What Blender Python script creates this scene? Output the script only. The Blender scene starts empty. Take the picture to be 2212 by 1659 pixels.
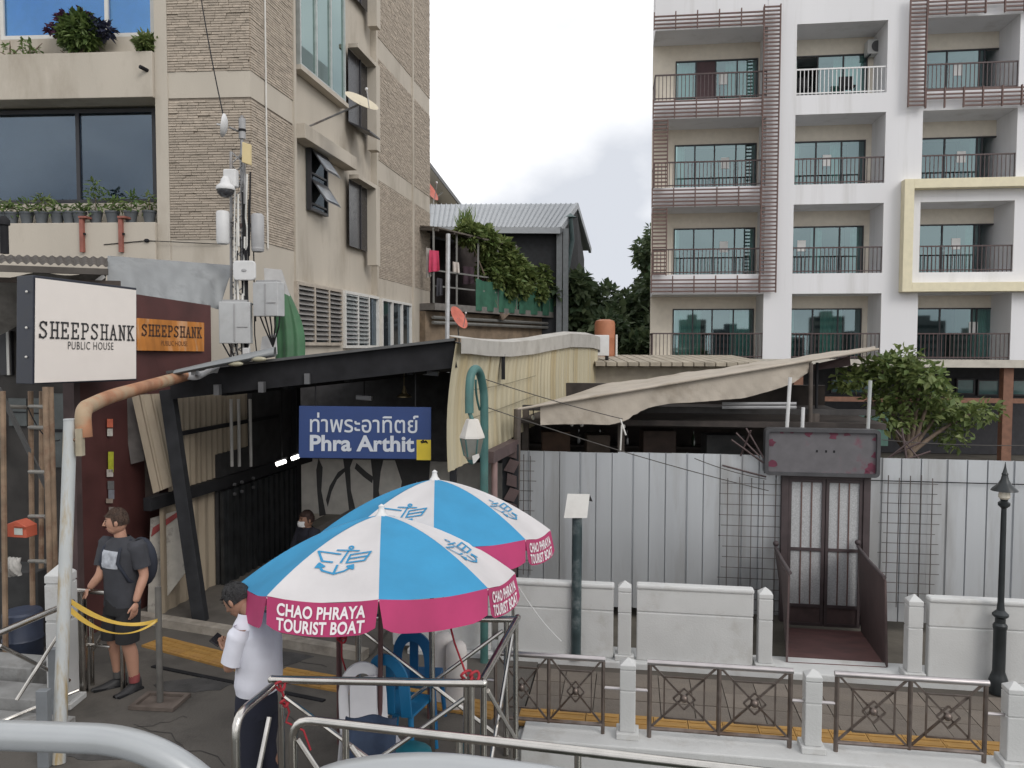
import bpy, bmesh, math, random
from mathutils import Matrix, Vector
random.seed(7)
SC = bpy.context.scene
COL = SC.collection
PI = math.pi
rad = math.radians

# ---------------------------------------------------------------- camera
FPX, CX, CY = 1700.0, 1106.0, 829.5          # picture units: 2212 x 1659
CAMH = 3.25
PITCH, ROLL = rad(-2.7), rad(0.15)
camd = bpy.data.cameras.new('camera')
camd.sensor_width = 36.0
camd.lens = 36.0 * FPX / 2212.0
camd.clip_start = 0.05
camd.clip_end = 6000
cam = bpy.data.objects.new('camera', camd)
COL.objects.link(cam)
CAMR = Matrix.Rotation(PI / 2 + PITCH, 3, 'X') @ Matrix.Rotation(ROLL, 3, 'Z')
cam.matrix_world = Matrix.Translation((0, 0, CAMH)) @ CAMR.to_4x4()
SC.camera = cam
CAMO = Vector((0, 0, CAMH))

# ---------------------------------------------------------------- sky, sun, exposure
SUN_EL, SUN_AZ = rad(36), rad(142)           # soft sun through cloud, behind the camera to the right
w = bpy.data.worlds.new('World'); SC.world = w; w.use_nodes = True
nt = w.node_tree; nt.nodes.clear()
def wn(t, **k):
    n = nt.nodes.new(t)
    for a, b in k.items(): setattr(n, a, b)
    return n
wout = wn('ShaderNodeOutputWorld'); bg = wn('ShaderNodeBackground')
sky = wn('ShaderNodeTexSky', sky_type='NISHITA', sun_disc=False)
sky.sun_elevation = SUN_EL; sky.sun_rotation = SUN_AZ; sky.air_density = 1.0; sky.dust_density = 2.0
tc = wn('ShaderNodeTexCoord'); mp = wn('ShaderNodeMapping'); mp.inputs['Scale'].default_value = (1.0, 1.0, 1.6)
mp.inputs['Location'].default_value = (1.26, 2.2, 0.42)
n1 = wn('ShaderNodeTexNoise'); n1.inputs['Scale'].default_value = 2.7; n1.inputs['Detail'].default_value = 6; n1.inputs['Roughness'].default_value = 0.45
n2 = wn('ShaderNodeTexNoise'); n2.inputs['Scale'].default_value = 1.7; n2.inputs['Detail'].default_value = 5
r1 = wn('ShaderNodeValToRGB'); r2 = wn('ShaderNodeValToRGB')
mixc = wn('ShaderNodeMixRGB'); mixs = wn('ShaderNodeMixRGB')
L = nt.links.new
L(tc.outputs['Generated'], mp.inputs['Vector']); L(mp.outputs['Vector'], n1.inputs['Vector']); L(mp.outputs['Vector'], n2.inputs['Vector'])
# cloud brightness: grey bellies to white tops
r1.color_ramp.elements[0].position = 0.36; r1.color_ramp.elements[0].color = (6.6, 6.9, 7.5, 1)
r1.color_ramp.elements[1].position = 0.60; r1.color_ramp.elements[1].color = (14.5, 14.4, 14.3, 1)
r2.color_ramp.elements[0].position = 0.30; r2.color_ramp.elements[0].color = (0.72, 0.72, 0.72, 1)
r2.color_ramp.elements[1].position = 0.50; r2.color_ramp.elements[1].color = (1, 1, 1, 1)
L(n1.outputs['Fac'], r1.inputs['Fac']); L(n2.outputs['Fac'], r2.inputs['Fac'])
L(r2.outputs['Color'], mixs.inputs['Fac']); L(sky.outputs['Color'], mixs.inputs['Color1']); L(r1.outputs['Color'], mixs.inputs['Color2'])
L(mixs.outputs['Color'], bg.inputs['Color']); bg.inputs['Strength'].default_value = 0.1
L(bg.outputs['Background'], wout.inputs['Surface'])
sund = bpy.data.lights.new('sun', 'SUN'); sund.energy = 1.15; sund.angle = rad(25); sund.color = (1.0, 0.955, 0.90)
sun = bpy.data.objects.new('sun', sund); COL.objects.link(sun)
sdir = Vector((math.sin(SUN_AZ) * math.cos(SUN_EL), math.cos(SUN_AZ) * math.cos(SUN_EL), math.sin(SUN_EL)))
sun.rotation_euler = sdir.to_track_quat('Z', 'Y').to_euler()
SC.view_settings.view_transform = 'Standard'; SC.view_settings.look = 'None'
SC.view_settings.exposure = 0.12; SC.view_settings.gamma = 1.0; SC.view_settings.use_curve_mapping = False
SC.render.engine = 'CYCLES'
SC.cycles.max_bounces = 8; SC.cycles.transparent_max_bounces = 12

# ---------------------------------------------------------------- measuring helpers
def ray(x, y):
    d = CAMR @ Vector(((x - CX) / FPX, (CY - y) / FPX, -1.0))
    return d
def P(x, y, d):
    """point of the place seen at (x, y) that lies d metres out"""
    r = ray(x, y)
    return CAMO + r * (d / r.y)
def G(x, y, z=0.0):
    """point on the level z seen at (x, y)"""
    r = ray(x, y)
    return CAMO + r * ((z - CAMH) / r.z)
class Frame:
    """upright plane: u along it, n behind it, z up"""
    def __init__(s, o, deg):
        s.o = Vector((o.x, o.y, 0)); a = rad(deg); s.a = a
        s.U = Vector((math.cos(a), math.sin(a), 0)); s.N = Vector((-math.sin(a), math.cos(a), 0))
        s.M = Matrix.Translation(s.o) @ Matrix.Rotation(a, 4, 'Z')
    def hit(s, x, y, n=0.0):
        r = ray(x, y); q = s.o + s.N * n
        t = (q - CAMO).dot(s.N) / r.dot(s.N)
        p = CAMO + r * t
        return ((p - s.o).dot(s.U), p.z)
    def pt(s, u, n, z):
        return s.o + s.U * u + s.N * n + Vector((0, 0, z))
    def loc(s, p):
        d = p - s.o
        return (d.dot(s.U), d.dot(s.N), p.z)

# ---------------------------------------------------------------- mesh helpers
class MB:
    def __init__(s, M=None):
        s.v = []; s.f = []; s.m = []; s.M = M; s.cm = 0
    def add(s, vs, fs):
        o = len(s.v)
        if s.M is not None: vs = [s.M @ Vector(v) for v in vs]
        s.v += [Vector(v) for v in vs]; s.f += [tuple(i + o for i in f) for f in fs]; s.m += [s.cm] * len(fs)
        return s
    def box(s, x0, x1, y0, y1, z0, z1):
        return s.add([(x0,y0,z0),(x1,y0,z0),(x1,y1,z0),(x0,y1,z0),(x0,y0,z1),(x1,y0,z1),(x1,y1,z1),(x0,y1,z1)],
                     [(0,3,2,1),(4,5,6,7),(0,1,5,4),(1,2,6,5),(2,3,7,6),(3,0,4,7)])
    def boxc(s, c, size, R=None):
        hx, hy, hz = [k / 2 for k in size]; c = Vector(c)
        vs = [Vector((sx*hx, sy*hy, sz*hz)) for sz in (-1,1) for sx, sy in ((-1,-1),(1,-1),(1,1),(-1,1))]
        if R is not None: vs = [R @ v for v in vs]
        return s.add([c + v for v in vs], [(0,3,2,1),(4,5,6,7),(0,1,5,4),(1,2,6,5),(2,3,7,6),(3,0,4,7)])
    def beam(s, p, q, w, h, up=(0,0,1)):
        p = Vector(p); q = Vector(q); d = (q - p).normalized(); up = Vector(up)
        if abs(d.dot(up)) > 0.98: up = Vector((0,1,0)) if abs(d.y) < 0.9 else Vector((1,0,0))
        a = d.cross(up).normalized(); b = a.cross(d).normalized()
        vs = [e + a*(i*w/2) + b*(j*h/2) for e in (p, q) for i, j in ((-1,-1),(1,-1),(1,1),(-1,1))]
        return s.add(vs, [(0,1,2,3),(7,6,5,4),(0,4,5,1),(1,5,6,2),(2,6,7,3),(3,7,4,0)])
    def tube(s, pts, r, seg=10, cap=True):
        pts = [Vector(p) for p in pts]; n = len(pts)
        rs = r if isinstance(r, (list, tuple)) else [r] * n
        vs = []; ref = None
        for i in range(n):
            d = (pts[min(i+1, n-1)] - pts[max(i-1, 0)]).normalized()
            if ref is None:
                ref = Vector((0,0,1)) if abs(d.z) < 0.9 else Vector((1,0,0))
            a = d.cross(ref).normalized(); b = a.cross(d).normalized(); ref = b
            for k in range(seg):
                t = 2*PI*k/seg
                vs.append(pts[i] + a*(rs[i]*math.cos(t)) + b*(rs[i]*math.sin(t)))
        fs = []
        for i in range(n-1):
            for k in range(seg):
                k2 = (k+1) % seg
                fs.append((i*seg+k, (i+1)*seg+k, (i+1)*seg+k2, i*seg+k2))
        if cap:
            fs.append(tuple(range(seg))); fs.append(tuple(reversed([(n-1)*seg+k for k in range(seg)])))
        return s.add(vs, fs)
    def lathe(s, prof, c=(0,0,0), seg=16, R=None):
        c = Vector(c); vs = []; n = len(prof)
        for r, z in prof:
            for k in range(seg):
                t = 2*PI*k/seg; v = Vector((r*math.cos(t), r*math.sin(t), z))
                vs.append(c + (R @ v if R is not None else v))
        fs = []
        for i in range(n-1):
            for k in range(seg):
                k2 = (k+1) % seg
                fs.append((i*seg+k, i*seg+k2, (i+1)*seg+k2, (i+1)*seg+k))
        fs.append(tuple(reversed(range(seg)))); fs.append(tuple((n-1)*seg+k for k in range(seg)))
        return s.add(vs, fs)
    def prism(s, poly, off):
        poly = [Vector(p) for p in poly]; off = Vector(off); n = len(poly)
        vs = poly + [p + off for p in poly]
        fs = [tuple(range(n)), tuple(reversed(range(n, 2*n)))]
        for i in range(n):
            j = (i+1) % n; fs.append((i, i+n, j+n, j))
        return s.add(vs, fs)
    def sphere(s, c, r, sc=(1,1,1), seg=12, rings=8, R=None):
        pr = []
        for i in range(rings+1):
            t = -PI/2 + PI*i/rings; pr.append((max(1e-4, math.cos(t)), math.sin(t)))
        c = Vector(c); vs = []
        for q, z in pr:
            for k in range(seg):
                t = 2*PI*k/seg; v = Vector((q*math.cos(t)*r*sc[0], q*math.sin(t)*r*sc[1], z*r*sc[2]))
                vs.append(c + (R @ v if R is not None else v))
        fs = [(i*seg+k, i*seg+(k+1)%seg, (i+1)*seg+(k+1)%seg, (i+1)*seg+k) for i in range(rings) for k in range(seg)]
        return s.add(vs, fs)
    def grid(s, fn, nu, nv, th=None):
        """surface fn(u,v) u,v in 0..1; th: thickness vector for a second skin"""
        vs = [Vector(fn(i/nu, j/nv)) for j in range(nv+1) for i in range(nu+1)]
        W = nu+1
        fs = [(j*W+i, j*W+i+1, (j+1)*W+i+1, (j+1)*W+i) for j in range(nv) for i in range(nu)]
        if th is not None:
            th = Vector(th); n = len(vs); vs2 = [v + th for v in vs]
            fs += [tuple(reversed([k+n for k in f])) for f in fs]
            rim = [i for i in range(W)] + [j*W+nu for j in range(1, nv+1)] + [nv*W+i for i in range(nu-1, -1, -1)] + [j*W for j in range(nv-1, 0, -1)]
            for a, b in zip(rim, rim[1:] + rim[:1]): fs.append((a, a+n, b+n, b))
            vs = vs + vs2
        return s.add(vs, fs)
    def build(s, name, mats, parent=None, smooth=None, bev=0, local=False, label=None, kind=None):
        off = Vector((0,0,0)) if (local or parent is None) else rootloc(parent)
        me = bpy.data.meshes.new(name)
        me.from_pydata([v - off for v in s.v], [], s.f)
        if not isinstance(mats, (list, tuple)): mats = [mats]
        for m in mats: me.materials.append(m)
        if len(mats) > 1: me.polygons.foreach_set('material_index', s.m)
        if smooth is not None:
            me.polygons.foreach_set('use_smooth', [True] * len(me.polygons))
            me.set_sharp_from_angle(angle=rad(smooth))
        o = bpy.data.objects.new(name, me); COL.objects.link(o); o.parent = parent
        if bev:
            b = o.modifiers.new('bevel', 'BEVEL'); b.width = bev; b.segments = 2; b.limit_method = 'ANGLE'; b.angle_limit = rad(40)
        if label: o['label'] = label
        if kind: o['kind'] = kind
        return o
def rootloc(o):
    v = Vector((0,0,0))
    while o is not None:
        v += o.location; o = o.parent
    return v
def thing(name, label, cat, loc=(0,0,0), group=None, rz=0):
    o = bpy.data.objects.new(name, None); COL.objects.link(o); o.location = loc; o.rotation_euler = (0,0,rz)
    o.empty_display_size = 0.1
    o['label'] = label; o['category'] = cat
    if group: o['group'] = group
    return o
def tag(o, label, cat, group=None):
    o['label'] = label; o['category'] = cat
    if group: o['group'] = group
    return o
def base_origin(o):
    """put a single-mesh thing's origin at the middle of its base"""
    me = o.data; xs = [v.co for v in me.vertices]
    c = Vector(((min(v.x for v in xs)+max(v.x for v in xs))/2, (min(v.y for v in xs)+max(v.y for v in xs))/2, min(v.z for v in xs)))
    for v in me.vertices: v.co -= c
    o.location = c
    return o
def solo(mb, name, mats, label, cat, group=None, **k):
    return tag(base_origin(mb.build(name, mats, None, **k)), label, cat, group)
def struct(mb, name, mats, **k):
    o = mb.build(name, mats, None, **k); o['kind'] = 'structure'; return o
def inst(name, me, parent, M):
    o = bpy.data.objects.new(name, me); COL.objects.link(o); o.parent = parent
    o.matrix_local = Matrix.Translation(-rootloc(parent)) @ M
    return o
def copy_tree(o, parent=None):
    c = o.copy(); COL.objects.link(c); c.parent = parent
    for ch in list(o.children): copy_tree(ch, c)
    return c
def lerp(a, b, t): return a + (b - a) * t
def bez(p0, p1, p2, n=8):
    p0, p1, p2 = Vector(p0), Vector(p1), Vector(p2)
    return [p0*(1-t)**2 + p1*2*t*(1-t) + p2*t*t for t in [i/n for i in range(n+1)]]
def bend(pts, r=0.08, n=5):
    """polyline with rounded corners"""
    pts = [Vector(p) for p in pts]; out = [pts[0]]
    for i in range(1, len(pts)-1):
        a = (pts[i-1]-pts[i]); b = (pts[i+1]-pts[i])
        k = min(r, a.length*0.45, b.length*0.45)
        out += bez(pts[i]+a.normalized()*k, pts[i], pts[i]+b.normalized()*k, n)
    out.append(pts[-1]); return out
def sag(p, q, s, n=12):
    p, q = Vector(p), Vector(q)
    return [p.lerp(q, i/n) - Vector((0,0,s*4*(i/n)*(1-i/n))) for i in range(n+1)]
def quadpt(c, s, t):
    """bilinear point: c = bottom-left, bottom-right, top-right, top-left"""
    a = Vector(c[0]).lerp(Vector(c[1]), s); b = Vector(c[3]).lerp(Vector(c[2]), s); return a.lerp(b, t)
def corr(mb, c, waves, amp, per=6, nv=2, th=0.004, shape='sin'):
    """corrugated sheet over the quad c; ribs run bottom to top"""
    c = [Vector(k) for k in c]; nrm = (c[1]-c[0]).cross(c[3]-c[0]).normalized()
    def prof(s):
        x = (s * waves) % 1.0
        if shape == 'sin': return amp * math.sin(2*PI*x)
        if shape == 'groove': return -amp * (0 if x < 0.90 else (1 if x < 0.975 else 0)) + (.004*(x-.45))
        if shape == 'rib': return amp * (0 if x < 0.80 else ((x-0.80)/0.03 if x < 0.83 else (1 if x < 0.93 else max(0, (1-x)/0.07))))
        return amp * (0 if x < 0.62 else ((x-0.62)/0.09 if x < 0.71 else (1 if x < 0.88 else max(0, (1-x)/0.12))))
    def fn(s, t): return quadpt(c, s, t) + nrm*prof(s)
    return mb.grid(fn, int(waves*per), nv, th=nrm*(-th))

# ---------------------------------------------------------------- materials
MATS = {}
def mat(name, col, rough=0.7, metal=0.0, var=0.12, scale=6.0, bump=0.0, bscale=40.0, dirt=None, dirt_amt=0.35, dscale=2.5, stretch=(1,1,1), spec=0.5, emit=None, dthr=0.5):
    if name in MATS: return MATS[name]
    m = bpy.data.materials.new(name); m.use_nodes = True; t = m.node_tree
    b = t.nodes['Principled BSDF']; b.inputs['Roughness'].default_value = rough; b.inputs['Metallic'].default_value = metal
    b.inputs['Specular IOR Level'].default_value = spec
    tcn = t.nodes.new('ShaderNodeTexCoord'); mpn = t.nodes.new('ShaderNodeMapping'); mpn.inputs['Scale'].default_value = stretch
    t.links.new(tcn.outputs['Object'], mpn.inputs['Vector'])
    nz = t.nodes.new('ShaderNodeTexNoise'); nz.inputs['Scale'].default_value = scale; nz.inputs['Detail'].default_value = 6
    t.links.new(mpn.outputs['Vector'], nz.inputs['Vector'])
    rp = t.nodes.new('ShaderNodeValToRGB'); rp.color_ramp.elements[0].position = 0.3; rp.color_ramp.elements[1].position = 0.7
    c = Vector(col)
    rp.color_ramp.elements[0].color = (*[max(0, k*(1-var)) for k in c], 1); rp.color_ramp.elements[1].color = (*[min(1, k*(1+var)) for k in c], 1)
    t.links.new(nz.outputs['Fac'], rp.inputs['Fac']); out = rp.outputs['Color']
    if dirt is not None:
        dn = t.nodes.new('ShaderNodeTexNoise'); dn.inputs['Scale'].default_value = dscale; dn.inputs['Detail'].default_value = 9; dn.inputs['Roughness'].default_value = 0.65
        t.links.new(mpn.outputs['Vector'], dn.inputs['Vector'])
        dr = t.nodes.new('ShaderNodeValToRGB'); dr.color_ramp.elements[0].position = dthr; dr.color_ramp.elements[1].position = min(1, dthr+0.16)
        dr.color_ramp.elements[0].color = (0,0,0,1); dr.color_ramp.elements[1].color = (dirt_amt,)*3 + (1,)
        t.links.new(dn.outputs['Fac'], dr.inputs['Fac'])
        mx = t.nodes.new('ShaderNodeMixRGB'); mx.inputs['Color2'].default_value = (*dirt, 1)
        t.links.new(dr.outputs['Color'], mx.inputs['Fac']); t.links.new(out, mx.inputs['Color1']); out = mx.outputs['Color']
    t.links.new(out, b.inputs['Base Color'])
    rr = t.nodes.new('ShaderNodeMapRange'); rr.inputs['To Min'].default_value = max(0.02, rough-0.08); rr.inputs['To Max'].default_value = min(1, rough+0.08)
    t.links.new(nz.outputs['Fac'], rr.inputs['Value']); t.links.new(rr.outputs['Result'], b.inputs['Roughness'])
    if bump:
        bn = t.nodes.new('ShaderNodeTexNoise'); bn.inputs['Scale'].default_value = bscale; bn.inputs['Detail'].default_value = 4
        t.links.new(mpn.outputs['Vector'], bn.inputs['Vector'])
        bp = t.nodes.new('ShaderNodeBump'); bp.inputs['Strength'].default_value = bump; bp.inputs['Distance'].default_value = 0.02
        t.links.new(bn.outputs['Fac'], bp.inputs['Height']); t.links.new(bp.outputs['Normal'], b.inputs['Normal'])
    if emit:
        b.inputs['Emission Color'].default_value = (*emit[:3], 1); b.inputs['Emission Strength'].default_value = emit[3]
    MATS[name] = m; return m
def glass(name, tint, gloss=0.35, rough=0.02, gcol=(1,1,1)):
    """tinted pane: partly mirror, partly see-through"""
    if name in MATS: return MATS[name]
    m = bpy.data.materials.new(name); m.use_nodes = True; t = m.node_tree; t.nodes.clear()
    o = t.nodes.new('ShaderNodeOutputMaterial'); tr = t.nodes.new('ShaderNodeBsdfTransparent'); tr.inputs['Color'].default_value = (*tint, 1)
    gl = t.nodes.new('ShaderNodeBsdfGlossy'); gl.inputs['Roughness'].default_value = rough; gl.inputs['Color'].default_value = (*gcol, 1)
    fr = t.nodes.new('ShaderNodeFresnel'); fr.inputs['IOR'].default_value = 1.5
    ad = t.nodes.new('ShaderNodeMath'); ad.operation = 'ADD'; ad.inputs[1].default_value = gloss; ad.use_clamp = True
    t.links.new(fr.outputs['Fac'], ad.inputs[0])
    mx = t.nodes.new('ShaderNodeMixShader'); t.links.new(ad.outputs['Value'], mx.inputs['Fac'])
    t.links.new(tr.outputs['BSDF'], mx.inputs[1]); t.links.new(gl.outputs['BSDF'], mx.inputs[2]); t.links.new(mx.outputs['Shader'], o.inputs['Surface'])
    MATS[name] = m; return m
def leafmat(name, c1, c2, scale=2.0):
    if name in MATS: return MATS[name]
    m = mat(name, c1, rough=0.55, var=0.3, scale=scale)
    t = m.node_tree; b = t.nodes['Principled BSDF']
    g = t.nodes.new('ShaderNodeNewGeometry'); mx = t.nodes.new('ShaderNodeMixRGB'); mx.inputs['Color2'].default_value = (*c2, 1)
    old = b.inputs['Base Color'].links[0].from_socket
    t.links.new(g.outputs['Random Per Island'], mx.inputs['Fac']); t.links.new(old, mx.inputs['Color1']); t.links.new(mx.outputs['Color'], b.inputs['Base Color'])
    tl = t.nodes.new('ShaderNodeBsdfTranslucent'); t.links.new(mx.outputs['Color'], tl.inputs['Color'])
    ms = t.nodes.new('ShaderNodeMixShader'); ms.inputs['Fac'].default_value = 0.3
    o = [n for n in t.nodes if n.type == 'OUTPUT_MATERIAL'][0]
    t.links.new(b.outputs['BSDF'], ms.inputs[1]); t.links.new(tl.outputs['BSDF'], ms.inputs[2]); t.links.new(ms.outputs['Shader'], o.inputs['Surface'])
    return m
def piecevar(m, amt):
    """each separate piece gets its own slight tone"""
    t = m.node_tree; b = t.nodes['Principled BSDF']; old = b.inputs['Base Color'].links[0].from_socket
    oi = t.nodes.new('ShaderNodeObjectInfo'); ge = t.nodes.new('ShaderNodeNewGeometry')
    ad = t.nodes.new('ShaderNodeMath'); ad.operation = 'ADD'; fr = t.nodes.new('ShaderNodeMath'); fr.operation = 'FRACT'
    t.links.new(oi.outputs['Random'], ad.inputs[0]); t.links.new(ge.outputs['Random Per Island'], ad.inputs[1]); t.links.new(ad.outputs[0], fr.inputs[0])
    mr = t.nodes.new('ShaderNodeMapRange'); mr.inputs['To Min'].default_value = 1-amt; mr.inputs['To Max'].default_value = 1+amt
    t.links.new(fr.outputs[0], mr.inputs['Value'])
    mx = t.nodes.new('ShaderNodeVectorMath'); mx.operation = 'SCALE'; t.links.new(old, mx.inputs[0]); t.links.new(mr.outputs['Result'], mx.inputs['Scale'])
    t.links.new(mx.outputs['Vector'], b.inputs['Base Color'])
BEIGE = mat('beige_render', (0.475,0.43,0.365), 0.85, var=0.07, scale=1.2, bump=0.15, bscale=60, dirt=(0.26,0.22,0.17), dirt_amt=0.5, dscale=0.9, stretch=(1,1,0.35))
BRICKM = mat('beige_brick', (0.42,0.36,0.295), 0.9, var=0.14, scale=9, bump=0.5, bscale=50)
MORTAR = mat('mortar', (0.19,0.16,0.13), 0.95, var=0.15, scale=20)
WHITEW = mat('white_wall', (0.72,0.72,0.74), 0.8, var=0.04, scale=0.8, dirt=(0.46,0.45,0.43), dirt_amt=0.45, dscale=1.3, stretch=(1,1,0.07), dthr=.52)
CREAM = mat('cream_paint', (0.62,0.58,0.50), 0.8, var=0.05)
YELLOWP = mat('pale_yellow_paint', (0.72,0.66,0.48), 0.7, var=0.05)
BROWNM = mat('brown_slat_paint', (0.13,0.075,0.065), 0.55, var=0.15)
DARKFR = mat('dark_window_frame', (0.025,0.025,0.03), 0.45)
WHITEFR = mat('white_window_frame', (0.62,0.61,0.58), 0.5, var=0.06)
STEEL = mat('stainless_steel', (0.52,0.50,0.47), 0.22, 1.0, var=0.12, scale=8)
CONC = mat('white_concrete', (0.49,0.495,0.49), 0.75, var=0.06, scale=3, bump=0.15, bscale=70, dirt=(0.30,0.275,0.24), dirt_amt=0.5, dscale=2.2, dthr=.54)
ZINC = mat('zinc_sheet', (0.52,0.54,0.56), 0.45, 0.5, var=0.10, scale=1.6, dirt=(0.30,0.285,0.265), dirt_amt=0.5, dscale=2.0, stretch=(1,1,0.12), dthr=.50)
BLACKM = mat('black_paint', (0.016,0.016,0.018), 0.7, var=0.3, spec=0.2)
MAROON = mat('maroon_paint', (0.075,0.026,0.024), 0.6, var=0.2, scale=3)
RUSTB = mat('brown_rust_paint', (0.080,0.054,0.053), 0.7, var=0.3, scale=5, dirt=(0.05,0.03,0.03), dirt_amt=0.5)
piecevar(BRICKM, .13); piecevar(ZINC, .08)
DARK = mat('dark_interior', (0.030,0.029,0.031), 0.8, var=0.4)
# ================================================================ the setting: water, ground, quay, walkway
RIV = Frame(G(1355, 1597), -8.7)                       # n = 0 is the line of the near railing
RM = RIV.M
def rv(u, n, z): return RIV.pt(u, n, z)
nfar = RIV.loc(G(1350, 1432))[1]                       # line of the far parapet
nzinc = RIV.loc(P(1500, 1000, 10.9))[1]
u_plat = RIV.loc(G(1118, 1580))[0]
WATER = mat('river_water', (0.05,0.06,0.045), 0.12, var=0.1, scale=0.5, bump=0.6, bscale=2.5)
GROUND = mat('dark_soil', (0.09,0.08,0.065), 0.95, var=0.3, scale=2, bump=0.4, bscale=10)
PIERC = mat('pier_concrete', (0.092,0.083,0.073), 0.88, var=0.16, scale=1.4, bump=0.25, bscale=45, dirt=(0.05,0.045,0.04), dirt_amt=0.7, dscale=1.8)
PAVE = mat('walkway_paver', (0.14,0.118,0.098), 0.85, var=0.2, scale=3, bump=0.3, bscale=60, dirt=(0.08,0.065,0.05), dirt_amt=0.5, dscale=1.4)
JOINT = mat('paver_joint', (0.07,0.06,0.05), 0.95)
TACT = mat('yellow_tactile', (0.36,0.20,0.05), 0.75, var=0.18, scale=4, dirt=(0.22,0.12,0.05), dirt_amt=0.55, dscale=3)
struct(MB(RM).add([(-1500,0.0,-1.45),(1500,0.0,-1.45),(1500,-1500,-1.45),(-1500,-1500,-1.45)], [(3,2,1,0)]), 'river_water', WATER)
struct(MB(RM).add([(-2500,nfar+0.2,-0.62),(2500,nfar+0.2,-0.62),(2500,4000,-0.62),(-2500,4000,-0.62)], [(0,1,2,3)]), 'ground', GROUND)
# quay under the walkway, and the pier platform left of it
struct(MB(RM).box(u_plat,30,-0.16,nfar+0.35,-1.6,-0.03), 'quay', CONC)
struct(MB(RM).box(-9,u_plat-0.004,-4.2,nfar+1.9,-1.6,0.0), 'pier_platform', PIERC)
# paved walkway: pavers laid on the quay, recessed joints
wk = struct(MB(RM).box(u_plat+0.004,30,0.14,nfar-0.12,-0.026,-0.012), 'walkway', JOINT)
pv = MB(); pv.box(-0.146,0.146,-0.146,0.146,-0.014,0.012); pvm = pv.build('paver', PAVE, wk, local=True, bev=0)
pm = pvm.data; bpy.data.objects.remove(pvm)
cnt = 0
tpts = [G(330,1386,0.01), G(600,1455,0.01), G(1120,1545,0.01)]
t_end = RIV.loc(tpts[2])
piecevar(PAVE, .16); piecevar(TACT, .10)
n_ = t_end[1]+0.295
while n_ < nfar - 0.2:
    u_ = u_plat + 0.16
    while u_ < 7.4:
        if cnt < 300:
            inst('paver', pm, wk, RM @ Matrix.Translation((u_, n_, random.uniform(-0.003, 0.002))) @ Matrix.Rotation(random.uniform(-.006,.006), 4, 'Z')); cnt += 1
        u_ += 0.30
    n_ += 0.30
# yellow tactile strip, tile by tile along the walkway
ts = MB(); ts.box(-0.143,0.143,-0.143,0.143,-0.012,0.018)
for i in range(-1, 2):
    ts.box(-0.13,0.13,i*0.09-0.018,i*0.09+0.018,0.018,0.023)
tsm = ts.build('tactile_tile', TACT, wk, local=True); tm = tsm.data; bpy.data.objects.remove(tsm)
tpts = [G(330,1386,0.01), G(600,1455,0.01), G(1120,1545,0.01)]
t_end = RIV.loc(tpts[2])
for i in range(22):
    inst('tactile_tile', tm, wk, RM @ Matrix.Translation((t_end[0]+0.15+0.292*i, t_end[1], 0)))
pf = bpy.data.objects['pier_platform']
for a, b in ((tpts[0], tpts[1]), (tpts[1], tpts[2])):
    d = b - a; n = int(d.length / 0.292); ang = math.atan2(d.y, d.x)
    for i in range(n):
        q = a + d.normalized() * (0.292*(i+0.5))
        inst('tactile_tile', tm, pf, Matrix.Translation((q.x, q.y, 0.004)) @ Matrix.Rotation(ang, 4, 'Z'))
# long joints cut in the platform slab are dark steel edge strips
es = MB(); 
a_, b_ = G(330,1440), G(700,1515)
es.beam(a_+Vector((0,0,.006)), b_+Vector((0,0,.006)), 0.05, 0.012)
es.build('joint_strip', BLACKM, pf)
CRK = mat('crack_dark',(0.035,0.032,0.03),0.95)
rc = random.Random(4)
for (x0,y0,x1,y1) in ((300,1560,480,1650),(190,1600,420,1545),(640,1560,560,1500),(860,1500,1040,1560),(700,1440,560,1405)):
    a, b = G(x0,y0), G(x1,y1); pts = [a.lerp(b,i/9)+Vector((rc.uniform(-.05,.05),rc.uniform(-.05,.05),0)) for i in range(10)]
    m = MB()
    for p, q in zip(pts, pts[1:]):
        w = rc.uniform(.003,.007); m.add([p+Vector((0,-w,.003)),q+Vector((0,-w,.003)),q+Vector((0,w,.003)),p+Vector((0,w,.003))],[(0,1,2,3)])
    m.build('crack', CRK, pf)
PATCH = mat('asphalt_patch',(0.055,0.053,0.052),0.92,var=0.3,scale=6,bump=0.4,bscale=70)
for cx_, cy_, rx_, ry_ in ((560,1425,.55,.22),(420,1480,.4,.16),(230,1625,.35,.14)):
    c_ = G(cx_,cy_); pts = [c_+Vector((rx_*rc.uniform(.8,1.1)*math.cos(t*PI/9),ry_*rc.uniform(.8,1.1)*math.sin(t*PI/9),.0045)) for t in range(18)]
    MB().prism(pts,(0,0,-.004)).build('ground_patch', PATCH, pf)
# kerb in front of the pier building (runs obliquely)
k0, k1, k2 = G(280,1338), G(480,1371), G(790,1424)
kb = MB()
for a, b in ((k0, k1), (k1, k2)):
    kb.beam(a+Vector((0,0,.045)), b+Vector((0,0,.045)), 0.14, 0.10)
struct(kb, 'kerb', mat('old_kerb', (0.30,0.27,0.23), 0.9, var=0.25, bump=0.3, dirt=(0.12,0.10,0.08), dirt_amt=0.6))
# edge beam of the quay, river side, and the ledge of the far parapet
struct(MB(RM).box(u_plat+0.05,30,-0.20,0.135,-0.30,0.035), 'quay_edge', CONC, bev=0.012)
struct(MB(RM).box(u_plat-1.4,30,nfar-0.12,nfar+0.30,-0.35,0.055), 'parapet_ledge', CONC, bev=0.015)

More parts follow.
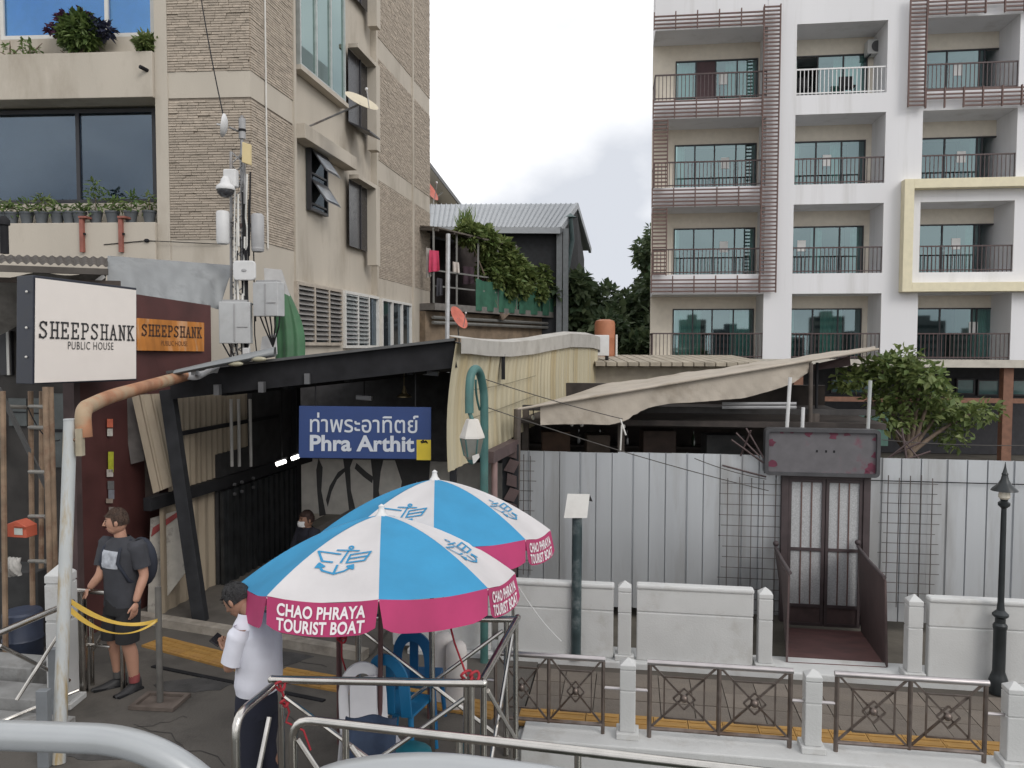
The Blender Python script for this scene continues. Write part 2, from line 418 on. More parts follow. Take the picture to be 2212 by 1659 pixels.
# ================================================================ near railing: white posts and steel panels
def make_post(name, label, w, h, z0):
    t = thing(name, label, 'post')
    m = MB(); m.box(-w*0.72,w*0.72,-w*0.72,w*0.72,0,0.055); m.build('plinth', CONC, t, local=True, bev=0.008)
    m = MB(); m.box(-w/2,w/2,-w/2,w/2,0.055,h*0.60); m.build('shaft', CONC, t, local=True, bev=0.008)
    m = MB(); m.box(-w*0.47,w*0.47,-w*0.47,w*0.47,h*0.60,h*0.612); m.box(-w/2,w/2,-w/2,w/2,h*0.612,h*0.86); m.build('shaft', CONC, t, local=True, bev=0.006)
    m = MB(); e = w/2
    m.box(-w*0.46,w*0.46,-w*0.46,w*0.46,h*0.86,h*0.872)
    m.add([(-e,-e,h*.872),(e,-e,h*.872),(e,e,h*.872),(-e,e,h*.872),(-e,-e,h*.925),(e,-e,h*.925),(e,e,h*.925),(-e,e,h*.925),(0,0,h)],
          [(0,3,2,1),(0,1,5,4),(1,2,6,5),(2,3,7,6),(3,0,4,7),(4,5,8),(5,6,8),(6,7,8),(7,4,8)])
    m.build('cap', CONC, t, local=True, bev=0.006)
    return t
def gu(x, y): return RIV.loc(G(x, y))[0]
ph = RIV.hit(1355, 1420)[1]
near_px = [(1355,1598,'white concrete railing post left of the steel panels, beside the stainless pen'),
           (1752,1625,'white concrete railing post in the middle of the near steel railing'),
           (2185,1650,'white concrete railing post at the right edge, before the black lamp')]
post0 = None
for i, (x, y, lb) in enumerate(near_px):
    u = RIV.hit(x, y)[0]
    if post0 is None: post0 = make_post('railing_post', lb, 0.128, ph-0.03, 0); o = post0
    else: o = copy_tree(post0)
    o['label'] = lb; o['group'] = 'white posts of the near railing'
    o.location = rv(u, 0, 0.034); o.rotation_euler = (0, 0, RIV.a)
RAILB = mat('bronze_rail', (0.17,0.14,0.125), 0.42, 0.75, var=0.25, scale=9, dirt=(0.10,0.055,0.03), dirt_amt=0.6)
RAILT = mat('worn_top_rail', (0.45,0.42,0.42), 0.3, 0.9, var=0.12)
def make_panel(name, label, W, H):
    t = thing(name, label, 'railing', group='steel panels of the near railing')
    MB().tube([(-0.02,0,H),(W+0.02,0,H)], 0.024, 10).build('top_rail', RAILT, t, smooth=40, local=True)
    MB().tube([(0,0,0.075),(W,0,0.075)], 0.017, 8).build('bottom_rail', RAILB, t, smooth=40, local=True)
    for x in (0, W/2, W):
        MB().tube([(x,0,0.0 if x != W/2 else 0.06),(x,0,H)], 0.019, 8).build('upright', RAILB, t, smooth=40, local=True)
    for k in (0, 1):
        x0 = k*W/2+0.02; x1 = (k+1)*W/2-0.02; z0, z1 = 0.09, H-0.02
        ix0, ix1 = lerp(x0,x1,.19), lerp(x0,x1,.81); iz0, iz1 = lerp(z0,z1,.17), lerp(z0,z1,.83)
        cx, cz = (x0+x1)/2, (z0+z1)/2
        m = MB(); m.beam((x0,0,z1),(x1,0,z0),0.016,0.016); m.build('diagonal_bar', RAILB, t, local=True)
        m = MB(); m.beam((x0,0.013,z0),(x1,0.013,z1),0.016,0.016); m.build('diagonal_bar', RAILB, t, local=True)
        m = MB(); q = [(ix0,iz0),(ix1,iz0),(ix1,iz1),(ix0,iz1)]
        for a, b in zip(q, q[1:]+q[:1]): m.beam((a[0],-0.012,a[1]),(b[0],-0.012,b[1]),0.013,0.013)
        m.build('inner_square', RAILB, t, local=True)
        r = (x1-x0)*0.17; m = MB(); q = [(cx-r,cz),(cx,cz-r),(cx+r,cz),(cx,cz+r)]
        for a, b in zip(q, q[1:]+q[:1]): m.beam((a[0],-0.021,a[1]),(b[0],-0.021,b[1]),0.014,0.014)
        m.build('diamond', RAILB, t, local=True)
        MB().sphere((cx,-0.012,cz),0.034,seg=10,rings=6).build('boss', RAILB, t, smooth=60, local=True)
    for x, d in ((0,-1),(W,1)):
        MB().tube([(x,0,H*0.62),(x+d*0.20,0,H*0.62)],0.013,8).build('tie_bar', RAILT, t, smooth=40, local=True)
    return t
H_near = RIV.hit(1300, 1424)[1] - 0.034
segs = [((1402,1590),(1705,1615),'steel diamond railing panel between the left and middle white posts'),
        ((1805,1625),(2125,1650),'steel diamond railing panel between the middle and right white posts'),
        ((1070,1575),(1302,1587),'steel diamond railing panel left of all the white posts, behind the stainless pen'),
        ((2240,1650),(2560,1660),'steel diamond railing panel cut by the right edge of the picture')]
pan0 = None
for (a, b, lb) in segs:
    u0 = RIV.hit(*a)[0]; u1 = RIV.hit(*b)[0]
    if pan0 is None: pan0 = make_panel('steel_railing', lb, u1-u0, H_near); W0 = u1-u0; o = pan0
    else: o = copy_tree(pan0); o.scale = ((u1-u0)/W0, 1, 1)
    o['label'] = lb; o.location = rv(u0, 0, 0.034); o.rotation_euler = (0,0,RIV.a)

# ================================================================ far parapet: white slabs and posts
FAR = Frame(RIV.pt(0, nfar, 0), -8.7)
zb = 0.054
slabs = [((1112,1250),(1326,1257),'white concrete parapet slab behind the notice pole'),
         ((1376,1259),(1627,1268),'white concrete parapet slab between two white posts left of the brown ramp'),
         ((2005,1287),(2330,1300),'white concrete parapet slab behind the black lamp post'),
         ((850,1246),(1062,1250),'white concrete parapet slab behind the stainless pen and chairs')]
for a, b, lb in slabs:
    u0, z1 = FAR.hit(*a); u1, _ = FAR.hit(*b)
    t = thing('parapet_slab', lb, 'parapet', FAR.pt((u0+u1)/2, 0.02, zb), 'white slabs of the far parapet')
    m = MB(FAR.M); m.box(u0,u1,-0.045,0.05,zb,z1*0.66); m.build('lower_panel', CONC, t, bev=0.012)
    m = MB(FAR.M); m.box(u0+0.004,u1-0.004,-0.038,0.05,z1*0.66,z1*0.672); m.box(u0,u1,-0.045,0.05,z1*0.672,z1-0.05); m.build('upper_panel', CONC, t, bev=0.008)
    m = MB(FAR.M); m.box(u0-0.006,u1+0.006,-0.06,0.065,z1-0.05,z1); m.build('coping', CONC, t, bev=0.018)
fp = [(1350,1253,'white concrete parapet post behind the near left railing post'),
      (1653,1268,'white concrete parapet post just left of the brown ramp'),
      (1975,1282,'white concrete parapet post just right of the brown ramp'),
      (1092,1246,'white concrete parapet post behind the stainless pen corner')]
for i, (x, y, lb) in enumerate(fp):
    u, z1 = FAR.hit(x, y)
    if i == 0: fpost = make_post('parapet_post', lb, 0.135, z1-zb, 0); o = fpost
    else: o = copy_tree(fpost)
    o['label'] = lb; o['group'] = 'white posts of the far parapet'
    o.location = FAR.pt(u, 0.0, zb); o.rotation_euler = (0,0,FAR.a)

# ================================================================ zinc sheet fence, gate, ramp, peeling sign
ZF = Frame(RIV.pt(0, nzinc, 0), -8.7)
zf = thing('zinc_fence', 'tall corrugated zinc sheet fence behind the white parapet', 'fence', ZF.pt(2.5,0,-0.45))
ua = ZF.hit(1112, 975)[0]; ub = ZF.hit(1692, 980)[0]; uc = ZF.hit(1868,985)[0]; ud = ZF.hit(2300,992)[0]
ztop = ZF.hit(1400, 979)[1]
for s0, s1 in ((ua, ub), (uc, ud)):
    n = max(2, round((s1-s0)/0.76)); w_ = (s1-s0)/n
    for i in range(n):
        c0 = s0+i*w_-0.012; c1 = s0+(i+1)*w_+0.012; dn = -0.004*(i % 2); tz = ztop+random.uniform(-.012,.012)
        m = MB(); corr(m, [ZF.pt(c0,dn,-0.45), ZF.pt(c1,dn,-0.45), ZF.pt(c1,dn,tz), ZF.pt(c0,dn,tz)], 3.4, 0.030, per=40, nv=1, shape='groove')
        m.build('sheet', ZINC, zf)
for z in (0.1, ztop-0.25):
    for s0, s1 in ((ua, ub), (uc, ud)):
        MB(ZF.M).box(s0,s1,0.05,0.10,z,z+0.05).build('rail', RUSTB, zf)
MB(ZF.M).box(uc,ud,-0.046,-0.036,ztop-0.30,ztop-0.288).build('wire', BLACKM, zf)
# dark undercroft below the fence line
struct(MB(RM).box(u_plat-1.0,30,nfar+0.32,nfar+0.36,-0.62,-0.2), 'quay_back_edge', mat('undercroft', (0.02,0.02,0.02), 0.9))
# rebar grids fixed on the fence
REBAR = mat('rusted_rebar', (0.12,0.105,0.10), 0.8, 0.3, var=0.4)
def grid_panel(x0, x1, y0, y1, nx, ny, lb, n=-0.075):
    u0, z0 = ZF.hit(x0, y1, n); u1, z1 = ZF.hit(x1, y0, n)
    t = thing('rebar_grid', lb, 'grid', ZF.pt((u0+u1)/2, n, z0), 'rebar grids on the zinc fence')
    for i in range(nx):
        u = lerp(u0, u1, (i+0.3)/(nx-0.4)); MB(ZF.M).box(u-.005,u+.005,n-.006,n+.006,z0,z1+random.uniform(-.02,.05)).build('upright_bar', REBAR, t)
    for j in range(ny):
        z = lerp(z0, z1, (j+0.5)/ny); MB(ZF.M).box(u0-random.uniform(0,.08),u1+random.uniform(0,.08),n-.018,n-.007,z-.0035,z+.0035).build('cross_bar', REBAR, t)
    return t
grid_panel(1560,1684,1035,1325,5,13,'rusty rebar grid on the zinc fence left of the brown gate')
grid_panel(1905,2022,1035,1310,5,13,'rusty rebar grid on the zinc fence right of the brown gate')
grid_panel(1112,1150,985,1240,3,12,'narrow rebar grid at the left end of the zinc fence')
# gate
GATE = mat('gate_paint', (0.058,0.043,0.045), 0.6, var=0.25, dirt=(0.05,0.035,0.035), dirt_amt=0.5)
PERF = mat('perforated_zinc', (0.48,0.49,0.50), 0.5, 0.4, var=0.2, scale=60, bump=0.6, bscale=160)
gt = thing('double_gate', 'brown framed double gate with perforated sheet panels under the peeling sign', 'gate', ZF.pt((ub+uc)/2,-0.05,-0.45))
g0 = ZF.hit(1692,1200,-0.06)[0]; g1 = ZF.hit(1868,1200,-0.06)[0]; gm = ZF.hit(1780,1200,-0.06)[0]
gz0 = ZF.hit(1780,1352,-0.06)[1]; gz1 = ZF.hit(1780,1030,-0.06)[1]; gzr = ZF.hit(1780,1190,-0.06)[1]; gzb = ZF.hit(1780,1312,-0.06)[1]
for u, w_ in ((g0,0.09),(g1,0.09)): MB(ZF.M).box(u-w_/2,u+w_/2,-0.11,-0.02,-0.5,gz1+0.05).build('gate_post', GATE, gt, bev=0.006)
MB(ZF.M).box(g0+.046,g1-.046,-0.10,-0.03,gz1-0.03,gz1+0.05).build('lintel', GATE, gt)
for (a, b) in ((g0+.05, gm-.006), (gm+.006, g1-.05)):
    lf = MB(ZF.M); lf.box(a,a+.04,-.09,-.04,gz0,gz1-.035); lf.box(b-.04,b,-.09,-.04,gz0,gz1-.035)
    for z in (gz0, gzb, gzr, gz1-.075): lf.box(a+.04,b-.04,-.088,-.042,z,z+.04)
    lo = lf.build('gate_leaf', GATE, gt)
    m = MB(ZF.M); m.box(a+.04,b-.04,-.066,-.060,gzr+.04,gz1-.075); m.build('mesh_panel', PERF, lo)
    m = MB(ZF.M); m.box(a+.04,b-.04,-.066,-.060,gzb+.04,gzr); m.build('mesh_panel', PERF, lo)
    m = MB(ZF.M); m.box(a+.04,b-.04,-.070,-.060,gz0+.04,gzb); m.build('kick_plate', RUSTB, lo)
    for k in (1/3, 2/3):
        m = MB(ZF.M); u = lerp(a+.04,b-.04,k); m.box(u-.008,u+.008,-.078,-.067,gzb+.042,gz1-.078); m.build('gate_bar', BROWNM, lo)
# ramp
rp = thing('gate_ramp', 'brown steel ramp with side panels leading up to the double gate', 'ramp', G(1805,1434,0.06))
f0, f1 = G(1702,1430,0.06), G(1914,1441,0.06); b0, b1 = ZF.pt(g0+.05,-0.14,gz0-.02), ZF.pt(g1-.05,-0.14,gz0-.02)
MB().prism([f0,f1,b1,b0], (0,0,-0.05)).build('deck', mat('red_oxide_deck',(0.12,0.055,0.052),0.75,var=0.25,scale=4,dirt=(0.06,0.04,0.04),dirt_amt=0.5), rp)
UP = Vector((0,0,1))
for a, b, ta, tb_, sx in ((f0, b0, P(1707,1244,f0.y), P(1676,1182,b0.y), -1), (f1, b1, P(1911,1254,f1.y), P(1853,1180,b1.y), 1)):
    mid = a.lerp(b, 0.55); tm_ = ta.lerp(tb_, 0.5)+Vector((0,0,-0.03))
    m = MB(); m.prism([a+UP*.0, b+UP*.0, tb_+UP*-0.02, tm_, ta], (0.02*sx,0,0)); so = m.build('side_panel', RUSTB, rp)
    m = MB(); m.tube([tb_+UP*0.0, tm_+UP*.03, ta+UP*.03], 0.018, 8); m.build('hand_rail', GATE, so, smooth=40)
    m = MB(); m.sphere(tb_+UP*.05, 0.04); m.build('knob', GATE, so, smooth=60)
# peeling sign over the gate
s0, sz0 = ZF.hit(1652,1026,-0.22); s1, sz1 = ZF.hit(1903,929,-0.22)
sg = thing('peeling_sign', 'grey sign board with peeled maroon paint above the double gate', 'sign', ZF.pt((s0+s1)/2,-0.12,sz0))
def rrect(x0, x1, z0, z1, r, n=4):
    pts = []
    for cx, cz, a in ((x1-r,z0+r,-90),(x1-r,z1-r,0),(x0+r,z1-r,90),(x0+r,z0+r,180)):
        for i in range(n+1):
            t = rad(a + 90*i/n); pts.append((cx+r*math.cos(t), cz+r*math.sin(t)))
    return pts
def frame_ring(mb, outer, inner, y0, y1):
    n = len(outer)
    vs = [(x,y,z) for ring, y in ((outer,y0),(inner,y0),(inner,y1),(outer,y1)) for x, z in ring]
    fs = []
    for k in range(4):
        for i in range(n):
            j = (i+1) % n; k2 = (k+1) % 4
            fs.append((k*n+i, k*n+j, k2*n+j, k2*n+i))
    return mb.add(vs, fs)
m = MB(ZF.M); frame_ring(m, rrect(s0,s1,sz0,sz1,.06), rrect(s0+.045,s1-.045,sz0+.045,sz1-.045,.03), -.23, -.06); m.build('frame', mat('sign_frame', (0.07,0.07,0.075), 0.5, 0.3, var=0.2), sg, smooth=30)
PEEL = mat('peeling_paint', (0.115,0.11,0.118), 0.7, var=0.12, scale=8, dirt=(0.16,0.03,0.06), dirt_amt=0.95, dscale=1.9, dthr=0.56)
m = MB(ZF.M); m.prism([(x,-.19,z) for x, z in rrect(s0+.03,s1-.03,sz0+.03,sz1-.03,.03)], (0,.1,0)); fb = m.build('face', PEEL, sg)
PEELR = mat('maroon_flake', (0.11,0.02,0.042), 0.6, var=0.3, scale=12)
for cx, cz, r in ((.05,.7,.11),(.07,.25,.10),(.96,.45,.10),(.94,.2,.14),(.38,.88,.09),(.60,.88,.11),(.72,.9,.07),(.15,.93,.06),(.97,.8,.08),(.24,.92,.05),(.90,.08,.09)):
    x = lerp(s0,s1,cx); z = lerp(sz0,sz1,cz); pts = []
    for k in range(11):
        t = 2*PI*k/11; q = r*random.uniform(.45,1.1)*.55
        pts.append((min(s1-.05,max(s0+.05,x+q*math.cos(t)*1.3)), -.193, min(sz1-.05,max(sz0+.05,z+q*math.sin(t)))))
    MB(ZF.M).prism(pts, (0,.002,0)).build('paint_flake', PEELR, fb)
for cx in (.45,.53,.6): MB(ZF.M).box(lerp(s0,s1,cx),lerp(s0,s1,cx)+.025,-.192,-.19,lerp(sz0,sz1,.5),lerp(sz0,sz1,.55)).build('paint_flake', BLACKM, fb)
MB(ZF.M).box(s0+.02,s1-.02,-.06,-.03,sz0,sz1-.03).build('back_board', BLACKM, sg)

# ================================================================ notice on a pole, black lamp
u, _ = RIV.hit(1246, 1415); pb = G(1244, 1420, 0.055)
nb = thing('notice_pole', 'white folded notice plate on a dark pole before the white parapet', 'notice board', pb)
MB().tube([pb, P(1247,1112,pb.y)], 0.052, 12).build('pole', mat('dark_teal_pole', (0.035,0.055,0.06), 0.35, var=0.3, dirt=(0.25,0.27,0.27), dirt_amt=0.5, dscale=6), nb, smooth=40)
q = [P(1218,1119,pb.y-.09),P(1268,1119,pb.y-.09),P(1274,1068,pb.y-.05),P(1226,1067,pb.y-.05)]
PLATE = mat('white_plate', (0.62,0.61,0.58), 0.5, var=0.05, dirt=(0.4,0.38,0.35), dirt_amt=0.3)
MB().prism(q, (0,.012,0)).build('plate', PLATE, nb)
MB().prism([P(1274,1068,pb.y-.05),P(1226,1067,pb.y-.05),P(1228,1069,pb.y+.16),P(1280,1082,pb.y+.16)], (0,0,-.008)).build('plate_fold', mat('plate_back', (0.10,0.10,0.11), 0.5), nb)
MB().lathe([(0.085,0),(0.085,0.012),(0.06,0.02)], pb, 12).build('foot', BLACKM, nb)
lb_ = G(2156,1496); ly = lb_.y
bl = thing('lamp_post', 'slim black cast iron lamp post with cone hat before the zinc fence', 'lamp post', lb_)
BIRON = mat('black_iron', (0.018,0.022,0.024), 0.4, 0.2, var=0.3)
def zz(y): return P(2165, y, ly).z
x1 = P(2171,1020,ly) - Vector((0,0,P(2171,1020,ly).z))
cxy = Vector((lb_.x, lb_.y, 0)); dx = Vector(((x1.x-lb_.x), 0, 0))
def lampseg(prof, name, m_, seg=14):
    mb = MB(); vs = prof; mb.lathe([(r, zz(y)) for r, y in vs], cxy + dx*0.6, seg); return mb.build(name, m_, bl, smooth=35)
lampseg([(.085,1496),(.085,1470),(.07,1460),(.055,1450),(.055,1360),(.062,1356),(.062,1350),(.045,1345),(.045,1335),(.07,1330),(.07,1326),(.035,1318),(.028,1300)], 'base', BIRON)
lampseg([(.028,1300),(.024,1120),(.022,1098)], 'shaft', BIRON)
lampseg([(.022,1098),(.05,1092),(.052,1086),(.03,1082),(.035,1078)], 'collar', BIRON)
lampseg([(.035,1078),(.05,1074),(.045,1058)], 'lantern_glass', mat('lantern_glass', (0.65,0.6,0.5), 0.2, var=0.05))
lampseg([(.115,1060),(.11,1057),(.06,1046),(.035,1036),(.025,1026),(.03,1024),(.02,1020),(.008,1008),(.003,998)], 'hat', BIRON)
# ================================================================ white apartment block on the right
RB = Frame(P(1660, 800, 26.5), -7.2)
rb = thing('apartment_building', 'white apartment block with brown slat screens and recessed balconies', 'apartment block', RB.pt(4.5,0,-0.6))
BM = RB.M
BD, RD = 1.4, 4.4                                           # balcony depth, room depth
rows = []                                                   # (floor z, ceiling z)
for yt, ybm in ((48,203),(245,397),(440,590),(634,776)):
    rows.append((RB.hit(1815, ybm)[1], RB.hit(1815, yt)[1]))
pit = rows[0][0]-rows[1][0]
rows.insert(0, (rows[0][0]+pit, rows[0][1]+pit))            # one more storey above the picture
uL0, uL1 = RB.hit(1413,320)[0], RB.hit(1655,320)[0]
uM0, uM1 = RB.hit(1717,320)[0], RB.hit(1912,320)[0]
uR0, uR1 = RB.hit(1992,320)[0], RB.hit(2196,320)[0]
uE = RB.hit(2420,320)[0]
ztop_b = rows[0][1]+1.2
zslab = rows[-1][0]
zb0, zb1 = RB.hit(2100, 794)[1], zslab - 0.0
w_ = MB(BM)
for a, b in ((uL1,uM0),(uM1,uR0),(uR1,uE)): w_.box(a,b,0,RD,zslab,ztop_b)
w_.build('wall', WHITEW, rb)
prev = ztop_b
for i, (zf_, zc) in enumerate(rows):
    for k, (a, b) in enumerate(((uL0,uL1),(uM0,uM1),(uR0,uR1))):
        if i == 0: continue
        m = MB(BM)
        if k: m.box(a,b,0.0,RD,zc,prev)
        else: m.box(a,b,0.02,BD+.2,zc,prev); m.box(a+1.0,b,BD+.2,RD,zc,prev)
        m.build('floor_slab', WHITEW, rb)
    prev = zf_ if i else prev
SL = mat('beam_cream', (0.52,0.49,0.43), 0.85, var=0.06, dirt=(0.3,0.28,0.24), dirt_amt=0.4)
MB(BM).box(uL0,uE,0.0,BD+.2,zb0,zslab).build('ground_beam', SL, rb)
MB(BM).box(uL0+2.2,uE,RD,RD+9,-0.6,ztop_b).build('rear_block', WHITEW, rb)
MB(BM).box(uL0+.9,uL0+1.0,BD+0.2,RD,zslab,ztop_b).build('end_wall', WHITEW, rb)
INNER = mat('balcony_wall', (0.76,0.70,0.60), 0.85, var=0.05)
TEAL = glass('teal_glass', (0.34,0.58,0.55), 0.17, gcol=(0.64,0.84,0.88))
CURT = mat('pale_curtain', (0.60,0.72,0.66), 0.9, var=0.1)
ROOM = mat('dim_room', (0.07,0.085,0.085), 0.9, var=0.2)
PAPER = mat('white_paper', (0.8,0.8,0.78), 0.8, var=0.02)
DOORB = mat('brown_door', (0.07,0.035,0.04), 0.6)
wh = RB.hit(1560,667,BD)[1] - rows[-1][0]                   # window height above its floor
def window(i, a, b, splits, open_pane=None, curtains=(), paper=None, door=None):
    zf_, zc = rows[i]; z1 = zf_+wh; t = 0.045
    # wall around it
    fr = MB(BM); fr.box(a,b,BD-.03,BD+.05,z1-t,z1); fr.box(a,b,BD-.03,BD+.05,zf_+.002,zf_+t)
    cuts = [a] + [lerp(a,b,s) for s in splits] + [b]
    for q in cuts:
        x0 = min(max(q-t/2,a),b-t); fr.box(x0,x0+t,BD-.028,BD+.048,zf_+t,z1-t)
    f = fr.build('window', DARKFR, rb)
    for j in range(len(cuts)-1):
        x0, x1 = cuts[j]+t/2, cuts[j+1]-t/2
        if j == open_pane: continue
        if j == door: MB(BM).box(x0,x1,BD,BD+.03,zf_+t,z1-t).build('door_leaf', DOORB, f); continue
        MB(BM).add([(x0,BD+.01,zf_+t),(x1,BD+.01,zf_+t),(x1,BD+.01,z1-t),(x0,BD+.01,z1-t)],[(0,1,2,3)]).build('pane', TEAL, f)
    for c0, c1 in curtains:
        x0, x1 = lerp(a,b,c0), lerp(a,b,c1); nw = max(3, int((x1-x0)/.13)); m = MB(BM)
        m.grid(lambda s, v: (lerp(x0,x1,s), BD+.25+.035*math.sin(s*nw*2*PI), lerp(zf_+.05,z1-.02,v)), nw*6, 1); m.build('curtain', CURT, f, smooth=60)
    if paper is not None:
        x = lerp(a,b,paper); z = lerp(zf_,z1,.62); MB(BM).box(x-.14,x+.14,BD-.008,BD+.004,z-.19,z+.19).build('paper_notice', PAPER, f)
    # surrounding back wall
    lo, hi = (uL0,uL1) if a < uM0-.1 else ((uM0,uM1) if a < uR0-.1 else (uR0,uR1))
    bw = MB(BM); bw.box(lo,hi,BD+.0,BD+.2,z1,zc)
    if a-lo > .02: bw.box(lo,a,BD,BD+.2,zf_,z1)
    if hi-b > .02: bw.box(b,hi,BD,BD+.2,zf_,z1)
    bw.build('balcony_wall', INNER, rb)
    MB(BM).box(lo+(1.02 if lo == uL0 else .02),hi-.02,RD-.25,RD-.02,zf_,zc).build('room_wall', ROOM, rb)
wl0, wl1 = RB.hit(1457,350,BD)[0], RB.hit(1634,350,BD)[0]
wm1 = RB.hit(1869,350,BD)[0]; wr1 = RB.hit(2163,350,BD)[0]
S4 = (.25,.49,.75)
for i in range(1, 5):
    window(i, wl0, wl1, S4, None, {0:((0,.2),),1:((.02,.24),(.62,.98)),2:((.05,.13),),3:((.92,.98),),4:((.04,.36),(.72,.97))}[i], {0:None,1:.58,2:.62,3:.62,4:None}[i], door=1 if i == 1 else None)
    window(i, uM0+.01, wm1, (.06,.38,.70), 1 if i == 1 else None, {0:(),1:((.6,.98),(.0,.14)),2:((.08,.18),(.58,.72)),3:((.36,.5),(.86,.97)),4:((.02,.16),(.5,.78))}[i], {0:None,1:None,2:.52,3:.22,4:None}[i])
    window(i, uR0+.01, wr1, (.12,.40,.74,.79), 4 if i != 4 else None, {0:(),1:((.0,.1),),2:((.7,.74),),3:((.68,.76),),4:((.74,.98),)}[i], {0:None,1:.52,2:.58,3:.55,4:.76}[i])
BRAIL = mat('brown_rail', (0.075,0.05,0.05), 0.5, var=0.15)
WRAIL = mat('white_rail', (0.72,0.72,0.72), 0.5, var=0.04)
def railing(i, a, b, m_, side=False):
    zf_ = rows[i][0]; h = RB.hit(1815,339)[1]-rows[2][0]
    r = MB(BM); r.box(a,b,.05,.095,zf_+h-.045,zf_+h); r.box(a,b,.055,.09,zf_+.06,zf_+.095)
    if side: r.box(a,a+.05,.10,BD,zf_+h-.045,zf_+h); r.box(a+.01,a+.04,.10,BD,zf_+.06,zf_+.095)
    o = r.build('balcony_railing', m_, rb)
    bs = MB(BM); n = int((b-a)/.125)
    for k in range(n+1):
        x = lerp(a+.015,b-.015,k/n); bs.box(x-.011,x+.011,.06,.083,zf_+.0,zf_+h-.045)
    if side:
        for k in range(10): y = lerp(.12,BD-.05,k/9); bs.box(a+.014,a+.036,y-.011,y+.011,zf_,zf_+h-.045)
    bs.build('balusters', m_, o, kind='stuff')
for i in range(1, 5):
    railing(i, uL0, uL1, BRAIL, True)
    railing(i, uM0+.004, uM1-.004, WRAIL if i == 1 else BRAIL)
    railing(i, uR0+.004, uR1-.004, BRAIL)
# slat screens
SLM = MB(); SLM.box(-.5,.5,-.022,.022,-.024,.024); _o = SLM.build('slat', BROWNM); slat_me = _o.data; bpy.data.objects.remove(_o)
def slats(parent, a, b, z0, z1, n, step=.127, missing=()):
    k = 0; z = z0+.05
    while z < z1-.02:
        if k not in missing:
            inst('slat', slat_me, parent, BM @ Matrix.Translation(((a+b)/2, n, z)) @ Matrix.Rotation(random.uniform(-.03,.03),4,'X') @ Matrix.Diagonal((b-a,1,1,1)))
        z += step; k += 1
def screen(bands, cols, n=-.20, gaps=()):
    f = None
    bars = [(lerp(a,b,j/nb),z0,z1) for a, b, z0, z1, nb in bands for j in range(nb+1)] + [(x,z0,z1) for a, b, z0, z1 in cols for x in (a, b)]
    for x, z0, z1 in bars:
        m = MB(BM); m.box(x-.018,x+.018,n-.05,n+.03,z0,z1)
        if f is None: f = m.build('slat_screen', BROWNM, rb)
        else: m.build('frame_bar', BROWNM, f)
    for a, b, z0, z1, nb in bands:
        for j in range(nb): slats(f, lerp(a,b,j/nb)+.02, lerp(a,b,(j+1)/nb)-.02, z0, z1, n, missing=(0,1) if (round(z0),j) in gaps else ())
    for a, b, z0, z1 in cols: slats(f, a+.02, b-.02, z0, z1, n)
    return f
N_ = -.20
def hz(y, x=1560): return RB.hit(x, y, N_)[1]
def hu(x, y=320): return RB.hit(x, y, N_)[0]
cl0, cl1, cr0, cr1 = hu(1410), hu(1442), hu(1646), hu(1681)
bands = [(cl0,cr0-.02,hz(58),hz(20),5),(cl0,cr0-.02,hz(252),hz(210),5),(cl0,cr0-.02,hz(445),hz(404),5),(cl0,cr0-.02,hz(632),hz(595),5)]
cols = [(cr0,cr1,hz(632,1665),hz(10,1665)),(cl0+.02,cl1,hz(402),hz(254)),(cl0+.02,cl1,hz(594),hz(447))]
screen(bands, cols)
q0, q1 = hu(1959), hu(1995); q2 = hu(2330)
screen([(q1+.02,q2,hz(30,2090),hz(-12,2090),8),(q1+.02,q2,hz(231,2090),hz(187,2090),8)], [(q0,q1,hz(231,1975),hz(-12,1975))], gaps=((round(hz(231,2090)),0),(round(hz(231,2090)),1),(round(hz(30,2090)),3)))
# pale yellow frame round one bay
y0, y1 = RB.hit(1951,508,-.3)[0], RB.hit(2400,508,-.3)[0]; za, zb_ = RB.hit(2050,630,-.3)[1], RB.hit(2050,385,-.3)[1]
yf = MB(BM); th = .30
yf.box(y0,y0+th,-.34,-.002,za,zb_); yf.box(y0+th,y1,-.338,-.002,zb_-th,zb_-.002); yf.box(y0+th,y1,-.338,-.002,za+.002,za+th)
yf.build('yellow_frame', YELLOWP, rb, bev=0.01)
# ground floor: dark recess, timber columns, high teal windows
ZG = zb0
WOODC = mat('timber_column', (0.20,0.10,0.065), 0.7, var=0.2)
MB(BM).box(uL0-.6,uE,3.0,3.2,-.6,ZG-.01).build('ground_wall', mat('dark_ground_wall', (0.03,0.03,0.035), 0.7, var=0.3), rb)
for x in (1722, 2173): 
    u = RB.hit(x, 900, .3)[0]; MB(BM).box(u-.15,u+.15,.2,.5,-.6,ZG).build('column', WOODC, rb)
ur = RB.hit(1690,862,.35)[0]; MB(BM).box(ur,uE,.28,.40,RB.hit(1900,868,.3)[1],RB.hit(1900,858,.3)[1]).build('transom', WOODC, rb)
for x0, x1, yy0, yy1 in ((2066,2105,818,852),(2112,2158,820,855),(2186,2230,820,855),(1990,2050,818,850),(1795,1880,818,850)):
    a, zt = RB.hit(x0,yy0,2.9); b, zb2 = RB.hit(x1,yy1,2.9)
    m = MB(BM); m.box(a,b,2.86,2.98,zt-.05,zt); m.box(a,b,2.86,2.98,zb2,zb2+.05); m.box(a,a+.05,2.87,2.97,zb2+.05,zt-.05); m.box(b-.05,b,2.87,2.97,zb2+.05,zt-.05)
    f = m.build('high_window', DARKFR, rb)
    MB(BM).box(a+.05,b-.05,2.90,2.92,zb2+.05,zt-.05).build('pane', mat('teal_pane', (0.07,0.16,0.16), 0.12, var=0.1, spec=0.9), f)
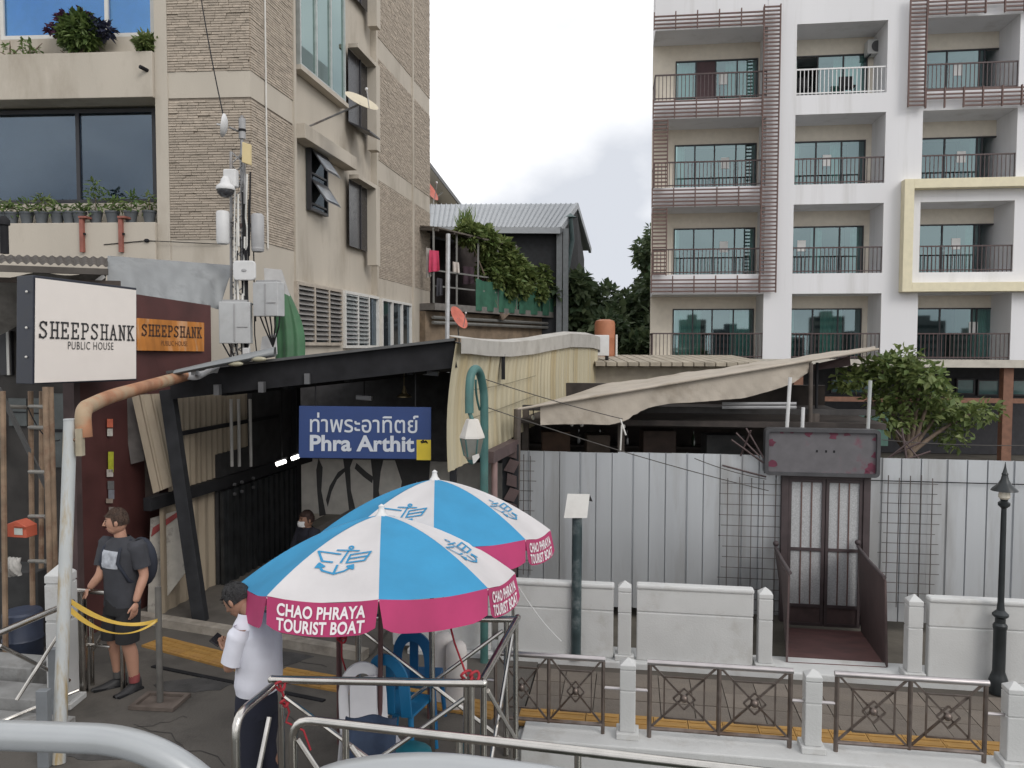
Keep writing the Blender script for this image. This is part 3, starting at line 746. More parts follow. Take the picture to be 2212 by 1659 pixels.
for x0, x1 in ((1828,1868),(1880,1920)):
    a, zt = RB.hit(x0,890,2.5); b, _ = RB.hit(x1,890,2.5); MB(BM).box(a,b,2.5,2.54,-.3,zt).build('green_panel', mat('green_panel', (0.12,0.24,0.20), 0.5), rb)
# air conditioner on the top balcony
ac = thing('air_conditioner', 'white air conditioner unit on the white railed top balcony', 'air conditioner', RB.pt(RB.hit(1893,112,BD-.5)[0],BD-.4,RB.hit(1893,112,BD-.5)[1]))
a, zt = RB.hit(1876,84,BD-.5); b, zb2 = RB.hit(1909,113,BD-.5)
MB(BM).box(a,b,BD-.45,BD-.06,zb2,zt).build('casing', mat('ac_casing', (0.55,0.55,0.54), 0.5, var=0.05), ac, bev=0.01)
Rx = BM.to_3x3() @ Matrix.Rotation(PI/2,3,'X')
MB().lathe([(.0,-.01),(min(b-a,zt-zb2)*.38,-.01),(min(b-a,zt-zb2)*.40,.012),(min(b-a,zt-zb2)*.36,.012)], RB.pt((a+b)/2+.05,BD-.46,(zt+zb2)/2), 20, Rx).build('fan_grille', mat('fan_grille', (0.08,0.08,0.085), 0.6), ac)
for x in (a+.1, b-.1): MB(BM).box(x-.02,x+.02,BD-.42,BD-.001,zb2-.04,zb2).build('bracket', DARKFR, ac)
# two chairs on that balcony
for k, x in enumerate((1735,1830)):
    u = RB.hit(x,195,.7)[0]; z = rows[1][0]+.001
    c = thing('balcony_chair', ('dark chair at the left behind the white balcony railing','dark chair at the right behind the white balcony railing')[k], 'chair', RB.pt(u,.7,z))
    MB(BM).box(u-.22,u+.22,.5,.92,z+.40,z+.44).build('seat', BLACKM, c)
    MB(BM).box(u-.22,u+.22,.90,.94,z+.44,z+.85).build('backrest', BLACKM, c)
    for sx in (-.2,.2):
        for sy in (.52,.9): MB(BM).box(u+sx-.015,u+sx+.015,sy-.015,sy+.015,z,z+.40).build('leg', BLACKM, c)
# ================================================================ beige building on the left
corner = P(545, 500, 14.6)
LS = Frame(corner, 90-9.0)                                  # side wall: u runs away from the camera
LF = Frame(corner, -4.0)                                    # front wall: u = 0 at the corner, negative to the left
lb = thing('beige_building', 'beige brick and render building with planted ledges on the left', 'building', corner - Vector((0,0,corner.z+.6)))
FM, SM = LF.M, LS.M.copy()
# in the side frame n points to the left of travel; outward is -n
def fz(y, x=545): return LF.hit(x, y)[1]
def fu(x, y=300, n=0): return LF.hit(x, y, n)[0]
zTop = fz(-1250)
# floor levels read at the corner
zA = fz(152); zB = fz(209); zC = fz(517); zlow = fz(640)
pitf = zB - fz(517) + (zA - zB)
uB0 = fu(365); uP0 = fu(338)                                # brick panel's left edge, bay edge
uW = fu(-700)
DEP = 12.6                                                  # length of the side wall
CRN = Vector((0,0,0))
# core masses (front part split so nothing overlaps)
core = MB(); 
def fpt(u, n, z): return LF.pt(u, n, z)
def spt(u, n, z): return LS.pt(u, n, z)
# body polygon: corner, far end of the side, far left
body = [spt(0.12,0.12,-.6), spt(DEP,0.12,-.6), spt(DEP,9,-.6), fpt(uW,3.0,-.6), fpt(uW,.62,-.6), fpt(uP0,.62,-.6), fpt(uP0,.13,-.6)]
core.prism(body, (0,0,zTop+.6)); core.build('wall', BEIGE, lb)
# front skin: pilaster, bands, planter ledge faces
MB(FM).box(uP0,uB0,-.02,.125,-.6,zTop).build('pilaster', BEIGE, lb)
bz = [(fz(560)-2.2, zC), (zA, zB)]
for z0, z1 in ((-.6, zC), (zB, zA)): MB(FM).box(uB0,0,0,.12,z0,z1).build('band', BEIGE, lb)
def bay(y0, y1): return fz(y0, 170), fz(y1, 170)
l1b, l1t = LF.hit(170,216)[1], LF.hit(170,118)[1]           # ledge between the storeys
l2t = LF.hit(170,483)[1]
led = MB(FM); led.box(uW,uP0-.004,-.10,.60,l1b,l1t-.0); led.build('planter_ledge', BEIGE, lb, bev=.01)
led = MB(FM); led.box(uW,uP0-.004,-.10,.60,-.6,l2t); led.build('planter_ledge', BEIGE, lb, bev=.01)
led = MB(FM); led.box(uW,uP0-.004,-.10,.60,l1t+ (l1b-l2t),l1t+(l1b-l2t)+1.2); led.build('planter_ledge', BEIGE, lb)
# windows of the front bay
BLUEG = glass('blue_film_glass', (0.55,0.75,0.95), 0.14, gcol=(0.45,0.75,1.0))
DKG = glass('dark_glass', (0.40,0.46,0.52), 0.07, gcol=(0.75,0.88,1.0))
def bigwin(y0, y1, xs, m_f, m_g, nm, n=.45):
    z0, z1 = LF.hit(170,y1,n)[1], LF.hit(170,y0,n)[1]; t = .07
    f = MB(FM); cuts = [LF.hit(x,200,n)[0] for x in xs]
    f.box(cuts[0],cuts[-1],n-.05,n+.05,z0,z0+t); f.box(cuts[0],cuts[-1],n-.05,n+.05,z1-t,z1)
    for c in cuts[1:-1]: f.box(c-t/2,c+t/2,n-.048,n+.048,z0+t,z1-t)
    f.box(cuts[0],cuts[0]+t,n-.048,n+.048,z0+t,z1-t); f.box(cuts[-1]-t,cuts[-1],n-.048,n+.048,z0+t,z1-t)
    fo = f.build('window', m_f, lb)
    for a, b in zip(cuts, cuts[1:]):
        MB(FM).box(a+t*.6,b-t*.6,n-.005,n+.005,z0+t,z1-t).build('pane', m_g, fo)
    MB(FM).box(cuts[0],cuts[-1],n+.10,n+.155,z0,z1).build('blind', mat('blue_blind', (0.13,0.36,0.66), 0.8) if m_g is BLUEG else mat('grey_blind', (0.26,0.32,0.39), 0.8), fo)
bigwin(-330, 84, (8,236,520-182), WHITEFR, BLUEG, 'w')
bigwin(238, 440, (-420,-180,168,337), DARKFR, DKG, 'w')
MB(FM).box(uW,uP0-.004,.40,.60,l2t,LF.hit(170,440,.45)[1]-.002).build('sill', BEIGE, lb)
MB(FM).box(uW,uP0-.004,.40,.60,l1t,LF.hit(170,84,.45)[1]-.002).build('sill', BEIGE, lb)
# mortar sheets with real bricks in front of them
MB(FM).box(uB0,-.004,.015,.12,zC,zB).build('mortar_bed', MORTAR, lb)
MB(FM).box(uB0,-.004,.015,.12,zA,zTop).build('mortar_bed', MORTAR, lb)
bw, bh = .235, .047
bm_ = MB(); bm_.box(-.5,.5,-.5,.5,-.5,.5); _o = bm_.build('brick', BRICKM); brick_me = _o.data; bpy.data.objects.remove(_o)
nb_ = 0
restb = MB()
def bricks_front(z0, z1, ulo, uhi, single):
    global nb_
    z = z0 + bh/2; r = 0
    while z < z1 - bh/2 + .001:
        x = ulo + (0 if r % 2 else -bw*random.uniform(.3,.6))
        while x < uhi - .01:
            L_ = bw*random.uniform(.75,1.25); a, b = max(x, ulo), min(x+L_-.008, uhi)
            if b - a > .03:
                pr = random.uniform(-.005,.008) - (.014 if random.random() < .05 else 0)
                if single and nb_ < 300 and z < z1:
                    inst('brick', brick_me, lb, FM @ Matrix.Translation(((a+b)/2, .012-pr, z)) @ Matrix.Diagonal((b-a, .05, bh-.011, 1))); nb_ += 1
                else:
                    restb.M = FM; restb.box(a,b,-.013-pr,.037-pr,z-(bh-.011)/2,z+(bh-.011)/2)
            x += L_
        z += bh; r += 1
bricks_front(zC, zB, uB0+.004, -.006, True)
bricks_front(zA, min(zTop, fz(-60)), uB0+.004, -.006, False)
# ---------------- side wall
def su(x, y, n=0): return LS.hit(x, y, n)[0]
u1 = su(633, 300); u2 = su(752, 300); u3 = su(810, 300); u4 = su(889,300); uend = DEP
sd = MB(SM)
def sbox(mb, a, b, n0, n1, z0, z1): mb.box(a,b,n0,n1,z0,z1)
# n: 0 at the wall face, positive inwards (left); outwards negative
for z0, z1 in ((-.6, zC), (zB, zA)): MB(SM).box(0.002,u1,0,.12,z0,z1).build('band', BEIGE, lb)
MB(SM).box(.004,u1,.015,.12,zC,zB).build('mortar_bed', MORTAR, lb)
MB(SM).box(.004,u1,.015,.12,zA,zTop).build('mortar_bed', MORTAR, lb)
def bricks_side(ulo, uhi, z0, z1):
    restb.M = SM; z = z0+bh/2; r = 0
    while z < z1-bh/2+.001:
        x = ulo + (0 if r % 2 else -bw*random.uniform(.3,.6))
        while x < uhi-.01:
            L_ = bw*random.uniform(.8,1.3); a, b = max(x, ulo), min(x+L_-.008, uhi)
            if b-a > .03:
                pr = random.uniform(-.004,.007); restb.box(a,b,-.013-pr,.037-pr,z-(bh-.011)/2,z+(bh-.011)/2)
            x += L_
        z += bh; r += 1
bricks_side(.006,u1-.004,zC,zB); bricks_side(.006,u1-.004,zA,fz(-120))
# far brick panels between thin pilasters
MB(SM).box(u3,u3+.12,-.05,.12,-.6,zTop).build('pilaster', BEIGE, lb)
MB(SM).box(u1,u1+.10,-.04,.12,-.6,zTop).build('pilaster', BEIGE, lb)
MB(SM).box(u4,u4+.12,-.05,.12,-.6,zTop).build('pilaster', BEIGE, lb)
zz3 = [LS.hit(860, y)[1] for y in (0,0)]
lvl = [(-.6, LS.hit(812,598)[1]), (LS.hit(816,345)[1], LS.hit(816,388)[1]), (LS.hit(816,80)[1], LS.hit(816,125)[1]), (LS.hit(816,-190)[1], LS.hit(816,-140)[1])]
bandz = [(-.6, lvl[0][1])]
b1 = (LS.hit(816,388)[1], LS.hit(816,345)[1]); b2 = (LS.hit(816,125)[1], LS.hit(816,80)[1])
bandz += [b1, b2]
for a, b in ((u3+.12,u4),(u4+.12,uend)):
    zlo = lvl[0][1]
    for z0, z1 in ((-.6,zlo), b1, b2): MB(SM).box(a,b,0,.12,z0,z1).build('band', BEIGE, lb)
    for z0, z1 in ((zlo,b1[0]),(b1[1],b2[0]),(b2[1],LS.hit(917,-40)[1]+.6)):
        MB(SM).box(a,b,.015,.12,z0,z1).build('mortar_bed', MORTAR, lb); bricks_side(a+.004,b-.004,z0,z1)
ro = restb.build('brick_courses', BRICKM, lb, kind='stuff')
MB(SM).tube([(.55,-.03,zC-.1),(.55,-.03,zTop)],.018,6).build('conduit', WHITEFR, lb)
# plain bay between u1 and u3: skin with recessed windows
GRG = glass('green_glass', (0.22,0.36,0.33), 0.18, gcol=(0.8,1,0.97))
def swin(xa, xb, ya, yb, m_f, m_g, cuts=(), n=0, t=.06, proud=.03, shutters=None, name='window'):
    a, z1 = LS.hit(xa,ya,n); b, _ = LS.hit(xb,ya,n); z0 = LS.hit(xa,yb,n)[1]
    f = MB(SM); f.box(a,b,n-proud,n+.06,z0,z0+t); f.box(a,b,n-proud,n+.06,z1-t,z1)
    cs = [a]+[lerp(a,b,c) for c in cuts]+[b]
    for i, c in enumerate(cs):
        x0 = a if i == 0 else (b-t if i == len(cs)-1 else c-t/2); f.box(x0,x0+t,n-proud,n+.06,z0+t,z1-t)
    fo = f.build(name, m_f, lb)
    for c0, c1 in zip(cs, cs[1:]):
        MB(SM).box(c0+t*.5,c1-t*.5,n+.012,n+.022,z0+t,z1-t).build('pane', m_g, fo)
    MB(SM).box(a+.01,b-.01,n+.06,n+.08,z0+.01,z1-.01).build('backing', ROOM, fo)
    return fo, a, b, z0, z1
# skin of the plain bay around the recesses
skin = MB(SM)
zr0, zr1 = LS.hit(640,600)[1], zTop
ledz = LS.hit(640,275)[1]
uMid = su(752,300)
MB(SM).box(u1+.10,u3,0.0,.118,-.6,LS.hit(640,604)[1]).build('lower_wall', BEIGE, lb)
# upper green window and its hood
fo, a, b, z0, z1 = swin(643,742,-170,138,mat('alu_frame',(0.42,0.45,0.44),0.4,0.4),GRG,(.34,.66),n=-.03)
MB(SM).box(a-.1,b+.12,-.22,.10,z1+.02,z1+.14).build('hood', BEIGE, lb)
MB(SM).box(a-.06,b+.08,-.10,.10,z0-.10,z0-.003).build('sill', BEIGE, lb)
# hood of the lower bay
ua_, za_ = LS.hit(640,272,-.3); 
MB(SM).box(u1+.101,uMid,-.22,.10,LS.hit(640,300)[1],LS.hit(640,268)[1]).build('hood', BEIGE, lb, bev=.01)
# small awning window with tilted leaves
AWN = mat('awning_frame',(0.03,0.03,0.035),0.4)
fo, a, b, z0, z1 = swin(668,706,312,452,AWN,DKG,(),n=.02)
for k in (0,1):
    zt = lerp(z1,z0,.05+.47*k); zb3 = lerp(z1,z0,.40+.47*k); 
    m = MB(SM); m.prism([(a+.05,-.02,zt),(b-.05,-.02,zt),(b-.05,-.34,zb3),(a+.05,-.34,zb3)],(0,.03,.01)); l_ = m.build('awning_leaf', AWN, fo)
    m = MB(SM); m.prism([(a+.12,-.06,lerp(zt,zb3,.15)),(b-.12,-.06,lerp(zt,zb3,.15)),(b-.12,-.32,lerp(zt,zb3,.9)),(a+.12,-.32,lerp(zt,zb3,.9))],(0,-.006,0)); m.build('pane', mat('sky_pane',(0.35,0.38,0.42),0.08,spec=1.0), l_)
    MB(SM).box(a+.05,b-.05,.0,.018,lerp(z1,z0,.42+.47*k)-.02,lerp(z1,z0,.42+.47*k)+.02).build('bar', AWN, fo)
# dark recessed windows (deep reveal on the far side)
def reveal(xa, xb, ya, yb):
    a, z1 = LS.hit(xa,ya); b, _ = LS.hit(xb,ya); z0 = LS.hit(xa,yb)[1]
    f = MB(SM); f.box(a,b,-.012,-.002,z0,z1); fo = f.build('dark_window', mat('window_dark',(0.018,0.018,0.022),0.25,var=0.3), lb)
    r = MB(SM); r.box(b-.30,b,-.26,-.013,z0-.35,z1+.0); r.build('reveal', BEIGE, fo)
    r = MB(SM); r.box(a,b,-.26,-.013,z1+.002,z1+.10); r.build('reveal_head', BEIGE, fo)
    m = MB(SM); m.box((a+b)/2-.03,(a+b)/2+.03,-.03,-.013,z0,z1); m.build('mullion', DARKFR, fo)
    return a, b, z0, z1
reveal(751,800,103,262)
reveal(753,800,386,530)
reveal(751,800,-180,-25)
# tilted pane standing open under the dish
a, z = LS.hit(752,285)
m = MB(SM); m.prism([(a,-.02,z+.22),(a+.8,-.02,z+.22),(a+.8,-.55,z-.02),(a,-.55,z-.02)],(0,.0,.04)); m.build('open_leaf', AWN, lb)
# bottom storey windows: louvres and white frames
def louvre(xa, xb, ya, yb, cuts, m_f, m_b, m_s, lou=(), n=-.02):
    fo, a, b, z0, z1 = swin(xa,xb,ya,yb,m_f,DKG if not lou else DKG,cuts,n=n,t=.07,proud=.06)
    cs = [a]+[lerp(a,b,c) for c in cuts]+[b]
    for i in lou:
        x0, x1 = cs[i]+.05, cs[i+1]-.05; k = 0; z = z0+.12
        while z < z1-.1:
            m = MB(SM); m.prism([(x0,n-.07,z),(x1,n-.07,z),(x1,n+.0,z+.085),(x0,n+.0,z+.085)],(0,.004,.006)); m.build('louvre_blade', m_s, fo); z += .105
LOU = mat('grey_louvre',(0.17,0.16,0.15),0.35,var=0.2); LOUW = mat('glass_louvre',(0.30,0.32,0.32),0.15,var=0.2,spec=0.9)
louvre(637,735,607,746,(.36,.68),mat('louvre_frame',(0.42,0.37,0.31),0.6),None,LOU,(0,1,2))
louvre(741,815,627,752,(.36,.68),WHITEFR,None,LOUW,(0,1))
louvre(822,886,644,755,(.33,.66),WHITEFR,None,LOUW,())
# the bottom storey runs on past the tower's end
MB(SM).box(DEP,DEP+3.2,-.02,4,-.6,LS.hit(917,652)[1]).build('annex_wall', BEIGE, lb)
louvre(912,957,668,760,(.33,.66),WHITEFR,None,LOUW,(),n=-.04)
# ---------------- things on this building
# red brackets hanging over the lower ledge
for k, (xa, xb) in enumerate(((178,174),(262,256))):
    u = LF.hit(xa,476,-.12)[0]; z1 = LF.hit(xa,478,-.12)[1]; z0 = LF.hit(xb,545,-.12)[1]
    t = thing('red_bracket', ('red painted steel bracket over the pot ledge, left one','red painted steel bracket over the pot ledge, right one')[k], 'bracket', LF.pt(u,-.12,z0), 'red brackets under the pots')
    m = MB(FM); m.box(u-.035,u+.035,-.17,-.104,z0,z1+.05); m.build('arm', mat('red_oxide',(0.28,0.10,0.075),0.7,var=0.2), t)
    m = MB(FM); m.box(u-.03,u+.12,-.20,.02,z1+.052,z1+.085); m.build('hook', mat('red_oxide',(0,0,0)), t)
    m = MB(FM); m.box(u+.036,u+.07,-.16,-.13,lerp(z0,z1,.55),lerp(z0,z1,.62)); m.build('lug', BLACKM, t)
# ================================================================ lettering helpers
def text2d(s, offset=0.0, size=1.0, spacing=1.0):
    cu = bpy.data.curves.new('txt', 'FONT'); cu.body = s; cu.size = size; cu.offset = offset; cu.space_character = spacing; cu.resolution_u = 4
    o = bpy.data.objects.new('txt', cu); COL.objects.link(o)
    dg = bpy.context.evaluated_depsgraph_get(); dg.update()
    me = bpy.data.meshes.new_from_object(o.evaluated_get(dg))
    vs = [(v.co.x, v.co.y) for v in me.vertices]; fs = [tuple(p.vertices) for p in me.polygons]
    bpy.data.objects.remove(o); bpy.data.meshes.remove(me)
    return vs, fs
def fit(vs, x0, x1, y0, y1):
    ax = min(v[0] for v in vs); bx = max(v[0] for v in vs); ay = min(v[1] for v in vs); by = max(v[1] for v in vs)
    return [(lerp(x0,x1,(v[0]-ax)/(bx-ax)), lerp(y0,y1,(v[1]-ay)/(by-ay))) for v in vs]
def strokes2d(lines, w, caps=True):
    """polylines drawn as flat ribbons"""
    vs, fs = [], []
    for ln in lines:
        for (a, b) in zip(ln, ln[1:]):
            dx, dy = b[0]-a[0], b[1]-a[1]; l = math.hypot(dx,dy) or 1e-6; px, py = -dy/l*w/2, dx/l*w/2; ex, ey = dx/l*w*.35, dy/l*w*.35
            o = len(vs); vs += [(a[0]-ex+px,a[1]-ey+py),(a[0]-ex-px,a[1]-ey-py),(b[0]+ex-px,b[1]+ey-py),(b[0]+ex+px,b[1]+ey+py)]; fs.append((o,o+1,o+2,o+3))
    return vs, fs
def on_quad(c, vs, fs, lift):
    """lay 2-d art (0..1) on the quad c, raised a little"""
    c = [Vector(k) for k in c]; n = (c[1]-c[0]).cross(c[3]-c[0]).normalized()*lift
    return MB().add([quadpt(c, x, y) + n for x, y in vs], fs)
def slab_letters(word):
    """upright slab-serif capitals built from strokes, unit height"""
    L_ = {
     'S': [[(.5,.8),(.42,.95),(.26,1),(.1,.93),(.05,.78),(.12,.62),(.28,.52),(.42,.42),(.5,.26),(.45,.1),(.28,0),(.1,.05),(.03,.2)],[(.5,.8),(.5,.98)],[(.03,.2),(.03,.02)]],
     'H': [[(.12,0),(.12,1)],[(.52,0),(.52,1)],[(.12,.5),(.52,.5)],[(0,0),(.24,0)],[(0,1),(.24,1)],[(.4,0),(.64,0)],[(.4,1),(.64,1)]],
     'E': [[(.12,0),(.12,1)],[(0,1),(.52,1),(.52,.78)],[(0,0),(.54,0),(.54,.22)],[(.12,.5),(.38,.5)],[(.38,.4),(.38,.6)]],
     'P': [[(.12,0),(.12,1)],[(0,1),(.38,1),(.5,.92),(.53,.76),(.5,.6),(.38,.5),(.12,.5)],[(0,0),(.26,0)]],
     'A': [[(.07,0),(.3,1),(.54,0)],[(.16,.36),(.45,.36)],[(-.02,0),(.18,0)],[(.42,0),(.64,0)]],
     'N': [[(.12,0),(.12,1),(.5,0),(.5,1)],[(0,0),(.24,0)],[(0,1),(.12,1)],[(.38,1),(.62,1)]],
     'K': [[(.12,0),(.12,1)],[(.5,1),(.12,.42)],[(.24,.58),(.54,0)],[(0,0),(.24,0)],[(0,1),(.24,1)],[(.4,1),(.6,1)],[(.42,0),(.64,0)]],
    }
    x = 0; lines = []
    for ch in word:
        for ln in L_[ch]: lines.append([(px+x, py) for px, py in ln])
        x += .80
    return lines
WHITEL = mat('white_letter', (0.50,0.53,0.58), 0.6, var=0.04)
# ================================================================ pier shelter
SW = Frame(P(352, 1000, 9.2), 90-9.5)                       # left wall of the passage, u runs inland
ps = thing('pier_shelter', 'dark roofed pier passage with corrugated sides and leaning black posts', 'shelter', G(600,1395))
BEIGEZ = mat('beige_corrugated', (0.34,0.285,0.215), 0.7, 0.1, var=0.12, scale=2, dirt=(0.16,0.12,0.08), dirt_amt=0.5, dscale=1.6, stretch=(1,1,.3))
GREYB = mat('grey_black_steel', (0.022,0.023,0.026), 0.7, var=0.3, spec=0.25)
fl, fr = P(372,834,9.15), P(985,765,8.85)
MB().beam(fl, fr, .10, .30).build('fascia', BLACKM, ps)
MB().beam(fl+Vector((0,-.06,.165)), fr+Vector((0,-.06,.165)), .16, .03).build('eave_strip', mat('eave_grey',(0.10,0.10,0.10),0.5,0.3), ps)
# roof sheet behind the fascia
bl_, br_ = SW.pt(11.5,0,2.72), P(1150,765,19.5)
m = MB(); corr(m, [fl+Vector((0,.05,.13)), fr+Vector((0,.05,.13)), Vector((br_.x,br_.y,3.05)), bl_], 22, .02, per=4, nv=1, shape='trap'); m.build('roof_sheet', GREYB, ps)
for k in range(4):
    a = fl.lerp(fr, .18+.22*k)+Vector((0,.06,-.12)); MB().beam(a, a+Vector((1.3,8,-.05)), .06, .12).build('rafter', BLACKM, ps)
for x, y in ((470,842),(665,818),(806,792),(566,836)):
    p = P(x,y,8.95); MB().boxc(p, (.06,.09,.12)).build('cleat', mat('grey_cleat',(0.12,0.12,0.125),0.5,0.3), ps)
# leaning front post, low beam, uprights
MB().beam(P(362,842,9.2), G(434,1346)+Vector((0,0,.02)), .15, .13, up=(0,1,0)).build('front_post', GREYB, ps, bev=.006)
zb_ = P(322,1089,9.15).z
MB().beam(P(318,1090,9.05), SW.pt(4.0,-.05,zb_), .10, .15).build('low_beam', BLACKM, ps)
zp = SW.hit(410,934)[1]
MB().beam(SW.pt(.25,.03,zp), SW.pt(3.0,.03,zp), .05, .05).build('purlin', BLACKM, ps)
ue = SW.hit(548,930)[0]
for i in range(3):
    a, b = lerp(.25,ue,i/3)-.01, lerp(.25,ue,(i+1)/3)+.01
    m = MB(); corr(m, [SW.pt(a,.09,zb_+.04), SW.pt(b,.09,zb_+.04), SW.pt(b,.09,2.70), SW.pt(a,.09,2.70)], 5, .014, per=6, nv=1); m.build('wall_sheet', BEIGEZ, ps)
m = MB(); corr(m, [P(331,1066,9.25),P(386,1044,9.35),P(346,850,9.35),P(284,854,9.25)], 2.5, .018, per=8, nv=1, shape='trap'); m.build('wall_sheet', BEIGEZ, ps)
m = MB(); m.prism([P(283,1003,9.4),P(312,995,9.4),P(296,856,9.4),P(262,858,9.4)],(0,.02,0)); m.build('side_board', mat('grey_board',(0.12,0.11,0.105),0.8,var=0.3), ps)
m = MB(); m.beam(P(263,852,9.5), P(266,1090,9.5), .05,.05); m.build('side_post', mat('pinkish_post',(0.19,0.14,0.13),0.8,var=0.3), ps)
m = MB(); m.prism([P(270,1090,9.7),P(345,1075,9.7),P(318,850,9.7),P(262,850,9.7)],(0,.02,0)); m.build('side_board', mat('brown_board',(0.075,0.06,0.052),0.85,var=0.3), ps)
# lower part left of the gates: patched beige board with torn poster
m = MB(); corr(m, [SW.pt(.1,.12,.0), SW.pt(1.9,.12,.0), SW.pt(1.9,.12,zb_-.08), SW.pt(.1,.12,zb_-.08)], 8, .014, per=5, nv=1); m.build('lower_sheet', BEIGEZ, ps)
pw = [P(318,1345,9.45),P(402,1235,9.45),P(392,1100,9.45),P(325,1120,9.45)]
m = MB(); m.prism(pw,(0,.012,0)); po = m.build('torn_poster', mat('torn_poster',(0.42,0.40,0.36),0.85,var=0.2,scale=5,dirt=(0.06,0.05,0.05),dirt_amt=0.9,dscale=5,dthr=.55), ps)
m = MB(); m.prism([P(326,1160,9.44),P(390,1112,9.44),P(392,1100,9.44),P(330,1140,9.44)],(0,.006,0)); m.build('red_stripe', mat('poster_red',(0.30,0.06,0.06),0.8,var=0.3), po)
# black folding gates along the left wall
ug0, ug1 = SW.hit(480,1150)[0], SW.hit(637,1100)[0]
gl_ = MB(); n = 26
for i in range(n):
    u = lerp(ug0,ug1,(i+.5)/n); w = (ug1-ug0)/n*.42
    m = MB(SW.M); m.box(u-w,u+w,-.02-.03*(i%2),.03-.03*(i%2),.02,zb_-.10); m.build('gate_slat', mat('black_gate',(0.022,0.024,0.026),0.5,0.2,var=0.4), ps)
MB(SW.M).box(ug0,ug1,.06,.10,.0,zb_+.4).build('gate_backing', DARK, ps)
MB(SW.M).box(ug1-.05,ug1+.10,-.07,.10,0,2.7).build('gate_jamb', BLACKM, ps)
MB(SW.M).box(ue,ug1,.02,.12,zb_+.4,2.7).build('shade_board', DARK, ps)  # dark board put in for the shade high in the passage
for x in (500,516,541):
    u = SW.hit(x,930,-.08)[0]; z1 = SW.hit(x,862,-.08)[1]; z0 = SW.hit(x,1008,-.08)[1]
    MB(SW.M).tube([(u,-.08,z0),(u,-.08,z1)],.022,8).build('white_pipe', mat('white_pvc',(0.45,0.44,0.42),0.5,var=0.08), ps, smooth=40)
    for k in (0,1): MB(SW.M).tube([(u,-.10,zb_-.02-.13*k),(u,-.13,zb_-.02-.13*k)],.022,8).build('bolt', mat('grey_cleat',(0,0,0)), ps)
# inside: pale back wall with a dark tree painting, dark panel above it standing in for interior shade
bw_ = Frame(P(780,1050,15.5), -8.7)
a0, a1 = bw_.hit(600,1050)[0], bw_.hit(1120,1050)[0]; zt = bw_.hit(780,988)[1]
MB(bw_.M).box(a0,a1,0,.15,-.1,zt).build('back_wall', mat('pale_inside_wall',(0.62,0.59,0.54),0.9,var=0.1), ps)
MB(bw_.M).box(a0,a1,-.3,.10,zt+.002,2.75).build('shade_panel', DARK, ps)
PAINT = mat('dark_mural_paint',(0.07,0.068,0.068),0.8)
mu = bpy.data.objects['back_wall']
def mural(pts):
    vs = [(bw_.hit(x,y,-.006)) for x, y in pts]; MB(bw_.M).prism([(u,-.006,z) for u, z in vs],(0,.004,0)).build('painted_shape', PAINT, mu)
for pts in ([(688,990),(697,1010),(694,1060),(704,1112),(690,1115),(685,1060),(683,1015)],
            [(740,985),(765,985),(756,1010),(758,1060),(770,1110),(755,1112),(748,1050),(744,1012)],
            [(704,1080),(712,1050),(730,1020),(748,1008),(746,1018),(728,1036),(716,1062),(708,1095)],
            [(800,985),(830,985),(822,1020),(818,1060),(826,1110),(806,1112),(806,1040)],
            [(770,1000),(792,1020),(806,1030),(804,1044),(785,1030),(766,1012)],
            [(850,985),(930,985),(925,1060),(900,1040),(880,1110),(858,1105),(868,1040)]): mural(pts)
MB().prism([SW.pt(.05,.14,-.02), SW.pt(6.8,.14,-.02), Vector((P(1010,1000,15.5).x, 15.3, -.02)), G(800,1424,-.02), G(480,1374,-.02)], (0,0,.05)).build('floor', mat('passage_floor',(0.10,0.09,0.08),0.8,var=0.2), ps)
# ---------------- yellowish corrugated side wall with flashing
YZ = mat('yellow_corrugated', (0.45,0.405,0.285), 0.68, 0.05, var=0.08, scale=1.2, dirt=(0.34,0.25,0.11), dirt_amt=0.55, dscale=1.1, stretch=(2.2,2.2,.18), dthr=.46)
CAPM = mat('grey_flashing', (0.40,0.385,0.355), 0.7, 0.1, var=0.08, dirt=(0.2,0.18,0.15), dirt_amt=0.4)
ys = thing('yellow_side_wall', 'yellowish corrugated sheet wall with a wavy flashing beside the pier passage', 'corrugated wall', Vector((P(975,1000,8.75).x, 8.75, 1.6)))
A0, A1 = P(968,1000,8.7), P(1290,800,19.0)
def ysd(s): d = lerp(8.7,19.0,s); return d
topy = [(985,742),(1034,748),(1089,750),(1144,745),(1181,738),(1227,731),(1273,733),(1291,738)]
def line_at(x):   # depth along the wall for a picture column
    lo, hi = 0.0, 1.0
    for _ in range(40):
        s = (lo+hi)/2; q = A0.lerp(A1, s); px = CX + FPX*q.x/q.y
        if px < x: lo = s
        else: hi = s
    return (lo+hi)/2
def interp(tab, x):
    for (a, ya), (b, yb) in zip(tab, tab[1:]):
        if x <= b: return lerp(ya, yb, max(0,(x-a)/(b-a)))
    return tab[-1][1]
boty = [(966,1021),(1002,1003),(1057,973),(1104,946),(1180,905),(1290,850)]
nsh = 7
def ywall(s, t):
    q = A0.lerp(A1, s); x = CX + FPX*q.x/q.y; d = q.y
    zt_ = P(x, interp(topy, x), d).z; zb2 = P(x, interp(boty, x), d).z
    z = lerp(zb2, zt_, t); p = Vector((q.x, q.y, z))
    p += Vector((-.979,.205,0)) * (.05*math.sin(PI*t)*(1-s) - .0)       # bellies a little to the passage side
    p.x += (.09*(1-s)**3)*(t)                                         # front edge leans
    return p
nw = 44
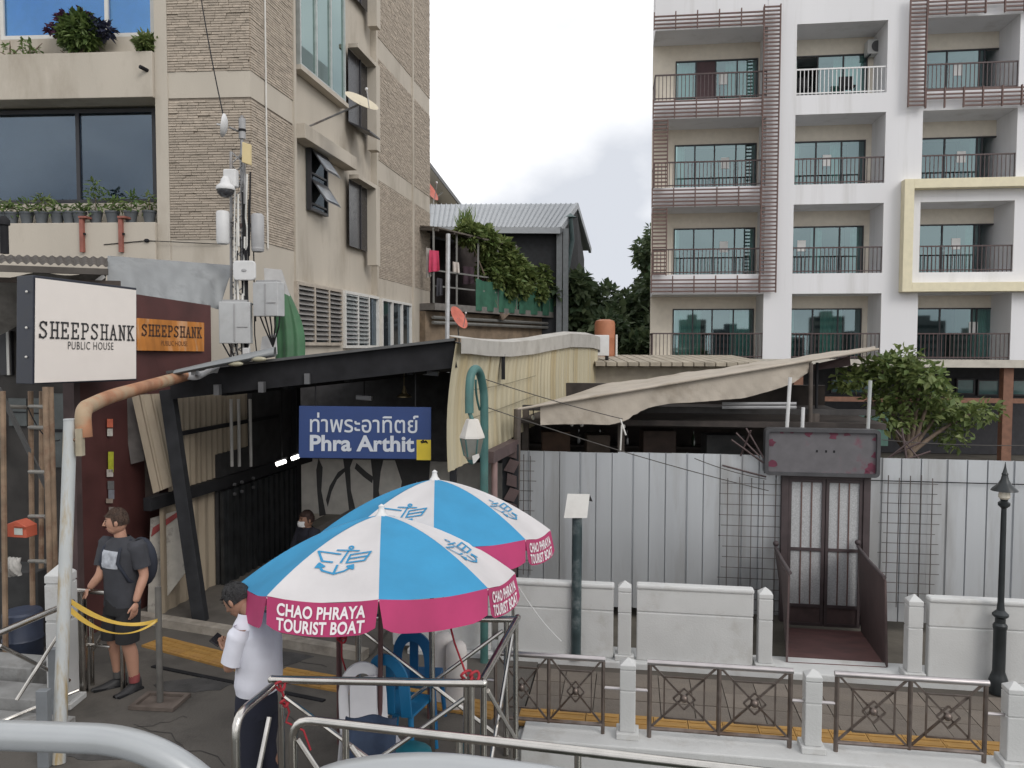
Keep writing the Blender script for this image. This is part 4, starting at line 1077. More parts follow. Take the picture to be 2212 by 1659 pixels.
for k in range(nsh):
    s0, s1 = k/nsh, (k+1)/nsh
    def fn(s, t):
        ss = lerp(s0, s1, s); x = (ss*nw) % 1.0
        rib = .016 if .62 < x < .9 else 0.0
        return ywall(ss, t) + Vector((.979,-.205,0))*(rib + (.006 if k % 2 else 0))
    m = MB(); m.grid(fn, 40, 8, th=(-.004,.001,0)); m.build('sheet', YZ, ys)
def cap(s, t):
    p = ywall(s, 1.0); q = Vector((.979,-.205,0))*.05
    prof = [(0.05,-.11),(0.05,.06),(-.10,.09)]
    a, b = prof[min(1,int(t*2))], prof[min(2,int(t*2)+1)]; f = (t*2) % 1.0 if t < 1 else 1.0
    o, z = lerp(a[0],b[0],f), lerp(a[1],b[1],f); k = 1 + .8*s
    return p + Vector((.979,-.205,0))*(o+.012) + Vector((0,0,z*k))
m = MB(); m.grid(cap, 60, 2, th=(-.004,0,-.004)); m.build('flashing', CAPM, ys)
s_ = line_at(1075); p = ywall(s_, .80); MB().boxc(p+Vector((.06,-.02,0)), (.05,.10,.34)).build('dark_slot', BLACKM, ys)
for t_ in (.62,.38):
    m = MB(); m.tube([ywall(.06+.9*i/20, t_+.0)+Vector((.065,-.012,0)) for i in range(8)], .006, 5); m.build('seam_wire', mat('seam',(0.2,0.18,0.12),0.7), ys)
# support posts of that wall
for s in (.05,.5,.95):
    q = A0.lerp(A1, s); MB().box(q.x-.16,q.x-.08,q.y-.04,q.y+.04,-.6,ywall(s,.9).z).build('post', GREYB, ys)
# ---------------- station sign
SB = mat('sign_blue',(0.020,0.046,0.155),0.45,var=0.06)
qs = [P(645,989,9.0),P(931,992,9.0),P(931,880,9.0),P(646,877,9.0)]
st = thing('station_sign', 'blue hanging pier name sign with white Thai and Latin lettering', 'sign', qs[0].lerp(qs[1],.5))
MB().prism(qs,(0,.05,0)).build('board', SB, st, bev=.004)
v, f = text2d('Phra Arthit', offset=.03); on_quad(qs, fit(v,.085,.875,.135,.45), f, .006).build('latin_lettering', WHITEL, st)
v, f = text2d('\u0e17\u0e48\u0e32\u0e1e\u0e23\u0e30\u0e2d\u0e32\u0e17\u0e34\u0e15\u0e22\u0e4c', offset=.008); on_quad(qs, fit(v,.085,.905,.50,.88), f, .006).build('thai_lettering', WHITEL, st)
ST = [quadpt(qs,.892,.0)+Vector((0,-.008,-.01)),quadpt(qs,1.0,.0)+Vector((0,-.008,-.01)),quadpt(qs,1.0,.375)+Vector((0,-.008,0)),quadpt(qs,.892,.375)+Vector((0,-.008,0))]
so = MB().prism(ST,(0,.004,0)).build('yellow_sticker', mat('sticker_yellow',(0.55,0.42,0.03),0.6,var=0.1), st)
v, f = strokes2d([[(.3,.9),(.45,.97),(.6,.88)],[(.35,.86),(.7,.92)],[(.62,.95),(.75,.85)]], .07); on_quad(ST, v, f, .004).build('print', BLACKM, so)
for s in (.12,.88): MB().tube([quadpt(qs,s,1)+Vector((0,.025,0)), quadpt(qs,s,1)+Vector((0,.05,.42))], .008, 6).build('hanger', BLACKM, st)
# lamps and fittings under the roof
EM = mat('lit_tube',(0.9,0.9,0.85),0.4,emit=(1,.97,.9,6.0))
for k, (x, y, d, lbl) in enumerate(((607,1000,11.0,'short lit lamp at the passage gate, lower left one'),(640,988,11.3,'short lit lamp at the passage gate, beside the blue sign'))):
    p = P(x,y,d); t = thing('gate_lamp', lbl, 'lamp', p-Vector((0,0,.03)), 'lit lamps in the passage')
    a, b = P(x-10,y+3,d), P(x+10,y-4,d)
    MB().tube([a,b],.028,10).build('tube', EM, t, smooth=40)
    MB().beam(a+Vector((0,.05,.035)), b+Vector((0,.05,.035)), .06, .03).build('batten', GREYB, t)
    MB().tube([a.lerp(b,.5)+Vector((0,.05,.05)), a.lerp(b,.5)+Vector((0,.05,2.8-p.z))],.008,6).build('stem', BLACKM, t)
for k, (x, y, lbl) in enumerate(((787,859,'small grey fitting under the pier roof, left one'),(931,806,'small grey fitting under the pier roof, beside the yellow wall'))):
    p = P(x,y,9.6); t = thing('ceiling_fitting', lbl, 'light fitting', p, 'grey fittings under the pier roof')
    MB().boxc(p, (.19,.10,.055), Matrix.Rotation(rad(5),3,'Y')).build('housing', mat('fitting_grey',(0.20,0.20,0.21),0.5), t, bev=.006)
    MB().tube([p+Vector((0,0,.02)), p+Vector((0,0,3.0-p.z))],.008,6).build('stem', BLACKM, t)
p = P(873,858,9.6); t = thing('hanging_bell_lamp', 'small brass bell shaped lamp hanging above the blue sign', 'lamp', p)
BRASS = mat('dull_brass',(0.14,0.11,0.06),0.4,0.7)
MB().lathe([(.09,0),(.088,.012),(.035,.05),(.02,.10),(.012,.14)], p, 14).build('shade', BRASS, t, smooth=35)
MB().tube([p+Vector((0,0,.13)), p+Vector((0,0,3.0-p.z))],.006,6).build('chain', BRASS, t)
# ---------------- teal swan-neck lamp
TEALP = mat('teal_paint',(0.045,0.125,0.115),0.5,var=0.2,dirt=(0.10,0.12,0.10),dirt_amt=0.4)
pb = G(1046,1418); d = pb.y - .15
tl = thing('swan_neck_lamp', 'teal swan neck lamp post with a white hexagonal lantern', 'lamp post', Vector((P(1046,1000,d).x,d,0)))
top = [Vector((P(1046,1400,d).x,d,0)), P(1046,1050,d), P(1046,880,d), P(1043,835,d-.02), P(1036,806,d-.10), P(1026,797,d-.22), P(1017,812,d-.33), P(1014,850,d-.38), P(1014,893,d-.40)]
sm = []
for i in range(len(top)-1):
    p0 = top[max(0,i-1)]; p1 = top[i]; p2 = top[i+1]; p3 = top[min(len(top)-1,i+2)]
    for k in range(5):
        t = k/5; sm.append(.5*((2*p1)+(-p0+p2)*t+(2*p0-5*p1+4*p2-p3)*t*t+(-p0+3*p1-3*p2+p3)*t**3))
sm.append(top[-1])
MB().tube(sm, .042, 14).build('pole', TEALP, tl, smooth=50)
m = MB(); m.tube(bez(P(1036,885,d), P(1026,850,d-.2), P(1028,820,d-.2)), .012, 8); m.build('scroll', TEALP, tl, smooth=50)
lp = P(1020,905,d-.40); lz = lambda y: P(1020,y,d-.40).z
c0 = Vector((lp.x, lp.y, 0))
MB().tube([P(1014,890,d-.4), c0+Vector((0,0,lz(907)))], .02, 8).build('stem', TEALP, tl)
MB().lathe([(.055,lz(905)),(.062,lz(907)),(.118,lz(941)),(.122,lz(946)),(.114,lz(946))], c0, 6).build('lantern_cap', mat('lantern_white',(0.55,0.52,0.48),0.6,var=0.08), tl)
MB().lathe([(.113,lz(947)),(.075,lz(985)),(.055,lz(992))], c0, 6).build('lantern_glass', mat('dirty_glass',(0.20,0.19,0.16),0.25,var=0.2), tl)
lg = tl.children[-1]
for k in range(6):
    t = 2*PI*k/6; cs = Vector((math.cos(t),math.sin(t),0)); MB().beam(c0+cs*.116+Vector((0,0,lz(947))), c0+cs*.078+Vector((0,0,lz(985))), .010,.010).build('glazing_bar', TEALP, lg)
MB().lathe([(.056,lz(992)),(.04,lz(998)),(.012,lz(1003))], c0, 8).build('finial', TEALP, tl)
m = MB(); m.prism([P(1020,985,d-.52),P(1034,980,d-.52),P(1036,988,d-.52),P(1026,1000,d-.52),P(1022,1002,d-.52)],(0,.01,0)); m.build('torn_flap', mat('lantern_white',(0,0,0)), tl)
# pink pole and brown folded shutter right of it
pp = Vector((P(1068,1000,9.6).x, 9.6, -.3)); MBp = MB(); MBp.tube([pp, Vector((pp.x,9.6,P(1068,978,9.6).z))], .04, 10)
solo(MBp, 'pink_pole', mat('pink_pole',(0.24,0.16,0.15),0.6,var=0.15), 'dull pink pole right of the teal lamp post', 'pole', smooth=40)
bs = thing('folded_shutter', 'brown folded lattice shutter at the left end of the zinc fence', 'shutter', Vector((P(1104,1200,10.4).x,10.4,-.4)))
for i in range(9):
    y0, y1 = lerp(960,1240,i/9), lerp(960,1240,(i+1)/9); sx = 6*(i%2)
    MB().prism([P(1096+sx,y0,10.4),P(1116+sx,y0+8,10.4),P(1116-sx,y1,10.4),P(1094-sx,y1-6,10.4)],(0,.05,0)).build('lattice_leaf', RUSTB, bs)
MB().box(bs.location.x-.12,bs.location.x+.10,10.47,10.55,-.6,P(1100,960,10.5).z).build('post', GREYB, bs)
m = MB(); m.beam(P(1056,988,9.4),P(1112,960,10.6),.12,.14); 
solo(m,'brown_beam',RUSTB,'short rusty brown beam above the pink pole','beam')
# ================================================================ pub side: maroon wall, signs, roofs
pubA, pubB = P(165,1000,8.55), P(455,740,11.2)
dirp = (pubB-pubA); dirp.z = 0; dirp.normalize()
outp = Vector((dirp.y,-dirp.x,0))                          # towards the passage
pub = thing('pub_building', 'dark maroon riverside pub shed with patched corrugated roof', 'building', Vector((pubA.x,pubA.y,0)))
zt_ = lambda p, x, y: P(x,y,p.y).z
tl_, tr_ = P(298,636,9.75), P(455,660,11.2)
base = [Vector((pubA.x,pubA.y,-.1)), Vector((pubB.x,pubB.y,-.1)), tr_, tl_, Vector((pubA.x,pubA.y,P(165,640,8.55).z))]
MB().prism(base, -outp*.08).build('maroon_wall', MAROON, pub)
MB().beam(Vector((pubA.x,pubA.y,-.1))-outp*.04, Vector((pubA.x,pubA.y,base[4].z))-outp*.04, .12, .12, up=(0,1,0)).build('corner_post', RUSTB, pub)
# dark back wall left of it with barred windows
PW = Frame(P(60,1000,11.2), -8.7)
pa, pbb = PW.hit(-260,1000)[0], PW.hit(190,1000)[0]
MB(PW.M).box(pa,pbb,0,.15,-.1,4.0).build('dark_wall', mat('pub_dark_wall',(0.035,0.032,0.03),0.85,var=0.4,scale=3), pub)
for x0, x1, y0, y1 in ((112,160,850,1010),(20,60,860,920),(68,98,860,925),(-60,10,905,990)):
    a, z1 = PW.hit(x0,y0,-.03); b, z0 = PW.hit(x1,y1,-.03)
    f = MB(PW.M).box(a,b,-.05,-.002,z0,z1).build('shutter_panel', mat('dim_grey_panel',(0.075,0.085,0.085),0.5,var=0.25), pub)
    MB(PW.M).box(a,b,-.062,-.052,lerp(z0,z1,.48),lerp(z0,z1,.52)).build('panel_bar', BLACKM, f)
for x0, x1, y0, y1 in ((0,28,715,810),):
    a, z1 = PW.hit(x0,y0,-.03); b, z0 = PW.hit(x1,y1,-.03)
    MB(PW.M).box(a,b,-.05,-.002,z0,z1).build('dark_window', DARKFR, pub)
    MB(PW.M).box(b-.06,b-.02,-.07,-.051,z0,z1).build('window_bar', WHITEFR, pub)
# corrugated roof, seen edge-on from below
OLDR = mat('old_grey_roof',(0.085,0.075,0.066),0.8,0.1,var=0.3,scale=3,dirt=(0.05,0.04,0.035),dirt_amt=0.7)
r0, r1 = P(-160,560,9.0), P(233,574,9.6)
m = MB(); corr(m, [r0, r1, P(233,556,11.8), P(-160,548,11.8)], 22, .014, per=8, nv=1); m.build('roof_sheet', OLDR, pub)
MB().beam(r0+Vector((0,0,-.075)), r1+Vector((0,0,-.075)), .06, .075).build('roof_batten', OLDR, pub)
MB().beam(r0+Vector((0,.3,-.19)), r1+Vector((0,.3,-.19)), .06, .06).build('roof_batten', mat('brown_board',(0,0,0)), pub)
MB().beam(P(225,596,10.0), P(190,622,9.9), .05, .05).build('roof_strut', WHITEFR, pub)
m = MB(); m.grid(lambda s,t: quadpt([P(-120,760,10.8),P(232,640,10.9),P(232,588,10.4),P(-120,600,10.4)],s,t)+Vector((0,.05*math.sin(s*9+t*4),.03*math.sin(s*14))),24,6); m.build('soffit_cloth', mat('soffit_grey',(0.20,0.19,0.175),0.9,var=0.25,dirt=(0.07,0.06,0.05),dirt_amt=0.6), pub, smooth=60)
# vent pipe on the roof
solo(MB().lathe([(.05,0),(.05,.35),(.07,.36),(.07,.42),(.03,.47)], P(10,548,10.0), 10), 'roof_vent_pipe', BLACKM, 'short black vent pipe standing on the old roof edge', 'pipe', smooth=40)
# grey tarpaulin over the lean-to
TARP = mat('grey_tarp',(0.235,0.245,0.25),0.55,var=0.15,scale=2,bump=0.2,bscale=8,dirt=(0.14,0.145,0.15),dirt_amt=0.6,dscale=2.2)
tc_ = [P(233,600,10.0),P(474,662,11.7),P(505,574,12.6),P(233,553,11.0)]
def tarp(s, t):
    p = quadpt(tc_, s, t)
    lo = (1-t)**2
    p += Vector((.02,-.05,-.30*lo*(.15+.85*math.sin(PI*min(1,s*1.25))**2)))
    p += Vector((.02,-.05,.0))*(math.sin(s*31+2*math.sin(t*5))*.5+math.sin(s*57+t*9)*.3)*(1-t*.6)
    p.z += .05*math.sin(s*9)*math.sin(PI*t)
    return p
solo(MB().grid(tarp, 70, 14, th=(0,.006,-.004)), 'grey_tarpaulin', TARP, 'grey wrinkled tarpaulin draped over the lean-to roof above the maroon wall', 'tarpaulin', smooth=70)
# ---------------- pub name box sign
c = [P(70,830,7.5),P(295,822,8.85),P(295,622,8.85),P(72,594,7.5)]
off = P(36,588,7.62)-P(72,594,7.5); off.z = 0
ss = thing('pub_box_sign', 'white box sign lettered SHEEPSHANK PUBLIC HOUSE with dark sides', 'sign', c[0].lerp(c[1],.5))
NAVY = mat('navy_box',(0.018,0.022,0.035),0.5,var=0.2)
MB().prism(c, off).build('box', NAVY, ss, bev=.006)
nrm = (c[1]-c[0]).cross(c[3]-c[0]).normalized()
ci = [quadpt(c,a,b)+nrm*.006 for a,b in ((.012,.012),(.985,.02),(.985,.975),(.012,.975))]
MB().prism(ci, nrm*.006).build('face', mat('warm_white_face',(0.74,0.69,0.645),0.5,var=0.02), ss)
cf = [p+nrm*.008 for p in ci]
LETM = mat('sign_black',(0.022,0.022,0.024),0.7)
v, f = strokes2d(slab_letters('SHEEPSHANK'), .115); on_quad(cf, fit(v,.025,.975,.425,.60), f, .006).build('name_lettering', LETM, ss)
v, f = text2d('PUBLIC HOUSE', spacing=1.15); on_quad(cf, fit(v,.285,.74,.325,.405), f, .006).build('small_lettering', mat('sign_grey',(0.05,0.05,0.05),0.7), ss)
for t in (.25,.52,.85):
    q = c[0].lerp(c[3], t)+off*.35; MB().sphere(q+Vector((0,-.012,0)), .012).build('screw', WHITEFR, ss)
# two posts under the box sign
for k, (x, d) in enumerate(((98,7.55),(109,7.75))):
    p = P(x,836,d); solo(MB().tube([Vector((p.x,d,0)), p], .028, 10), 'sign_post', mat('rusty_pipe',(0.24,0.17,0.115),0.7,0.2,var=0.3,scale=6,dirt=(0.12,0.045,0.025),dirt_amt=0.7,dscale=4), ('rusty pipe post under the box sign, left of the pair','rusty pipe post under the box sign, right of the pair')[k], 'post', 'rusty posts under the box sign', smooth=40)
RPIPE = MATS['rusty_pipe']
# ---------------- rusty name plate on the maroon wall
def onwall(x, y, o=.03):
    # ray against the maroon wall plane
    r = ray(x,y); q = pubA + outp*o; t = (q-CAMO).dot(outp)/r.dot(outp); return CAMO + r*t
c = [onwall(297,757),onwall(441,759),onwall(441,697),onwall(297,687)]
rs = thing('rusty_name_plate', 'rust stained orange metal plate lettered SHEEPSHANK on the maroon wall', 'sign', c[0].lerp(c[1],.5))
RUSTP = mat('rusted_plate',(0.50,0.19,0.035),0.7,0.1,var=0.35,scale=3,dirt=(0.55,0.42,0.30),dirt_amt=0.75,dscale=2.6,stretch=(2,2,.6),dthr=.50)
MB().prism(c, -outp*.02).build('plate', RUSTP, rs)
v, f = strokes2d(slab_letters('SHEEPSHANK'), .15); on_quad(c, fit(v,.05,.96,.44,.84), f, .004).build('name_lettering', mat('rust_letter',(0.075,0.035,0.02),0.8,var=0.4,scale=14), rs)
v, f = text2d('PUBLIC HOUSE', offset=.005); on_quad(c, fit(v,.32,.72,.17,.33), f, .004).build('small_lettering', mat('rust_letter_faint',(0.20,0.085,0.03),0.8,var=0.4,scale=14), rs)
# stickers down the wall edge
for k, (x, y, w, h, col, lbl) in enumerate(((238,914,12,18,(.55,.14,.08),'orange'),(238,934,11,16,(.5,.48,.44),'white'),(240,998,11,44,(.42,.44,.04),'yellow green'),(238,1022,13,16,(.5,.46,.42),'pale printed'),(240,1048,13,18,(.15,.15,.15),'dark'),(241,1068,12,20,(.22,.23,.26),'blue grey'),(237,1082,14,10,(.3,.24,.2),'brown'),(242,1102,12,14,(.26,.22,.2),'taupe'),(231,1130,10,12,(.33,.3,.28),'grey'))):
    q = [onwall(x-w/2,y+h/2),onwall(x+w/2,y+h/2),onwall(x+w/2,y-h/2),onwall(x-w/2,y-h/2)]
    solo(MB().prism(q,-outp*.006), 'wall_sticker', mat('sticker_%s'%lbl.replace(' ','_'),col,0.6,var=0.15,scale=20), 'small %s sticker in the column on the maroon wall edge' % lbl, 'sticker', 'stickers on the maroon wall edge')
# ---------------- rusty lattice frame at the far left
lt = thing('lattice_frame', 'rusty pipe lattice frame with rungs at the far left', 'frame', Vector((P(80,1300,8.0).x,8.0,0)))
for x, xb, d in ((66,70,8.0),(6,10,7.6),(90,88,8.4)):
    a = P(x,845,d); b_ = P(xb,1360,d); MB().tube([Vector((b_.x,d,0)), a], .026, 8).build('upright', RPIPE, lt, smooth=40)
for y in (878,923,1019,1115,1212):
    MB().tube([P(64,y,8.0),P(100,y+1,7.6)], .02, 8).build('rung', mat('grey_rung',(0.22,0.21,0.19),0.6,0.3,var=0.2), lt, smooth=40)
MB().tube([P(8,878,7.8),P(56,880,8.0)], .02, 8).build('rung', MATS['grey_rung'], lt, smooth=40)
MB().beam(P(-4,838,7.7), P(108,1068,8.2), .06, .02).build('brace', mat('grey_brace',(0.12,0.12,0.12),0.6,0.3), lt)
m = MB(); m.tube(sag(P(60,880,7.9),P(130,950,8.0),.12), .006, 5); solo(m,'loose_wire',BLACKM,'thin loose wire hanging across the rusty lattice','wire')
# orange box, white pouch
q = P(45,1158,7.7)
ob = thing('orange_letter_box', 'small orange house-shaped letter box on the rusty lattice', 'letter box', q)
ORG = mat('orange_paint',(0.45,0.10,0.055),0.6,var=0.12)
zb2 = q.z; hgt = P(45,1122,7.7).z-zb2; R8 = Matrix.Rotation(rad(-12),3,'Z')
def ol(x,y,z): return q + R8 @ Vector((x,y,z))
MB().prism([ol(-.12,-.06,0),ol(.12,-.06,0),ol(.12,-.06,hgt*.68),ol(0,-.06,hgt),ol(-.12,-.06,hgt*.72)], R8 @ Vector((0,.14,0))).build('body', ORG, ob, bev=.006)
MB().prism([ol(-.01,-.068,.03),ol(.085,-.068,.03),ol(.085,-.068,.095),ol(-.01,-.068,.095)], R8 @ Vector((0,.004,0))).build('label_window', mat('pale_label',(0.42,0.45,0.42),0.6), ob)
MB().prism([ol(.0,-.075,hgt*.62),ol(.125,-.075,hgt*.60),ol(.125,-.085,hgt*.70),ol(0,-.085,hgt*.72)], R8 @ Vector((0,.015,0))).build('flap', ORG, ob)
m = MB(); m.grid(lambda s,t: quadpt([P(14,1247,7.7),P(44,1244,7.7),P(42,1206,7.7),P(17,1204,7.7)],s,t)+Vector((0,-.06*math.sin(PI*s)*math.sin(PI*t)+.01*math.sin(s*20+t*13),0)),14,12,th=(0,.02,0))
solo(m,'white_pouch',mat('white_plastic',(0.42,0.41,0.39),0.5,var=0.2,scale=12),'crumpled white plastic pouch hanging on the rusty lattice','bag',smooth=60)
# ---------------- leaning white and yellow post with rusty bent pipe
pt_, pb_ = P(152,908,6.35), G(127,1648)
WY = mat('white_yellow_post',(0.44,0.46,0.46),0.6,var=0.15,scale=4,dirt=(0.30,0.21,0.08),dirt_amt=0.9,dscale=4.0,stretch=(2.4,2.4,.35),dthr=.47)
ob2 = thing('leaning_post', 'tall leaning white and yellow stained steel post at the left', 'post', pb_)
MB().tube([pb_, pt_], .05, 14).build('shaft', WY, ob2, smooth=40)
MB().tube([pt_, pt_+Vector((0,0,.012))], .052, 14).build('cap', mat('grey_cap',(0.4,0.42,0.43),0.6), ob2)
m = MB(); m.boxc(P(173,955,6.30), (.05,.05,.22)); m.build('clip', mat('worn_clip',(0.30,0.26,0.19),0.7,var=0.3), ob2)
MB().tube([P(150,950,6.33),P(172,950,6.30)],.015,8).build('clip_arm', RPIPE, ob2)
GUT = mat('rust_gutter',(0.34,0.16,0.085),0.7,0.1,var=0.3,scale=5,dirt=(0.36,0.30,0.20),dirt_amt=0.75,dscale=2.4,dthr=.48)
solo(MB().tube(bend([P(182,944,6.35),P(178,884,6.35),P(232,858,6.9),P(405,810,9.0)], .28, 8), .062, 14), 'rusty_pipe', GUT, 'thick rusty downpipe bent over from the pier roof to the leaning post', 'pipe', smooth=60)
# ---------------- white post and white steps behind it
p = G(138,1520)
t = make_post('white_post', 'white concrete post behind the leaning stained post', .19, P(133,1215,p.y).z, 0); t.location = (p.x, p.y, 0)
stp = thing('white_steps', 'dirty white concrete steps left of the leaning post', 'steps', G(80,1560))
DW = mat('dirty_white',(0.24,0.24,0.235),0.85,var=0.25,scale=4,bump=0.3,bscale=30,dirt=(0.11,0.10,0.09),dirt_amt=0.8,dscale=2.5)
for i in range(3):
    a = G(10+8*i,1600-48*i, .0); MB(Matrix.Translation((a.x,a.y,0)) @ Matrix.Rotation(rad(-9),4,'Z')).box(-1.2,.42-.1*i,-.02+.003*i,.30,0.003,.10+.09*i).build('step', DW, stp, bev=.01)
# blue drum and dark clutter behind the left rail
solo(MB().lathe([(.17,0),(.18,.02),(.18,.28),(.19,.3),(.18,.32),(.18,.56),(.165,.58),(.02,.59)], G(52,1440), 18), 'blue_drum', mat('dull_blue',(0.035,0.045,0.075),0.5,var=0.2), 'dull dark blue drum behind the left stainless rail', 'drum', smooth=35)
solo(MB().box(-.35,.35,-.2,.2,0,.85).add([],[]), 'dark_crate', mat('dark_crate',(0.03,0.03,0.03),0.7,var=0.4), 'black box standing under the white pouch at the left edge', 'box', bev=.01).location = G(40,1390)
# white sack at the left edge
def sack(s, t):
    a = 2*PI*s; r = .17*(math.sin(PI*min(1,.06+t*.9))**.5); return G(-2,1640)+Vector((0,-.3,.75)) + Vector((r*math.cos(a)*(1+.08*math.sin(5*a)), r*math.sin(a), .55*t))
solo(MB().grid(sack,24,12), 'white_sack', mat('sack_white',(0.46,0.44,0.40),0.85,var=0.2,scale=6,bump=0.5,bscale=10), 'off-white cloth sack at the left edge by the stainless rail', 'sack', smooth=80)
# ---------------- stand with square foot, yellow tape
b = G(346,1519); th_ = P(347,1268,b.y).z
sd_ = thing('barrier_stand', 'grey barrier stand with a square foot on the pier', 'stand', b)
MB().tube([b+Vector((0,0,.015)), Vector((b.x,b.y,th_))], .028, 10).build('pole', mat('stand_grey',(0.14,0.135,0.125),0.6,0.3,var=0.25), sd_, smooth=40)
m = MB(Matrix.Translation(b) @ Matrix.Rotation(rad(-6),4,'Z'))
for q in ((-.21,.21,-.16,-.12),(-.21,.21,.12,.16),(-.21,-.17,-.12,.12),(.17,.21,-.12,.12)): m.box(*q,.003,.035)
m.box(-.165,.165,-.115,.115,.003,.012); m.build('foot', mat('foot_rust',(0.13,0.105,0.09),0.7,0.2,var=0.3), sd_)
YT = mat('yellow_tape',(0.55,0.36,0.06),0.6,var=0.12,dirt=(0.55,0.50,0.30),dirt_amt=0.7,dscale=2.5)
ya, yb = P(154,1300,6.45), P(340,1340,b.y-.03)
def tape(s, t, ph=0, sg=.10):
    p = ya.lerp(yb, s) - Vector((0,0,sg*4*s*(1-s))); w = .045*(1-.35*s)
    tw = ph + 1.2*math.sin(PI*s); return p + Vector((0, math.sin(tw)*w*(t-.5), math.cos(tw)*w*(t-.5)))
solo(MB().grid(lambda s,t: tape(s,t), 40, 2, th=(0,.002,0)), 'yellow_tape', YT, 'yellow barrier tape sagging from the leaning post to the stand, upper strand', 'tape', 'yellow tape strands', smooth=60)
solo(MB().grid(lambda s,t: tape(s,t,.5,.155)+Vector((0,-.02,-.06*(1-s))), 40, 2, th=(0,.002,0)), 'yellow_tape', YT, 'yellow barrier tape sagging from the leaning post to the stand, lower strand', 'tape', 'yellow tape strands', smooth=60)

# ================================================================ telecom mast and what hangs on it
MD = 12.0
def mp_(x, y, dd=0): return P(x, y, MD+dd)
ms = thing('telecom_mast', 'slender steel lattice mast crowded with antennas and cables', 'mast', Vector((mp_(520,800).x,MD,0)))
GALV = mat('galvanised',(0.26,0.26,0.265),0.5,0.5,var=0.25,scale=6,dirt=(0.16,0.10,0.07),dirt_amt=0.6)
zt2 = mp_(520,330).z; bx = mp_(521,700).x
legs = [(-.16,-.1),(.16,-.1),(0,.16)]
for lx, ly_ in legs: MB().tube([(bx+lx,MD+ly_,0),(bx+lx*.6,MD+ly_*.6,zt2)], .022, 6).build('leg', GALV, ms)
n = 22
for i in range(n):
    z0, z1 = lerp(2.2,zt2,i/n), lerp(2.2,zt2,(i+1)/n)
    for (a, b) in ((0,1),(1,2),(2,0)):
        fa = lambda z: 1-.4*z/zt2
        p0 = Vector((bx+legs[a][0]*fa(z0),MD+legs[a][1]*fa(z0),z0)); p1 = Vector((bx+legs[b][0]*fa(z1),MD+legs[b][1]*fa(z1),z1))
        if i % 2: p0 = Vector((bx+legs[b][0]*fa(z0),MD+legs[b][1]*fa(z0),z0)); p1 = Vector((bx+legs[a][0]*fa(z1),MD+legs[a][1]*fa(z1),z1))
        MB().tube([p0,p1],.010,5,cap=False).build('lacing', GALV, ms)
MB().tube([mp_(522,345),mp_(523,250)],.026,8).build('top_tube', GALV, ms)
m = MB(); m.beam(mp_(505,487,-.2),mp_(545,487,-.2),.05,.06); m.build('cross_arm', RUSTB, ms)
for k in range(11):
    x0 = random.uniform(500,548); x1 = x0+random.uniform(-14,14)
    pts = [mp_(lerp(x0,x1,i/8)+random.uniform(-3,3), lerp(430+random.uniform(-60,160),800,i/8), -.22-.05*random.random()) for i in range(9)]
    MB().tube(pts, random.choice((.010,.014,.018)), 5).build('cable', BLACKM if k % 3 else WHITEFR, ms)
WPL = mat('white_plastic_case',(0.60,0.60,0.60),0.45,var=0.05,dirt=(0.4,0.39,0.37),dirt_amt=0.3)
GPL = mat('grey_plastic_case',(0.33,0.33,0.335),0.5,var=0.08)
def arm(p, t): MB().tube([p, Vector((bx,MD,p.z-.02))], .016, 6).build('arm', GALV, t)
# dish
p = mp_(488,272,-.15); t = thing('white_dish_antenna','round white dish antenna near the top of the lattice mast','antenna',p-Vector((0,0,.17)))
Rd = Matrix.Rotation(rad(-82),3,'Y') @ Matrix.Rotation(rad(12),3,'X')
MB().lathe([(.01,-.02),(.10,-.012),(.165,.02),(.175,.045),(.165,.05),(.09,.012),(.01,.0)], p, 22, Rd).build('reflector', WPL, t, smooth=50)
MB().tube([p, p+Rd@Vector((0,0,.13))],.014,8).build('feed', WPL, t); arm(p+Vector((.05,0,-.02)), t)
# top cylinder
p = mp_(523,300); t = thing('grey_tube_antenna','grey tube antenna on the tip of the lattice mast','antenna',p)
MB().tube([p, mp_(523,256)],.05,14).build('tube', GPL, t, smooth=40); MB().tube([mp_(523,283)-Vector((0,0,.01)), mp_(523,279)],.055,14).build('band', BLACKM, t)
# yellow panel
q = [mp_(522,350,-.3),mp_(542,357,-.2),mp_(542,312,-.2),mp_(523,306,-.3)]; t = thing('yellow_panel_antenna','flat pale yellow panel antenna near the mast top','antenna',q[0])
MB().prism(q,(0,.05,0)).build('panel', mat('pale_yellow_panel',(0.58,0.47,0.25),0.5,var=0.04), t, bev=.008); arm(q[0].lerp(q[2],.5)+Vector((0,.06,0)), t)
# camera box + dome
q = mp_(499,386,-.3); t = thing('white_camera_box','white camera junction box on the mast above the dome','camera box',q-Vector((0,0,.12)))
MB().boxc(q,(.19,.14,.26)).build('case', WPL, t, bev=.02); arm(q+Vector((.05,.08,0)), t)
q = mp_(487,405,-.42); t = thing('dome_camera','white dome security camera with dark glass on the mast','camera',q-Vector((0,0,.13)))
MB().lathe([(.03,.16),(.06,.12),(.075,.06),(.125,.02),(.135,-.02),(.13,-.035)], q, 18).build('housing', WPL, t, smooth=40)
MB().lathe([(.125,-.036),(.115,-.09),(.07,-.135),(.01,-.15)], q, 18).build('dome', mat('smoked_dome',(0.05,0.05,0.055),0.1,spec=0.9), t, smooth=60); arm(q+Vector((0,.06,.12)), t)
